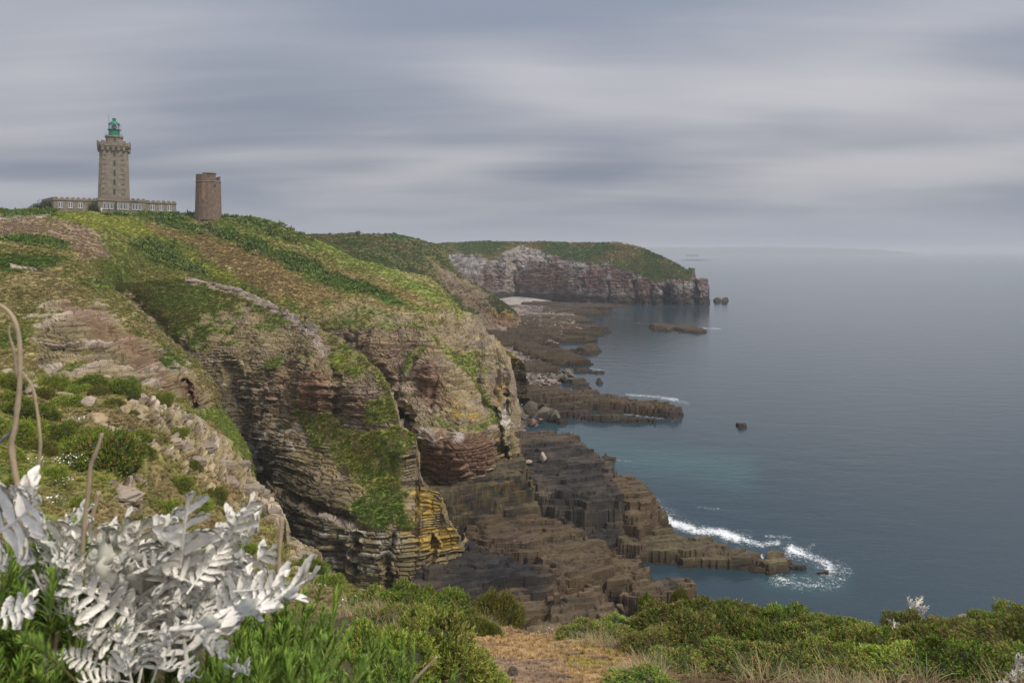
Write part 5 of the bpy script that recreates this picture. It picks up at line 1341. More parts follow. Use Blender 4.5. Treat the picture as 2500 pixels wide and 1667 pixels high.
for (u0_, u1_, v0_, v1_, n, s0_, s1_, lab) in [(1400, 1530, 1560, 1592, 8, .35, .5, 'pale dry grass tussock at the left end of the thicket, by the bare ground'),
        (1540, 1720, 1610, 1680, 10, .3, .5, 'tan grass tussock in front of the left half of the thicket'), (1760, 2100, 1655, 1705, 11, .3, .5, 'tan and green grass tussock along the bottom edge, middle of the thicket'),
        (2100, 2500, 1670, 1715, 7, .3, .55, 'tan grass tussock along the bottom edge at the right'), (1150, 1225, 1515, 1555, 9, .4, .6, 'hanging dry grass tussock on the rounded green mound'),
        (840, 1100, 1495, 1545, 15, .35, .55, 'pale dry grass tussock between the gorse on the left cliff edge'), (1290, 1400, 1538, 1556, 5, .25, .4, 'short dry grass tussock on the bare rim above the slabs'), (1560, 2500, 1570, 1640, 10, .35, .55, 'lone grass tuft poking out of the gorse thicket')]:
    for i in range(n):
        tussock(rr.uniform(u0_, u1_), rr.uniform(v0_, v1_), rr.uniform(s0_, s1_), lab, lab.replace('tussock', 'tussocks').replace('tuft', 'tufts'), k)
        k += 1
# ------------------------------------------------------------------ masonry helpers
def stone_mat(name, c1, c2, mortar, scale=1.0, bw=.7, bh=.32):
    m, t, b = new_mat(name)
    tcn = N(t, 'ShaderNodeTexCoord')
    geo_ = N(t, 'ShaderNodeNewGeometry')
    sp = N(t, 'ShaderNodeSeparateXYZ'); t.links.new(tcn.outputs['Object'], sp.inputs[0])
    h = mathn(t, 'ADD', sp.outputs[0], mathn(t, 'MULTIPLY', sp.outputs[1], .83))
    cb = N(t, 'ShaderNodeCombineXYZ'); t.links.new(h, cb.inputs[0]); t.links.new(sp.outputs[2], cb.inputs[1])
    br = N(t, 'ShaderNodeTexBrick', inp={'Color1': (*c1, 1), 'Color2': (*c2, 1), 'Mortar': (*mortar, 1), 'Scale': scale, 'Mortar Size': .03, 'Brick Width': bw, 'Row Height': bh, 'Bias': 0.0})
    t.links.new(cb.outputs[0], br.inputs['Vector'])
    n = N(t, 'ShaderNodeTexNoise', inp={'Scale': .9, 'Detail': 6.0, 'Roughness': .7})
    t.links.new(tcn.outputs['Object'], n.inputs['Vector'])
    k = maprange(t, n.outputs[0], .3, .7, .62, 1.35, smooth=False)
    sc = N(t, 'ShaderNodeVectorMath', operation='SCALE')
    t.links.new(br.outputs['Color'], sc.inputs[0]); t.links.new(k, sc.inputs['Scale'])
    t.links.new(sc.outputs[0], b.inputs['Base Color'])
    b.inputs['Roughness'].default_value = .92
    bp_ = N(t, 'ShaderNodeBump', inp={'Strength': .5, 'Distance': .06})
    t.links.new(br.outputs['Fac'], bp_.inputs['Height']); bp_.invert = True
    t.links.new(bp_.outputs[0], b.inputs['Normal'])
    return m
M_GRAN = stone_mat('granite_masonry', (.20, .165, .12), (.245, .205, .155), (.28, .24, .19))
M_TRIM = stone_mat('granite_trim', (.20, .165, .125), (.24, .20, .155), (.22, .18, .14), bw=1.2, bh=.6)
M_RUIN = stone_mat('red_rubble_masonry', (.150, .095, .065), (.195, .132, .095), (.22, .165, .125), bw=.5, bh=.25)
M_WHITE = plain_mat('white_paint', (.55, .56, .57), .5)
M_PANE = plain_mat('window_glass', (.035, .045, .065), .08)
M_GREENP = plain_mat('green_paint', (.004, .20, .092), .42, .12, 1.5)
M_GREEND = plain_mat('dark_green_paint', (.006, .075, .042), .5)
M_LENS = plain_mat('lens_glass', (.30, .36, .36), .1)
M_IRON = plain_mat('dark_iron', (.07, .075, .075), .6)
mg, tg, bgls = new_mat('lantern_glass')
bgls.inputs['Base Color'].default_value = (.9, .95, .95, 1)
bgls.inputs['Roughness'].default_value = .03
bgls.inputs['Transmission Weight'].default_value = 1.0
bgls.inputs['IOR'].default_value = 1.08
M_GLASS = mg

def box(bm, x0, x1, y0, y1, z0, z1):
    vs = [bm.verts.new(p) for p in ((x0, y0, z0), (x1, y0, z0), (x1, y1, z0), (x0, y1, z0), (x0, y0, z1), (x1, y0, z1), (x1, y1, z1), (x0, y1, z1))]
    for f in ((0, 3, 2, 1), (4, 5, 6, 7), (0, 1, 5, 4), (1, 2, 6, 5), (2, 3, 7, 6), (3, 0, 4, 7)):
        bm.faces.new([vs[i] for i in f])

def bmo(name, fn, mat, parent):
    bm = bmesh.new(); fn(bm)
    me = bpy.data.meshes.new(name); bm.to_mesh(me); bm.free()
    return link(name, me, mat, parent)

def boxo(name, x0, x1, y0, y1, z0, z1, mat, parent):
    return bmo(name, lambda bm: box(bm, x0, x1, y0, y1, z0, z1), mat, parent)

def lathe_o(name, prof, n, mat, parent, rot=0.0, cap=True, smooth=False):
    """prof [(r,z)], n sides"""
    V, F = [], []
    for r_, z_ in prof:
        for i in range(n):
            a = rot + 2 * math.pi * i / n
            V.append((r_ * math.cos(a), r_ * math.sin(a), z_))
    for j in range(len(prof) - 1):
        for i in range(n):
            F.append((j * n + i, j * n + (i + 1) % n, (j + 1) * n + (i + 1) % n, (j + 1) * n + i))
    me = bpy.data.meshes.new(name)
    fl = list(F)
    if cap:
        fl.append(tuple(range(n - 1, -1, -1))); fl.append(tuple((len(prof) - 1) * n + i for i in range(n)))
    me.from_pydata(V, [], fl)
    if smooth:
        me.polygons.foreach_set('use_smooth', [True] * len(me.polygons))
    me.update()
    return link(name, me, mat, parent)

def ringpts(hw, ch):
    """square of half width hw with corners cut by ch"""
    a = hw - ch
    return [(-a, -hw), (a, -hw), (hw, -a), (hw, a), (a, hw), (-a, hw), (-hw, a), (-hw, -a)]

def loft_o(name, secs, mat, parent):
    """secs [(hw, ch, z)]"""
    V, F = [], []
    for hw, ch, z_ in secs:
        V += [(x, y, z_) for x, y in ringpts(hw, ch)]
    for j in range(len(secs) - 1):
        for i in range(8):
            F.append((j * 8 + i, j * 8 + (i + 1) % 8, (j + 1) * 8 + (i + 1) % 8, (j + 1) * 8 + i))
    F.append(tuple(range(7, -1, -1))); F.append(tuple((len(secs) - 1) * 8 + i for i in range(8)))
    me = bpy.data.meshes.new(name); me.from_pydata(V, [], F); me.update()
    return link(name, me, mat, parent)

# ------------------------------------------------------------------ keepers' building
A_ = np.array([(130 - CU) * 240 / FPX, 240.0]); B_ = np.array([(430 - CU) * 262 / FPX, 262.0])
ax_ = (B_ - A_) / np.linalg.norm(B_ - A_)
LEN = float(np.linalg.norm(B_ - A_))
ROTB = math.atan2(ax_[1], ax_[0])
ZB = 62.2
kb = empty('keepers_building', (A_[0], A_[1], ZB), ROTB)
tag(kb, 'long low stone keepers\' building with white windows and a crenellated parapet', 'building')
def s_of(u):
    q = (u - CU) / FPX
    # A + s*ax on the ray x = q*y
    return (q * A_[1] - A_[0]) / (ax_[0] - q * ax_[1])
s1, s2 = s_of(238), s_of(355)
ZW, ZP = 3.55, 4.35
secs = [(0.0, s1, 0.0, 15.0, ZW, ZP), (s1, s2, -1.6, 16.0, ZW + .35, ZP + .38), (s2, LEN, 0.0, 12.0, ZW, ZP)]
for (x0, x1, y0, y1, zw, zp) in secs:
    w_ = boxo('wall', x0, x1 - .004, y0, y1, -2.0, zw, M_GRAN, kb)
    boxo('plinth', x0 - .05, x1 + .05, y0 - .1, y0 - .003, -2.0, .35, M_TRIM, kb)
    boxo('cornice', x0 - .22, x1 + .22, y0 - .25, y1 + .2, zw + .003, zw + .2, M_TRIM, kb)
    par = boxo('parapet', x0 - .05, x1 + .05, y0 - .08, y0 + .4, zw + .2, zp - .1, M_GRAN, kb)
    boxo('side_parapet', x0 - .05, x0 + .4, y0 + .4, y1, zw + .2, zp - .1, M_GRAN, kb)
    n_ = max(3, int((x1 - x0) / 1.55))
    for i in range(n_):
        c_ = x0 + (i + .5) * (x1 - x0) / n_
        boxo('merlon', c_ - .5, c_ + .5, y0 - .12, y0 + .42, zp - .1, zp + .38, M_TRIM, kb)
    for i in range(8):
        c_ = y0 + 1 + i * (y1 - y0 - 1) / 8
        boxo('merlon', x0 - .09, x0 + .42, c_ - .45, c_ + .5, zp - .1, zp + .36, M_TRIM, kb)
def window(xc, w, z0, z1, y, parent=kb, mull=2, name='window'):
    f = bmo(name, lambda bm: [box(bm, xc - w / 2, xc - w / 2 + .13, y - .1, y + .05, z0, z1), box(bm, xc + w / 2 - .13, xc + w / 2, y - .1, y + .05, z0, z1), box(bm, xc - w / 2 + .13, xc + w / 2 - .13, y - .1, y + .05, z1 - .13, z1),
            box(bm, xc - w / 2 + .13, xc + w / 2 - .13, y - .1, y + .05, z0, z0 + .16)] + ([box(bm, xc - .14, xc + .14, y - .1, y + .05, z0 + .16, z1 - .13)] if mull == 2 else []), M_WHITE, parent)
    bmo('glazing_bars', lambda bm: [box(bm, xc - w / 2 + .13, xc + w / 2 - .13, y - .06, y + .03, z0 + (z1 - z0) * q - .035, z0 + (z1 - z0) * q + .035) for q in (.34, .56, .78)], M_WHITE, f)
    boxo('pane', xc - w / 2 + .1, xc + w / 2 - .1, y - .035, y - .005, z0 + .1, z1 - .1, M_PANE, f)
    boxo('sill', xc - w / 2 - .12, xc + w / 2 + .12, y - .22, y - .003, z0 - .14, z0 - .003, M_WHITE, f)
    boxo('lintel', xc - w / 2 - .2, xc + w / 2 + .2, y - .05, y - .002, z1 + .003, z1 + .3, M_TRIM, f)
for u in (147.6, 172.0, 196.0):
    window(s_of(u), 1.35, 1.0, 3.0, -.003)
for u in (254.7, 263.3, 271.8):
    window(s_of(u), .85, 1.0, 3.05, -1.603, mull=1)
for u in (324.5, 332.3, 340.2):
    window(s_of(u), .85, 1.0, 3.05, -1.603, mull=1)
for u in (372.3, 393.2, 413.8):
    window(s_of(u), 1.35, 1.0, 3.0, -.003)
bx0, bx1 = s_of(283), s_of(314)
boxo('bay', bx0, bx1, -2.9, -1.62, -2.0, 3.6, M_TRIM, kb)
boxo('bay_cornice', bx0 - .15, bx1 + .15, -3.05, -1.63, 3.603, 3.8, M_TRIM, kb)
for u, w in ((286.6, .5), (294, .8), (302.4, .8), (310, .5)):
    window(s_of(u), w, .85, 3.1, -2.903, mull=1)
for nm_, y0_, y1_, z0_, z1_, mt_ in (('end_wing', -7.0, -.02, -2.0, ZW, M_GRAN), ('end_cornice', -7.2, .2, ZW + .003, ZW + .2, M_TRIM), ('end_parapet', -.45, .05, ZW + .2, ZP - .1, M_GRAN)):
    o = boxo(nm_, .3, 17.0, y0_, y1_, z0_, z1_, mt_, kb); o.rotation_euler = (0, 0, R(135.4) - ROTB)
for i in range(9):
    o = boxo('merlon', 1 + i * 1.8, 2.1 + i * 1.8, -.48, .08, ZP - .1, ZP + .36, M_TRIM, kb); o.rotation_euler = (0, 0, R(135.4) - ROTB)
# ------------------------------------------------------------------ lighthouse
DT = 254.0
tp = at(278.6, 519, DT)
lh = empty('lighthouse', (tp.x, tp.y, ZB), ROTB - R(7))
tag(lh, 'tall square granite lighthouse with a green lantern on top', 'lighthouse')
zt = lambda v: EYE + (HV - v) * DT / FPX - ZB
loft_o('shaft', [(5.05, 1.1, -2), (4.95, 1.1, zt(483)), (4.45, 1.05, zt(371))], M_GRAN, lh)
for j, v_ in enumerate((371, 367.5, 364)):
    loft_o('corbel_course', [(4.62 + .24 * j, 1.1, zt(v_) + .003), (4.62 + .24 * j, 1.1, zt(v_ - 3.3))], M_TRIM, lh)
for side in range(4):
    for i in range(5):
        q = -3.4 + i * 1.7
        def mk(bm, q=q):
            box(bm, q - .38, q + .38, -5.2, -4.4, zt(371.5), zt(361))
        o = bmo('corbel', mk, M_TRIM, lh); o.rotation_euler = (0, 0, side * math.pi / 2)
loft_o('gallery', [(5.3, 1.25, zt(360.6) + .003), (5.3, 1.25, zt(352.5))], M_GRAN, lh)
for side in range(4):
    for i in range(4):
        q = -3.3 + i * 2.2
        def mk(bm, q=q):
            box(bm, q - .6, q + .6, -5.34, -4.85, zt(352.5) + .003, zt(348.5))
        o = bmo('merlon', mk, M_TRIM, lh); o.rotation_euler = (0, 0, side * math.pi / 2)
lathe_o('upper_drum', [(2.8, zt(352.5) + .01), (2.72, zt(338))], 24, M_GRAN, lh)
lathe_o('drum_cornice', [(2.95, zt(338) + .003), (3.08, zt(335.5)), (3.0, zt(333))], 24, M_TRIM, lh)
ql = lathe_o('lantern_base', [(1.85, zt(333) + .003), (1.83, zt(318.2))], 20, M_GREENP, lh)
lathe_o('catwalk', [(2.2, zt(318.2) + .003), (2.2, zt(317.2))], 20, M_GREEND, lh)
ln = lathe_o('lantern', [(1.72, zt(317.2) + .003), (1.72, zt(305.2))], 16, M_GLASS, lh)
for i in range(8):
    a = i * math.pi / 4 + .2
    bmo('glazing_post', lambda bm, a=a: box(bm, 1.74 * math.cos(a) - .05, 1.74 * math.cos(a) + .05, 1.74 * math.sin(a) - .05, 1.74 * math.sin(a) + .05, zt(317), zt(305.3)), M_IRON, ln)
lathe_o('lens', [(.3, zt(316.6)), (.75, zt(314)), (.85, zt(311)), (.7, zt(308)), (.25, zt(306))], 14, M_LENS, ln, smooth=True)
dm = lathe_o('dome', [(2.02, zt(305.2) + .003), (1.9, zt(303.4)), (1.62, zt(300.5)), (1.15, zt(297.8)), (.62, zt(296.2))], 24, M_GREENP, lh, smooth=True)
lathe_o('vent_cap', [(.6, zt(296.2) + .003), (.6, zt(291.2)), (.72, zt(290.8)), (.72, zt(290))], 14, M_GREENP, dm)
lathe_o('antenna', [(.06, zt(317)), (.03, zt(281))], 6, M_IRON, lh).location = (-1.7, -.9, 0)
for i in range(10):
    a = i * .628
    bmo('railing_post', lambda bm, a=a: box(bm, 2.85 * math.cos(a) - .04, 2.85 * math.cos(a) + .04, 2.85 * math.sin(a) - .04, 2.85 * math.sin(a) + .04, zt(333), zt(327)), M_IRON, lh)
bmo('ladder', lambda bm: [box(bm, 2.25, 2.32, -.9, -.83, zt(333), zt(305.5)), box(bm, 2.25, 2.32, -.55, -.48, zt(333), zt(305.5))], M_IRON, lh)
for v0_, v1_ in ((372.5, 386), (395, 409.5), (417.5, 432), (440, 454), (463.5, 478)):
    hw_ = 4.45 + .5 * (v1_ - 371) / 112
    f = boxo('window', .05, .72, -hw_ - .09, -hw_ + .3, zt(v1_), zt(v0_), M_TRIM, lh)
    boxo('pane', .16, .62, -hw_ - .12, -hw_ - .093, zt(v1_) + .15, zt(v0_) - .15, M_PANE, f)
boxo('window', .1, .7, -2.86, -2.7, zt(350), zt(340.5), M_PANE, lh)
for i in range(9):
    v_ = 381 + i * 11.6
    hw_ = 4.45 + .5 * (v_ - 371) / 112
    big = i % 2 == 0
    for sx in (-1, 1):
        x0_, x1_ = (sx * (hw_ - 1.25) - (1.15 if big else .85) * (sx > 0) * 1.0, sx * (hw_ - 1.25) + (1.15 if big else .85) * (sx < 0))
        boxo('quoin', min(x0_, x1_), max(x0_, x1_), -hw_ - .16, -hw_ + .2, zt(v_ + 1.6), zt(v_), M_TRIM, lh)
    bmo('quoin', lambda bm: box(bm, -hw_ - .16, -hw_ + .2, -hw_ + 1.2, -hw_ + 2.2, zt(v_ + 1.6), zt(v_)), M_TRIM, lh)
# ------------------------------------------------------------------ ruined round tower
DR = 246.0
rp = at(508.5, 526, DR)
rt_ = empty('old_tower', (rp.x, rp.y, rp.z - .3))
tag(rt_, 'squat reddish old stone tower with a broken top, right of the lighthouse', 'tower')
zr = lambda v: (526 - v) * DR / FPX + .3
n_ = 16
V, F = [], []
prof = [(4.52, -1.5), (4.46, 0), (4.3, zr(490)), (4.14, zr(446))]
for r_, z_ in prof:
    for i in range(n_):
        a = 2 * math.pi * i / n_
        V.append((r_ * math.cos(a), r_ * math.sin(a), z_))
for j in range(len(prof) - 1):
    for i in range(n_):
        F.append((j * n_ + i, j * n_ + (i + 1) % n_, (j + 1) * n_ + (i + 1) % n_, (j + 1) * n_ + i))
F.append(tuple((len(prof) - 1) * n_ + i for i in range(n_)))
me = bpy.data.meshes.new('tower_body'); me.from_pydata(V, [], F); me.update()
link('body', me, M_RUIN, rt_)
lathe_o('string_course', [(4.14, zr(446) + .003), (4.3, zr(445.5)), (4.3, zr(444)), (4.12, zr(443.4))], n_, M_TRIM, rt_, cap=False)
def crown(name, a0, a1, r0, r1, zb, ztop, seed, m=18):
    V, F = [], []
    rq = random.Random(seed)
    for i in range(m + 1):
        a = a0 + (a1 - a0) * i / m
        zz_ = ztop(i / m) + rq.uniform(-.16, .12)
        for r_, z_ in ((r1, zb), (r1, zz_), (r0, zz_ - .1), (r0, zb)):
            V.append((r_ * math.cos(a), r_ * math.sin(a), z_))
    for i in range(m):
        for q in range(3):
            F.append((4 * i + q, 4 * i + 4 + q, 4 * i + 5 + q, 4 * i + 1 + q))
    F.append((0, 1, 2, 3)); F.append((4 * m + 3, 4 * m + 2, 4 * m + 1, 4 * m))
    me = bpy.data.meshes.new(name); me.from_pydata(V, [], F); me.update()
    return link(name, me, M_RUIN, rt_)
crown('broken_parapet', R(150), R(290), 3.5, 4.1, zr(443.4), lambda t_: zr(427.8), 3)
crown('broken_parapet', R(290), R(395), 3.5, 4.1, zr(443.4), lambda t_: zr(442 - 5 * (1 - t_)), 4, 10)
crown('broken_parapet', R(35), R(150), 3.5, 4.1, zr(443.4), lambda t_: zr(430), 6, 12)
tur = lathe_o('stair_turret', [(2.15, zr(446)), (2.1, zr(426.5))], 20, M_RUIN, rt_)
tur.location = (1.05, -1.55, 0)
t2 = lathe_o('turret_cap', [(2.1, zr(426.5) + .003), (2.42, zr(425.8)), (2.35, zr(423.6)), (1.6, zr(423))], 16, M_TRIM, rt_)
t2.location = (1.05, -1.55, 0)
strip = bmo('pale_plaster_strip', lambda bm: box(bm, -.65, .55, -4.36, -3.5, zr(489), zr(447)), plain_mat('pale_plaster', (.27, .165, .105), .9, .3, 1.2), rt_)
strip.rotation_euler = (R(-0.6), 0, R(2))
boxo('opening', 3.3, 3.75, -2.75, -2.3, zr(455), zr(452.5), M_PANE, rt_)

# little hut on the far hill crest
hp = at(862, 573, 398)
hut = empty('stone_hut', hp)
tag(hut, 'tiny flat stone hut on the crest of the far green hill', 'hut')
boxo('wall', -1.7, 1.7, -1.2, 1.2, -1, 1.0, M_GRAN, hut)
boxo('roof', -1.9, 1.9, -1.4, 1.4, 1.003, 1.3, M_TRIM, hut)
# bench-like stones on the skyline
# ------------------------------------------------------------------ boulders
def boulder_mesh(seed, sub=3, flat=.75, block=.5):
    bm = bmesh.new(); bmesh.ops.create_icosphere(bm, subdivisions=sub, radius=1.0)
    me = bpy.data.meshes.new('boulder_mesh'); bm.to_mesh(me); bm.free()
    v = np.zeros(len(me.vertices) * 3, np.float32); me.vertices.foreach_get('co', v); v = v.reshape(-1, 3).astype(float)
    r = np.random.default_rng(seed)
    for _ in range(13):
        n = r.normal(0, 1, 3); n /= np.linalg.norm(n)
        lim = .42 + .3 * r.random()
        h = v @ n
        v = v - np.where(h > lim, (h - lim) * .92, 0)[:, None] * n
    v *= 1 + .10 * fbm(v[:, 0] * 2, v[:, 1] * 2, v[:, 2] * 2, 4, seed)[:, None]
    v[:, 2] *= flat
    me.vertices.foreach_set('co', v.astype(np.float32).ravel()); me.update()
    return me
def rock_plain(name, c1, c2, c3, sc=3.0):
    m, t, b = new_mat(name)
    tcn = N(t, 'ShaderNodeTexCoord'); oi = N(t, 'ShaderNodeObjectInfo')
    n = N(t, 'ShaderNodeTexNoise', inp={'Scale': sc, 'Detail': 7.0, 'Roughness': .65})
    t.links.new(tcn.outputs['Object'], n.inputs['Vector'])
    n2_ = N(t, 'ShaderNodeTexNoise', inp={'Scale': sc * .4, 'Detail': 4.0, 'Roughness': .6})
    t.links.new(tcn.outputs['Object'], n2_.inputs['Vector'])
    c = mixc(t, maprange(t, n.outputs[0], .35, .65), c1, c2)
    c = mixc(t, maprange(t, n2_.outputs[0], .5, .66), c, c3)
    k = maprange(t, oi.outputs['Random'], 0, 1, .75, 1.2, smooth=False)
    s_ = N(t, 'ShaderNodeVectorMath', operation='SCALE'); t.links.new(c, s_.inputs[0]); t.links.new(k, s_.inputs['Scale'])
    t.links.new(s_.outputs[0], b.inputs['Base Color'])
    b.inputs['Roughness'].default_value = .9
    bp_ = N(t, 'ShaderNodeBump', inp={'Strength': .7, 'Distance': .12}); t.links.new(n.outputs[0], bp_.inputs['Height']); t.links.new(bp_.outputs[0], b.inputs['Normal'])
    return m
M_BGREY = rock_plain('grey_boulder', (.095, .082, .058), (.145, .122, .086), (.06, .052, .04))
M_BPINK = rock_plain('pink_boulder', (.24, .16, .13), (.17, .105, .085), (.27, .21, .17))
M_BPALE = rock_plain('pale_boulder', (.40, .31, .25), (.30, .225, .18), (.30, .27, .18))
M_SLAB = rock_plain('pinkish_slab', (.34, .265, .205), (.20, .145, .11), (.30, .27, .19), 3.0)
BM = {}
for mat_, key in ((M_BGREY, 'g'), (M_BPINK, 'p'), (M_BPALE, 'l')):
    BM[key] = []
    for i in range(5):
        b_ = boulder_mesh(800 + i, 3, .7)
        b_.materials.append(mat_); BM[key].append(b_)
def boulder(loc, sx, sy, sz, key, k, label, group=None, name='boulder', rz=None, cat='rock', parent=None):
    o = link(name, BM[key][k % 5], None, parent)
    o.location = loc; o.scale = (sx, sy, sz)
    o.rotation_euler = (rr.uniform(-.15, .15), rr.uniform(-.15, .15), rr.random() * 6.28 if rz is None else rz)
    if label:
        tag(o, label, cat, group)
    return o
def wboulder(u, v, w, h, z, key, label, group='boulders below the third ridge'):
    x, y = onz(u, v, z)
    s = w / 2 * y / FPX
    return boulder((x, y, z + h * .25 * y / FPX), s * 1.08, s * .9, h / 1.35 * y / FPX, key, rr.randrange(5), label, group)
wboulder(1262, 1012, 60, 40, 1.0, 'g', 'big rounded grey boulder touching the foot of the cliff by the sea')
wboulder(1300, 1012, 48, 44, 1.0, 'g', 'grey boulder behind the pink ones, second from the cliff')
wboulder(1330, 1020, 52, 46, .6, 'g', 'large grey boulder in the middle of the heap by the sea')
wboulder(1354, 1027, 40, 36, .3, 'g', 'grey boulder at the seaward end of the heap')
wboulder(1284, 1022, 26, 20, .8, 'g', 'small grey boulder wedged in the heap')
wboulder(1302, 1038, 28, 22, .3, 'p', 'angular pink boulder standing in the water')
wboulder(1320, 1028, 20, 14, .6, 'p', 'smaller pink boulder beside the angular one')
wboulder(1256, 1032, 28, 24, 1.2, 'p', 'reddish boulder against the cliff foot')
wboulder(1325, 1126, 32, 30, 7.0, 'l', 'pale square boulder lying on the upper dark shelf', 'boulders on the shelves')
wboulder(1288, 1130, 24, 10, 7.6, 'l', 'flat yellowish stone left of the square boulder', 'boulders on the shelves')
wboulder(1407, 1137, 14, 8, 6.5, 'l', 'small pale stone on the black part of the shelf', 'boulders on the shelves')
for i in range(26):
    u = rr.uniform(1285, 1400); v = rr.uniform(906, 930)
    wboulder(u, v, rr.uniform(14, 34), rr.uniform(10, 18), .9, 'g', 'grey brown boulder in the heap between the square ledge and the long ledge', 'boulder heap at mid shore')
for i in range(14):
    wboulder(rr.uniform(1290, 1360), rr.uniform(928, 942), rr.uniform(8, 20), rr.uniform(6, 10), 1.0, 'p', 'reddish stone in the rubble strip under the grey boulder heap', 'reddish stones at mid shore')
for i in range(26):
    t_ = i / 25
    wboulder(1265 + 150 * t_ + rr.uniform(-8, 8), 789 + 14 * t_ + rr.uniform(-3, 3), rr.uniform(6, 13), rr.uniform(4, 7), 2.2, 'p', 'pale pinkish boulder in the row lying on the far ledges', 'row of boulders on the far ledges')
# loose stones of the shore, uncountable
ns = 2600
su = rng.uniform(1190, 1400, ns); sv = np.concatenate([rng.uniform(745, 790, ns // 2), rng.uniform(790, 940, ns - ns // 2)])
pp = np.array([onz(a, b_, 1.2) for a, b_ in zip(su, sv)])
inn = sdist(pp[:, 0], pp[:, 1], shore_poly) > 0
pp = pp[inn]
M_STN = leaf_mat('shore_stone', use='INSTANCER', var=.1, rough=.9)
STP = []
for i in range(3):
    b_ = boulder_mesh(830 + i, 2, .7); b_.materials.append(M_STN)
    STP.append(bpy.data.objects.new('shore_stone', b_))
tint = np.array([(.22, .19, .17), (.15, .13, .11), (.26, .18, .15), (.09, .08, .07)])[rng.integers(0, 4, len(pp))] * (.7 + .6 * rng.random(len(pp)))[:, None]
scatter('shore_rubble', np.concatenate([pp, np.full((len(pp), 1), 1.3)], 1), np.tile([0, 0, 1.0], (len(pp), 1)), (.35 + .9 * rng.random(len(pp)) ** 2) * (1 + pp[:, 1] / 900), tint, STP, 'grey and brown loose stones strewn along the far shore', 'rubble', seed=55)

# pale boulders and slabs on the near spur
for (u, v, w, h, lab) in [(24, 906, 40, 26, 'pale boulder at the left edge of the near slope, uppermost'), (58, 920, 46, 40, 'pale squarish boulder below the uppermost one at the left'), (70, 950, 44, 44, 'pale grey boulder, lowest of the three at the left'), (220, 985, 42, 30, 'pale rounded boulder beside the path slabs'),
                          (297, 998, 18, 34, 'narrow upright pale stone left of the slab steps'), (272, 1185, 30, 26, 'dark reddish stone below the large domed gorse'), (375, 1290, 60, 50, 'pinkish block behind the tallest white leaf')]:
    p, d = surf(spur, u, v + h * .3)
    s = w / 2 * d / FPX
    boulder((p.x, p.y, p.z + h * .2 * d / FPX), s, s, h / 1.4 * d / FPX, 'l' if 'red' not in lab else 'p', rr.randrange(5), lab, 'pale boulders on the near slope')
def slab_mesh(seed):
    """angular slab of bedrock: flat bedding top, broken steep sides, a thinner bed or two below"""
    bm = bmesh.new()
    r = random.Random(seed)
    z_ = .5
    for lay_ in range(3):
        n = r.choice((5, 6, 6, 7))
        g = 1 + .10 * lay_
        th = (.34, .28, .5)[lay_]
        ph = r.random() * 6
        pts = []
        for i in range(n):
            a = ph + (i + r.uniform(-.25, .25)) * 6.283 / n
            k_ = 1 / max(abs(math.cos(a)), abs(math.sin(a))) ** .55
            pts.append((math.cos(a) * k_ * g * r.uniform(.72, .95) + r.uniform(-.04, .04), math.sin(a) * k_ * g * r.uniform(.6, .8)))
        t1 = [bm.verts.new((x, y, z_ + r.uniform(-.04, .04))) for x, y in pts]
        b1 = [bm.verts.new((x * r.uniform(.93, 1.02), y * r.uniform(.93, 1.02), z_ - th - .02)) for x, y in pts]
        bm.faces.new(t1); bm.faces.new(list(reversed(b1)))
        for i in range(n):
            bm.faces.new((b1[i], b1[(i + 1) % n], t1[(i + 1) % n], t1[i]))
        z_ -= th
    me = bpy.data.meshes.new('slab_mesh'); bm.to_mesh(me); bm.free()
    me.materials.append(M_SLAB)
    return me
SLAB = [slab_mesh(i) for i in range(6)]
SL = [(145, 965, 60, 10), (130, 973, 40, 8), (160, 940, 50, 10), (300, 1018, 60, 12), (318, 1010, 55, 12), (330, 1024, 70, 12), (360, 1035, 60, 16), (285, 995, 34, 10), (365, 975, 60, 26), (385, 985, 50, 22), (340, 965, 40, 14), (415, 1000, 60, 18), (440, 1015, 60, 16), (395, 1052, 50, 14), (420, 1075, 60, 14), (450, 1090, 70, 16), (480, 1100, 60, 18),
      (500, 1085, 60, 16), (530, 1110, 70, 18), (545, 1130, 70, 18), (470, 1120, 50, 14), (510, 1150, 80, 18), (560, 1165, 80, 20), (590, 1170, 60, 22), (610, 1195, 60, 20), (635, 1205, 50, 18), (345, 1150, 60, 10), (330, 1165, 60, 10), (315, 1182, 60, 12), (300, 1205, 70, 16), (320, 1230, 70, 18), (650, 1225, 50, 18), (665, 1255, 50, 20), (680, 1290, 50, 22),
      (720, 1335, 50, 16), (745, 1355, 56, 16), (765, 1375, 50, 18), (700, 1380, 60, 16), (730, 1405, 60, 14), (590, 1130, 50, 14), (430, 1045, 50, 12), (465, 1060, 50, 14)]
for i, (u, v, w, h) in enumerate(SL):
    if i % 5 in (1, 3):
        continue
    w *= rr.uniform(.6, 1.25); h *= rr.uniform(.6, 1.1)
    p, d = surf(spur, u, v)
    o = link('slab', SLAB[i % 6], None, spur.obj)
    hs = h * d / FPX * 1.15
    o.location = (p.x, p.y, p.z - hs * .34)
    o.scale = (w / 2 * d / FPX * 1.2, w / 2 * d / FPX * 1.2, hs)
    o.rotation_euler = (rr.uniform(-.12, .08), rr.uniform(-.05, .25), rr.uniform(-1.2, 1.2))
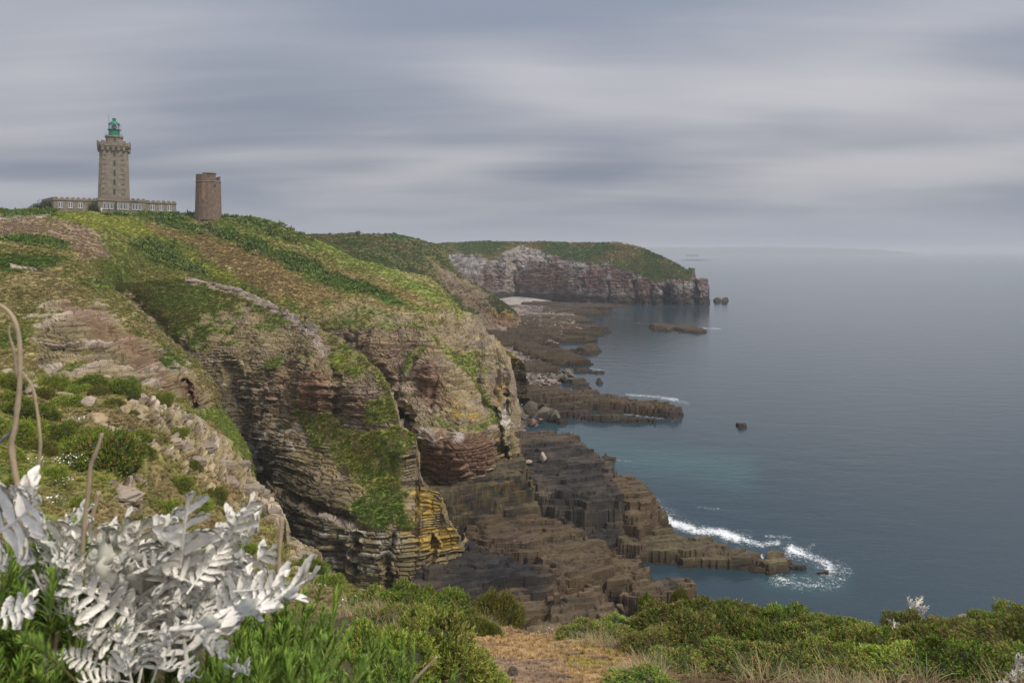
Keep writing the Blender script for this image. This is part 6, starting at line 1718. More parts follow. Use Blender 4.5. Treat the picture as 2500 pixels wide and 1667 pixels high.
# slab steps on the second ridge's crest
for i in range(46):
    t_ = i / 45
    u = 460 + 330 * t_ + rr.uniform(-5, 5)
    v = float(np.interp(u, [456, 520, 590, 640, 690, 745, 770, 800], [683, 697, 715, 743, 767, 799, 820, 850])) + rr.uniform(-5, 7)
    if abs(u - 744) < 16:
        continue
    p, d = surf(ridge2, u, v)
    o = link('slab', SLAB[i % 6], None, ridge2.obj)
    o.location = (p.x, p.y, p.z - .05)
    w = rr.uniform(10, 26)
    o.scale = (w / 2 * d / FPX, w / 2 * d / FPX * .8, rr.uniform(.25, .5))
    o.rotation_euler = (rr.uniform(-.06, .06), rr.uniform(-.06, .06), rr.uniform(-.5, .5))
# stones on the bare ground in front
for (u, v, w, h, key, lab) in [(1115, 1570, 46, 30, 'p', 'pink angular stone at the edge of the bright green mound'), (1135, 1568, 18, 16, 'p', 'small pink stone touching the large pink one'), (1360, 1578, 14, 12, 'l', 'small whitish stone near the dry grass on the right'), (1333, 1616, 34, 14, 'p', 'flat pink stone in the middle of the dry turf'), (1322, 1600, 28, 12, 'p', 'slanted pink stone behind the flat one'),
                               (1402, 1600, 30, 12, 'p', 'pinkish slab poking out of the moss'), (1405, 1622, 24, 12, 'l', 'pale stone right of the flat pink one'), (1248, 1655, 44, 46, 'g', 'largest grey flat stone at the bottom of the bare ground'), (1212, 1664, 28, 22, 'l', 'pale stone left of the largest grey one'), (1368, 1662, 38, 32, 'g', 'pointed grey stone at the bottom edge'),
                               (1170, 1605, 14, 12, 'p', 'small reddish stone beside the green mound'), (1284, 1588, 14, 8, 'l', 'small pale stone in the orange turf'), (1288, 1645, 16, 12, 'p', 'small pink stone right of the largest grey one'), (1335, 1575, 16, 8, 'l', 'half buried pale stone towards the cliff rim'), (1283, 1550, 26, 10, 'p', 'pink stone on the rim beside the thrift'),
                               (2200, 1535, 46, 26, 'l', 'pale pink rock by the white flower stalk at the cliff edge'), (2365, 1520, 60, 34, 'l', 'pale pink rock showing over the gorse at the right')]:
    p, d = fore_pt(u, v)
    s = w / 2 * d / FPX
    boulder((p.x, p.y, p.z + h * .12 * d / FPX), s, s * .9, h / 1.5 * d / FPX, key, rr.randrange(5), lab, 'stones on the ground in front')
for i in range(60):
    u, v = rr.uniform(1180, 1520), rr.uniform(1575, 1690)
    p, d = fore_pt(u, v); s = rr.uniform(3, 8) * d / FPX
    boulder((p.x, p.y, p.z), s, s * .8, s * .6, rr.choice('plg'), rr.randrange(5), 'pebble strewn over the orange dry turf', 'pebbles on the dry turf', name='pebble', cat='pebble')

# ------------------------------------------------------------------ people and birds
def person_mesh(seed, stride=.16):
    me = bpy.data.meshes.new('person_body')
    V = [(0, 0, .95), (0, 0, 1.15), (0, 0, 1.40), (0, 0, 1.52), (0, -.02, 1.64), (0, -.02, 1.74), (.1, 0, .88), (.11, -stride * .6, .48), (.11, -stride, .07), (.11, -stride - .16, .03), (-.1, 0, .88), (-.11, stride * .3, .48), (-.11, stride, .08), (-.11, stride - .14, .03),
         (.2, 0, 1.40), (.26, .06, 1.12), (.25, -.06, .88), (-.2, 0, 1.40), (-.26, -.04, 1.12), (-.25, -.14, .88)]
    E = [(0, 1), (1, 2), (2, 3), (3, 4), (4, 5), (0, 6), (6, 7), (7, 8), (8, 9), (0, 10), (10, 11), (11, 12), (12, 13), (2, 14), (14, 15), (15, 16), (2, 17), (17, 18), (18, 19)]
    me.from_pydata(V, E, [])
    rad = [.16, .15, .17, .06, .10, .085, .10, .075, .05, .045, .10, .075, .05, .045, .08, .055, .04, .08, .055, .04]
    return me, rad
def person(loc, h, label, legs, torso, hair, rz=0.0, coat=0.0):
    me, rad = person_mesh(0)
    o = link('person', me)
    md = o.modifiers.new('skin', 'SKIN'); md.use_smooth_shade = True
    sk = me.skin_vertices[0].data
    for i, r_ in enumerate(rad):
        f_ = 1.25 if (coat and i in (0, 1, 6, 10)) else 1.0
        sk[i].radius = (r_ * f_ * 1.05, r_ * f_)
    sk[0].use_root = True
    o.modifiers.new('sub', 'SUBSURF').levels = 1
    o.modifiers[-1].render_levels = 1
    o.location = loc; o.scale = (h / 1.8,) * 3; o.rotation_euler = (0, 0, rz)
    m, t, b = new_mat('clothing')
    tcn = N(t, 'ShaderNodeTexCoord'); sp = N(t, 'ShaderNodeSeparateXYZ'); t.links.new(tcn.outputs['Object'], sp.inputs[0])
    def stp(z_):
        return mathn(t, 'GREATER_THAN', sp.outputs[2], z_)
    c = mixc(t, stp(.92 - coat), legs, torso); c = mixc(t, stp(1.51), c, (.45, .28, .2)); c = mixc(t, stp(1.67), c, hair)
    t.links.new(c, b.inputs['Base Color']); b.inputs['Roughness'].default_value = .85
    me.materials.append(m)
    tag(o, label, 'person')
    return o
p, d = surf(ridge2, 741, 786); person((p.x + .25, p.y + .1, p.z + .25), 1.78, 'person in dark clothes on the ridge steps, the higher of two', (.02, .02, .03), (.012, .012, .02), (.02, .015, .012), .6)
p, d = surf(ridge2, 741, 803); person((p.x, p.y - .3, p.z + .3), 1.65, 'person in dark jacket and white trousers, the lower of two on the ridge', (.7, .68, .66), (.03, .02, .035), (.6, .55, .5), .4)
person(at(247.5, 518.5, 233), 1.75, 'person in a long white coat before the keepers\' building', (.6, .56, .54), (.70, .66, .64), (.06, .05, .04), .3, .45)
person(at(266, 518.0, 233), 1.6, 'person in dark blue with white hair before the keepers\' building', (.02, .025, .06), (.02, .025, .08), (.7, .68, .66), 2.3)
person(at(457.5, 523.0, 241), 1.8, 'person in blue standing on the skyline between building and old tower', (.012, .012, .05), (.03, .03, .30), (.03, .02, .02), 1.2, .3)
person(at(1516, 594.5, 664), 1.75, 'left of two tiny walkers on the crest of the far headland', (.03, .03, .04), (.05, .05, .06), (.05, .04, .03), .3)
person(at(1520, 594.6, 664), 1.7, 'right of two tiny walkers on the crest of the far headland', (.03, .03, .04), (.04, .04, .05), (.05, .04, .03), 1.3)
for i, (u, v) in enumerate([(520, 526.5), (523.5, 525.5)]):
    boulder(at(u, v, 240), .32, .3, .42, 'l', i, ['left', 'right'][i] + ' small white stone at the foot of the old tower', None).data = BM['l'][i]
def bird(loc, span, rz, label, col, tip, flying=True, name='seagull'):
    e = empty(name, loc, rz); e.scale = (span,) * 3
    tag(e, label, 'bird')
    mb_ = plain_mat('plumage', col, .8); mt_ = plain_mat('wing_plumage', tip, .8)
    if flying:
        lathe = [(0.0, -.25), (.03, -.2), (.055, -.05), (.05, .1), (.03, .2), (.0, .27)]
        o = lathe_o('body', lathe, 8, mb_, e, cap=False, smooth=True); o.rotation_euler = (R(90), 0, 0)
        for s in (-1, 1):
            me = bpy.data.meshes.new('wing')
            me.from_pydata([(s * .03, -.09, 0), (s * .03, .07, 0), (s * .25, .05, .13), (s * .25, -.10, .13), (s * .5, -.02, .07), (s * .46, .06, .08), (s * .03, 0, .012), (s * .25, -.02, .145)], [], [(0, 1, 2, 3), (3, 2, 5, 4), (0, 6, 7, 3), (6, 1, 2, 7)])
            me.update(); link('wing', me, mt_, e)
    else:
        lathe_o('body', [(.0, 0), (.14, .1), (.18, .3), (.13, .55), (.06, .72), (.07, .85), (.05, .95), (0, 1.0)], 8, mb_, e, cap=False, smooth=True)
        me = bpy.data.meshes.new('beak'); me.from_pydata([(-.03, -.04, .88), (.03, -.04, .88), (0, -.22, .87), (0, -.04, .93)], [], [(0, 1, 2), (1, 3, 2), (3, 0, 2)]); link('beak', me, mt_, e)
        me = bpy.data.meshes.new('tail'); me.from_pydata([(-.08, .1, .12), (.08, .1, .12), (0, .35, -.02)], [], [(0, 1, 2)]); link('tail', me, mt_, e)
    return e
bird(at(1273, 988, 196), 1.3, .4, 'white seagull gliding before the cliff foot above the grey boulders', (.75, .75, .74), (.6, .62, .64))
bird(at(1033, 386, 330), 1.2, 1.0, 'dark speck of a bird flying high over the far hill', (.08, .08, .09), (.06, .06, .07))
for i, (u, v) in enumerate([(1356, 1062), (1373, 1062), (1380, 1063), (1395, 1064)]):
    x, y = onz(u, v, 6.4)
    bird((x, y, 6.6), .75, i * 1.7, ['first', 'second', 'third', 'white fourth'][i] + ' bird from the left standing on the upper shelf end', (.02, .02, .022) if i < 3 else (.7, .7, .7), (.03, .03, .03), False, 'cormorant' if i < 3 else 'perched_gull')
# ------------------------------------------------------------------ white woolly ragwort in front
def ragwort_leaf(seed, pairs=7, width=.30, curl=.25, curve=.18, open_=1.0):
    """pinnately lobed felted leaf, midrib from the origin along +Y, one unit long"""
    r = np.random.default_rng(seed)
    V, F, C = [], [], []
    def mid(t):
        return np.array([.03 * math.sin(3 * t + seed), t, curve * t * t])
    def add_grid(G, col_t, col_b, thick=.006):
        nr, nc = G.shape[:2]
        gu = np.gradient(G, axis=1); gv = np.gradient(G, axis=0)
        n = np.cross(gu, gv); n /= np.linalg.norm(n, axis=2, keepdims=True) + 1e-9
        n *= np.where((n[..., 2:3]) < 0, -1, 1) if abs(n[..., 2].mean()) > .05 else 1
        for g, c_ in ((G + n * thick * .5, col_t), (G - n * thick * .5, col_b)):
            o = len(V)
            V.extend(g.reshape(-1, 3)); C.extend([c_] * (nr * nc))
            F.extend((grid_faces(nr, nc) + o).tolist())
    top_c = np.array((.85, .80, .715)); bot_c = np.array((.70, .68, .58))
    # midrib and stalk
    k = 12; ts = np.linspace(-.25, .98, k)
    G = []
    for t in ts:
        m_ = mid(t); w = .013 * (1 - .6 * max(t, 0)) + .006
        G.append([m_ + np.array([math.cos(a) * w, 0, math.sin(a) * w]) for a in np.linspace(0, 2 * math.pi, 7)])
    G = np.array(G); o = len(V)
    V.extend(G.reshape(-1, 3)); C.extend([top_c * .95] * (k * 7)); F.extend((grid_faces(k, 7) + o).tolist())
    def oval(b0, d, q, L, w, lift, tw, sh):
        ns_, nc_ = 6, 5
        G = np.zeros((ns_, nc_, 3))
        for i in range(ns_):
            f = i / (ns_ - 1)
            ww = w * (math.sin(math.pi * min(1, .12 + .80 * f)) ** .75) * (1 + .1 * math.sin(f * 12 + seed))
            for j in range(nc_):
                c_ = -1 + 2 * j / (nc_ - 1)
                G[i, j] = b0 + d * (f * L * (1 - .06 * c_ * c_)) + q * (c_ * ww) + np.array([0, 0, lift * L * f * f + .35 * ww * c_ * c_ + tw * c_ * ww])
        add_grid(G, top_c * sh, bot_c * sh)
    for p_ in range(pairs + 1):
        for s in ((-1, 1) if p_ < pairs else (0,)):
            t = .16 + .78 * (p_ / pairs) + (.015 * s if s else 0)
            prof = math.sin(math.pi * min(1, .25 + .66 * (p_ / pairs))) ** .7
            L = width * (prof + .12) * r.uniform(.82, 1.12)
            ang = R(64 - 36 * (p_ / pairs) + r.uniform(-8, 8))
            if s == 0:
                ang, L = 0, width * .5
            d = np.array([s * math.sin(ang), math.cos(ang), 0.0]); q = np.array([d[1], -d[0], 0.0])
            b0 = mid(t)
            lift = curl * r.uniform(.2, 1.5) * (1 if r.random() > .15 else -.6)
            sh = r.uniform(.84, 1.08)
            def along(f):
                return b0 + d * (f * L) + np.array([0, 0, lift * L * f * f])
            oval(b0, d, q, L * .98, L * .18, lift, 0.0, sh)                  # rib of the lobe
            for f, sd_s in ((.42, -1), (.48, 1), (.64, -1), (.68, 1), (.78, 0)):
                an = R(38 + r.uniform(-8, 8)) * sd_s
                d2 = d * math.cos(an) + q * math.sin(an); q2 = q * math.cos(an) - d * math.sin(an)
                l2 = L * (.30 if sd_s else .34) * r.uniform(.85, 1.15)
                oval(along(f), d2, q2, l2, l2 * r.uniform(.42, .54), lift * f * 1.6 + r.uniform(-.15, .35), r.uniform(-.3, .3), sh * r.uniform(.95, 1.05))
    me = mesh_np('ragwort_leaf', np.array(V), np.array(F), np.array(C), smooth=True)
    return me
mf, tf, bf_ = new_mat('felted_leaf')
af = N(tf, 'ShaderNodeAttribute', attribute_name='Col'); tco = N(tf, 'ShaderNodeTexCoord')
nf = N(tf, 'ShaderNodeTexNoise', inp={'Scale': 14.0, 'Detail': 4.0, 'Roughness': .6}); tf.links.new(tco.outputs['Object'], nf.inputs['Vector'])
kf = maprange(tf, nf.outputs[0], .3, .7, .78, 1.12, smooth=False)
scf = N(tf, 'ShaderNodeVectorMath', operation='SCALE'); tf.links.new(af.outputs['Color'], scf.inputs[0]); tf.links.new(kf, scf.inputs['Scale'])
tf.links.new(scf.outputs[0], bf_.inputs['Base Color']); bf_.inputs['Roughness'].default_value = .95; bf_.inputs['Sheen Weight'].default_value = .3
bf_.inputs['Specular IOR Level'].default_value = .1
M_FELT = mf
RAG = [ragwort_leaf(900, 7, .23, .7, .10), ragwort_leaf(901, 6, .25, .8, .15), ragwort_leaf(902, 5, .32, .6, -.2), ragwort_leaf(903, 7, .22, 1.1, .1), ragwort_leaf(904, 6, .26, .8, -.25), ragwort_leaf(905, 5, .34, .6, .2)]
for m_ in RAG:
    m_.materials.append(M_FELT)
def put_leaf(root, base, tip, k, roll=0.0, face=None, wid=1.0):
    y = tip - base; L = y.length; y.normalize()
    f = ((Vector((0, 0, EYE)) - base).normalized() + Vector((.25, 0, .75))).normalized() if face is None else Vector(face).normalized()
    z = (f - y * f.dot(y)).normalized()
    z.rotate(Matrix.Rotation(roll, 3, y))
    x = y.cross(z)
    M = Matrix((x * wid, y, z)).transposed().to_4x4()
    o = link('leaf', RAG[k], None, root)
    M = Matrix.Translation(base) @ M @ Matrix.Scale(L, 4)
    o.matrix_basis = Matrix.Translation(-root.location) @ M
    return o
rag = empty('silver_ragwort', at(330, 1630, 1.22))
tag(rag, 'white woolly lobed leaved plant filling the lower left corner', 'plant')
LV = [  # base, tip (photo), depths, shape, roll, width
    (415, 1500, 466, 1187, 1.10, 1.06, 0, .1, 1.0), (530, 1380, 609, 1204, 1.15, 1.14, 3, .4, 1.0), (540, 1420, 662, 1252, 1.2, 1.2, 1, -.4, .9), (470, 1530, 770, 1478, .98, .95, 5, -.5, .85), (560, 1440, 680, 1325, 1.08, 1.08, 1, .5, 1.0), (520, 1500, 640, 1400, 1.05, 1.03, 5, .3, .9), (400, 1440, 440, 1260, 1.14, 1.12, 1, -.3, 1.1), (250, 1420, 230, 1280, 1.22, 1.2, 1, .3, 1.0), (600, 1500, 700, 1450, 1.02, 1.0, 1, .2, .9),
    (238, 1440, 320, 1240, 1.2, 1.18, 3, -.3, .9), (306, 1470, 345, 1252, 1.15, 1.12, 0, .3, .85), (-50, 1320, 142, 1196, .95, .92, 5, .7, 1.1), (-40, 1260, 100, 1190, .98, 1.0, 1, .4, 1.0), (60, 1400, 195, 1255, 1.12, 1.1, 4, .5, .9), (110, 1380, 240, 1290, 1.2, 1.2, 1, .2, .8), (357, 1525, 165, 1440, 1.05, .98, 4, -.6, 1.0),
    (340, 1540, 190, 1560, 1.02, .98, 4, -1.0, .9), (323, 1650, 296, 1492, 1.02, 1.0, 3, .2, .9), (374, 1650, 430, 1515, 1.0, .98, 1, -.2, .8), (483, 1524, 560, 1600, 1.0, .98, 3, .3, .9), (330, 1600, 402, 1450, 1.06, 1.05, 0, -.4, .8), (-10, 1510, 108, 1462, .9, .9, 5, .5, .9), (-60, 1440, 40, 1360, .95, .95, 1, .3, .9),
    (250, 1620, 150, 1600, 1.0, .97, 4, -.4, .9), (300, 1660, 200, 1650, .98, .95, 4, .2, .8), (200, 1480, 110, 1420, 1.1, 1.1, 1, -.3, .8), (380, 1560, 470, 1440, 1.08, 1.05, 1, .5, .8), (430, 1490, 520, 1400, 1.12, 1.1, 3, .2, .8), (400, 1620, 480, 1640, .98, .95, 2, .1, .7), (280, 1540, 230, 1440, 1.12, 1.12, 0, .1, .8),
    (350, 1470, 400, 1330, 1.2, 1.2, 1, -.2, .8), (480, 1470, 560, 1290, 1.18, 1.16, 0, .2, .8), (170, 1400, 280, 1330, 1.25, 1.22, 3, .1, .8), (90, 1340, 60, 1260, 1.2, 1.2, 1, .2, .8), (270, 1660, 330, 1560, .98, .97, 5, 0, .7), (560, 1640, 600, 1625, 1.1, 1.05, 2, 0, .6), (600, 1440, 720, 1420, 1.0, .98, 5, .6, .8), (150, 1320, 180, 1240, 1.25, 1.25, 3, 0, .8),
    (500, 1560, 440, 1500, 1.0, .98, 1, .4, .7), (215, 1520, 160, 1480, 1.05, 1.02, 2, .8, .9)]
for i in range(34):
    u0_, v0_ = rr.uniform(60, 520), rr.uniform(1400, 1640)
    a_ = rr.uniform(-1.2, 1.2) if i % 3 else rr.uniform(-.5, .5); l_ = rr.uniform(90, 170)
    LV.append((u0_, v0_, u0_ + math.sin(a_) * l_, v0_ - math.cos(a_) * l_, rr.uniform(1.05, 1.3), rr.uniform(1.05, 1.25), rr.randrange(6), rr.uniform(-.7, .7), rr.uniform(.8, 1.1)))
for (u0_, v0_, u1_, v1_, d0_, d1_, k_, rl, wd) in LV:
    put_leaf(rag, at(u0_, v0_, d0_), at(u1_, v1_, d1_), k_, rl, None, wd)
def tube_mesh(name, pts, r0, r1, n=8, knots=()):
    V, F = [], []
    m_ = len(pts)
    for i, p in enumerate(pts):
        a = pts[min(i + 1, m_ - 1)] - pts[max(i - 1, 0)]; a.normalize()
        s = a.cross(Vector((0, 1, 0.1))).normalized(); q = a.cross(s)
        rd = r0 + (r1 - r0) * i / (m_ - 1)
        if i in knots: rd *= 1.3
        for j in range(n):
            t = 6.2832 * j / n
            V.append(p + (s * math.cos(t) + q * math.sin(t)) * rd * (1 + .08 * math.sin(5 * t + i)))
    for i in range(m_ - 1):
        for j in range(n):
            F.append((i * n + j, i * n + (j + 1) % n, (i + 1) * n + (j + 1) % n, (i + 1) * n + j))
    F.append(tuple(range(n - 1, -1, -1))); F.append(tuple((m_ - 1) * n + j for j in range(n)))
    me = bpy.data.meshes.new(name); me.from_pydata([tuple(v) for v in V], [], F)
    me.polygons.foreach_set('use_smooth', [True] * len(me.polygons)); me.update()
    return me
def smooth_line(pts, k=5):
    P = [Vector(p) for p in pts]; out = []
    for i in range(len(P) - 1):
        p0, p1, p2, p3 = P[max(i - 1, 0)], P[i], P[i + 1], P[min(i + 2, len(P) - 1)]
        for j in range(k):
            t = j / k
            out.append(.5 * ((2 * p1) + (p2 - p0) * t + (2 * p0 - 5 * p1 + 4 * p2 - p3) * t * t + (3 * p1 - p0 - 3 * p2 + p3) * t ** 3))
    out.append(P[-1]); return out
M_STEM = plain_mat('felted_stem', (.50, .47, .42), .95, .2, 30)
for (pts, d_, w0, w1) in [([(330, 1640), (380, 1560), (415, 1495), (420, 1440)], 1.08, 9, 7), ([(330, 1640), (400, 1570), (450, 1530), (520, 1500)], 1.02, 10, 7), ([(330, 1640), (350, 1560), (360, 1520), (310, 1480)], 1.06, 9, 7), ([(330, 1640), (300, 1560), (250, 1480), (236, 1440)], 1.14, 8, 6),
                        ([(330, 1640), (450, 1520), (520, 1420), (535, 1375)], 1.12, 8, 6), ([(330, 1640), (200, 1560), (110, 1450), (80, 1390)], 1.08, 8, 6)]:
    ln_ = smooth_line([at(u, v, d_) for u, v in pts])
    me = tube_mesh('plant_stem', ln_, w0 / 2 * d_ / FPX, w1 / 2 * d_ / FPX)
    o = link('stem', me, M_STEM, rag); o.location = -rag.location
# ------------------------------------------------------------------ dry stems
M_DRY = plain_mat('dry_stem', (.36, .27, .17), .85, .25, 40, .3)
M_GREYW = plain_mat('grey_dead_wood', (.20, .18, .17), .9, .4, 60, .4)
for (pts, d_, w0, w1, lab, mt) in [
    ([(50, 1330), (45, 1200), (38, 1160), (28, 1090), (37, 1040), (46, 960), (49, 880), (43, 805), (22, 762), (-12, 738)], 1.15, 14, 9, 'tallest dry stem at the left edge, bent over at its top', M_DRY),
    ([(78, 1340), (88, 1190), (95, 1130), (98, 1070), (90, 1000), (79, 945), (58, 915), (46, 895)], 1.2, 9, 5, 'thinner dry stem bending left just right of the tallest one', M_DRY),
    ([(40, 920), (34, 860), (22, 815), (24, 795)], 1.17, 7, 4, 'short dry side twig beside the tallest stem', M_DRY),
    ([(170, 1470), (195, 1390), (208, 1260), (217, 1185), (221, 1140), (238, 1095), (249, 1058)], 1.1, 12, 8, 'straight dry stem in the middle of the white leaves', M_DRY),
    ([(205, 1330), (222, 1272), (232, 1235), (241, 1200)], 1.15, 11, 9, 'short broken dry stem right of the straight one', M_DRY),
    ([(676, 1450), (679, 1400), (683, 1325), (689, 1262)], 1.1, 12, 9, 'upright cut dry stem at the right end of the white plant', M_DRY),
    ([(-10, 1090), (8, 1070), (22, 1058), (36, 1034)], 1.2, 9, 5, 'gnarled grey dead twig at the left edge', M_GREYW),
    ([(980, 1690), (1010, 1660), (1040, 1630), (1067, 1602)], 1.9, 10, 5, 'slanting tan twig over the bright green mound', M_DRY),
    ([(122, 1720), (128, 1640), (136, 1570), (140, 1540)], 1.05, 13, 10, 'dark dry stem at the bottom left corner', M_DRY)]:
    ln_ = smooth_line([at(u, v, d_) for u, v in pts])
    me = tube_mesh('dry_stem', ln_, w0 / 2 * d_ / FPX, w1 / 2 * d_ / FPX, 8, (6, 14, 23))
    base = ln_[0].copy()
    me.transform(Matrix.Translation(-base))
    o = link('dry_stem', me, mt); o.location = base
    tag(o, lab, 'stem')
# ------------------------------------------------------------------ needle leaved shoots
def shoot_mesh(seed, L=.17, n=95, ll=.036):
    r = np.random.default_rng(seed)
    V, F, C = [], [], []
    bend = r.uniform(-.25, .25, 2)
    def ax(t):
        return np.array([bend[0] * L * t * t, bend[1] * L * t * t, L * t])
    ring = []
    for t in np.linspace(0, .95, 5):
        c_ = ax(t); w = .0022 * (1 - .5 * t)
        ring.append([c_ + np.array([math.cos(a) * w, math.sin(a) * w, 0]) for a in np.linspace(0, 6.283, 6)])
    G = np.array(ring); V.extend(G.reshape(-1, 3)); F.extend(grid_faces(5, 6).tolist()); C.extend([(.17, .15, .05)] * 30)
    for i in range(n):
        t = .22 + .78 * (i / n) ** .8
        a = i * 2.4 + r.normal(0, .2); up = .35 + .95 * t + r.normal(0, .12)
        d = np.array([math.cos(a) * math.cos(up), math.sin(a) * math.cos(up), math.sin(up)])
        s = np.cross(d, [0, 0, 1.0]); s /= np.linalg.norm(s) + 1e-9
        b0 = ax(t); l_ = ll * r.uniform(.7, 1.15) * (1 - .25 * t); w = .0017 * r.uniform(.8, 1.2)
        m_ = b0 + d * l_ * .5 + np.array([0, 0, .05 * l_]); e_ = b0 + d * l_ + np.array([0, 0, -.06 * l_])
        o = len(V)
        V.extend([b0 - s * w * .5, b0 + s * w * .5, m_ + s * w, m_ - s * w, e_ + s * w * .12, e_ - s * w * .12])
        F.extend([(o, o + 1, o + 2, o + 3), (o + 3, o + 2, o + 4, o + 5)])
        c_ = np.array([(.16, .27, .035), (.20, .31, .05), (.11, .20, .03), (.26, .33, .07)][r.integers(0, 4)]) * (.65 + .5 * t) * r.uniform(.85, 1.15)
        C.extend([c_ * .8, c_ * .8, c_, c_, c_ * 1.15, c_ * 1.15])
    return mesh_np('needle_shoot', np.array(V), np.array(F), np.array(C))
M_NEED = leaf_mat('needle_leaf', use='GEOMETRY', var=.12, rough=.5)
SHT = [shoot_mesh(950 + i, .15 + .02 * (i % 3)) for i in range(6)]
for m_ in SHT:
    m_.materials.append(M_NEED)
PL = [('needle leaved green plant at the left edge under the big white leaf', [(-20, 1330), (120, 1320), (170, 1370), (150, 1450), (-20, 1460)], 1.0, 1.2, 46), ('needle leaved green plant in the bottom left corner', [(-20, 1470), (120, 1460), (150, 1560), (170, 1690), (-20, 1700)], .95, 1.1, 52),
      ('needle leaved green plant right of the white leaves', [(540, 1530), (640, 1500), (760, 1490), (800, 1560), (700, 1620), (560, 1610)], 1.3, 1.7, 54), ('bright needle leaved plant at the bottom, left of the green mound', [(700, 1620), (800, 1560), (930, 1560), (1010, 1620), (1040, 1690), (700, 1700)], 1.5, 2.0, 56),
      ('needle leaved plant along the bottom edge under the white leaves', [(420, 1620), (560, 1610), (700, 1620), (720, 1700), (380, 1700)], 1.05, 1.3, 54), ('small needle leaved plant behind the white leaves', [(560, 1420), (680, 1440), (740, 1490), (640, 1520), (560, 1500)], 1.5, 1.9, 30), ('needle leaved plant in the dark gap among the white leaves', [(150, 1560), (320, 1600), (360, 1690), (160, 1700)], 1.1, 1.25, 24)]
for lab, poly, da, db, n in PL:
    xs = [p[0] for p in poly]; ys = [p[1] for p in poly]
    cu_, cv_ = sum(xs) / len(xs), max(ys)
    root = empty('needle_leaved_shrub', at(cu_, cv_ + 60, (da + db) / 2))
    tag(root, lab, 'plant')
    k = 0
    while k < n:
        u = rr.uniform(min(xs), max(xs)); v = rr.uniform(min(ys), max(ys))
        if sdist(np.array([u]), np.array([v]), poly)[0] < 0:
            continue
        f = (v - min(ys)) / (max(ys) - min(ys))
        d_ = db + (da - db) * f + rr.uniform(-.05, .05)
        o = link('shoot', SHT[rr.randrange(6)], None, root)
        tip = at(u, v, d_); s = rr.uniform(.75, 1.15)
        tx, ty = rr.uniform(-.5, .5), rr.uniform(-.5, .5)
        o.location = tip - Vector((math.sin(ty) * .16 * s, -math.sin(tx) * .16 * s, .15 * s)) - root.location
        o.rotation_euler = (tx, ty, rr.random() * 6.28); o.scale = (s, s, s)
        k += 1
# rounded green leaves peeping between the white ones
# ------------------------------------------------------------------ daisies, thrift, small white plants
M_PETAL = plain_mat('white_petal', (.75, .74, .70), .8)
M_EYE = plain_mat('yellow_flower_eye', (.6, .38, .03), .8)
M_PINK = plain_mat('pink_petal', (.50, .20, .38), .8)
def flowers_mesh(seed, n, rad, hgt, r0):
    r = np.random.default_rng(seed); V, F = [], []
    for i in range(n):
        a = r.random() * 6.28; q = rad * r.random() ** .5
        c_ = np.array([math.cos(a) * q, math.sin(a) * q, hgt * (1 - .5 * (q / rad) ** 2) * r.uniform(.75, 1.1)])
        t1 = r.normal(0, .5, 2)
        o = len(V)
        rq = r0 * r.uniform(.7, 1.2)
        V.append(c_ + np.array([0, 0, rq * .3]))
        for j in range(8):
            b_ = 6.283 * j / 8
            V.append(c_ + np.array([math.cos(b_) * rq, math.sin(b_) * rq, t1[0] * math.cos(b_) * rq + t1[1] * math.sin(b_) * rq]))
        for j in range(8):
            F.append((o, o + 1 + j, o + 1 + (j + 1) % 8))
    return mesh_np('flower_heads', np.array(V), np.array(F))
def daisy(u, v, w, h, n, lab, lay=spur):
    p, d = surf(lay, u, v + h * .3) if lay is not None else fore_pt(u, v)
    s = w / 2 * d / FPX; hh = h * .6 * d / FPX
    e = empty('daisy_clump', p); tag(e, lab, 'flowers', 'white daisy clumps on the near slope')
    V, F = blades(160, s, hh * 1.1, .012 * s / .5, int(u))
    link('foliage', mesh_np('daisy_leaves', V, F, np.tile(np.array((.15, .20, .06)), (len(V), 1))), M_GREEN, e)
    link('flower_heads', flowers_mesh(int(u), n // 2 + 6, s, hh * 1.12, .019), M_PETAL, e)
for a in [(186, 1030, 56, 30, 90, 'creamy daisies in full bloom beside the tall dark gorse'), (168, 1128, 90, 50, 110, 'white daisies in front of the large domed gorse'), (80, 1130, 60, 40, 60, 'white daisies behind the thin dry stem'), (150, 1180, 60, 30, 50, 'daisies low on the slope above the white leaves'), (130, 1220, 60, 36, 40, 'sparse daisies just above the white plant'), (390, 1000, 40, 20, 22, 'pale daisies under the slab ledge')]:
    daisy(*a)
daisy(870, 1478, 90, 22, 60, 'small pale daisies at the left end of the grassy cliff edge', None)
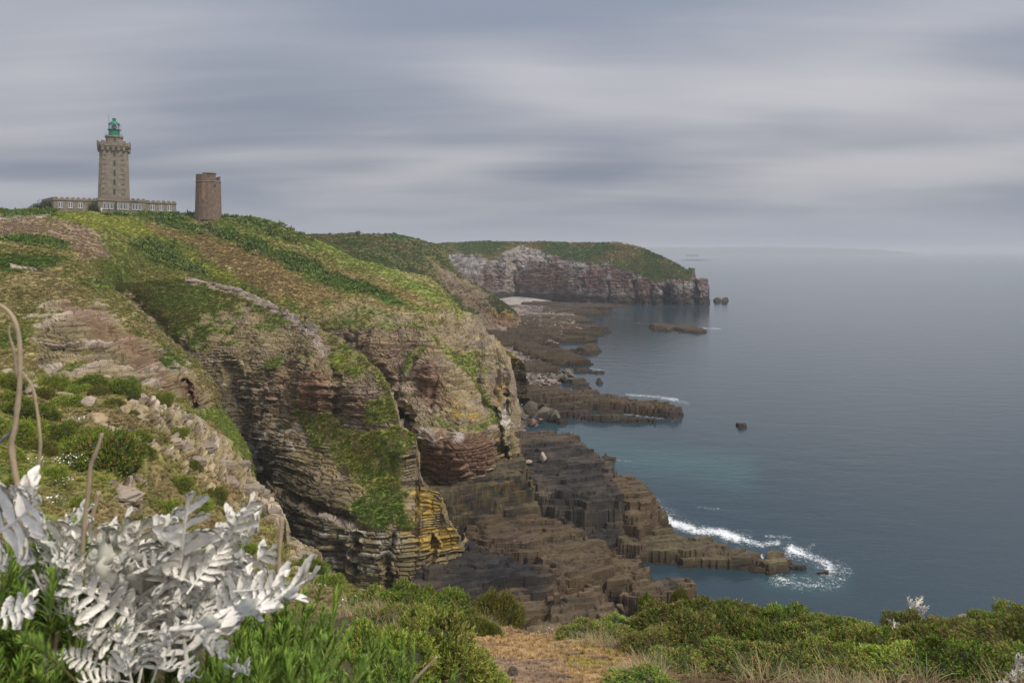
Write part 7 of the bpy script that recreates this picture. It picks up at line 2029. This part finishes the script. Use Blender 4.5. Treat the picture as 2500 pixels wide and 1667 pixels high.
def thrift(u, v, w, lab):
    p, d = fore_pt(u, v); s = w / 2 * d / FPX
    e = empty('thrift_clump', p); tag(e, lab, 'flowers')
    V, F = blades(120, s, .06, .004, 12)
    link('foliage', mesh_np('thrift_leaves', V, F, np.tile(np.array((.12, .15, .06)), (len(V), 1))), M_GREEN, e)
    link('flower_heads', flowers_mesh(77, 14, s, .075, .012), M_PINK, e)
thrift(1330, 1552, 60, 'pink thrift flowers on the rim of the bare ground')
def small_rag(u, v, h, lab, n, seed):
    p, d = fore_pt(u, v); H = h * d / FPX
    e = empty('silver_seedling', p); tag(e, lab, 'plant')
    q = random.Random(seed)
    for i in range(n):
        z0 = H * (.1 + .75 * i / n); a = q.random() * 6.28
        b0 = p + Vector((0, 0, z0)); t0 = b0 + Vector((math.cos(a) * H * .32, math.sin(a) * H * .32, H * q.uniform(.1, .35)))
        put_leaf(e, b0, t0, q.choice([0, 1, 3]), q.uniform(-1, 1), (math.cos(a), math.sin(a), 1.2), .9)
    me = tube_mesh('stalk', [Vector((0, 0, 0)), Vector((.01, 0, H * .35)), Vector((-.008, 0, H * .7)), Vector((0, 0, H))], .006, .004)
    link('stalk', me, M_STEM, e)
small_rag(2237, 1545, 84, 'silvery plant standing up against the sea at the cliff edge', 12, 1)
small_rag(2182, 1560, 50, 'small silvery sprig in the gorse left of the standing one', 6, 2)
small_rag(2482, 1680, 84, 'silvery sprig near the right edge of the thicket', 9, 3)
small_rag(2440, 1720, 60, 'silvery leaves at the bottom right corner', 8, 4)
def spike(u, v, h, lab):
    p, d = fore_pt(u, v); H = h * d / FPX
    e = empty('flower_spike', p); tag(e, lab, 'plant')
    link('stalk', tube_mesh('stalk', [Vector((0, 0, 0)), Vector((.01, 0, H * .5)), Vector((0, 0, H))], .005, .003), plain_mat('green_stalk', (.16, .20, .05), .8), e)
    V, F = blades(70, .022, .03, .005, int(u)); V = V.copy(); r = np.random.default_rng(int(u)); V[:, 2] += np.repeat(r.random(70) * H * .75 + H * .25, 3)
    link('florets', mesh_np('florets', V, F, np.tile(np.array((.26, .30, .06)), (len(V), 1))), M_GREEN, e)
spike(1399, 1545, 48, 'yellow green flower spike at the rim above the brown slab')
spike(1674, 1625, 70, 'yellow green flower spike in the dry grass on the right')
spike(2172, 1560, 44, 'yellow green flower spike beside the silvery sprig')
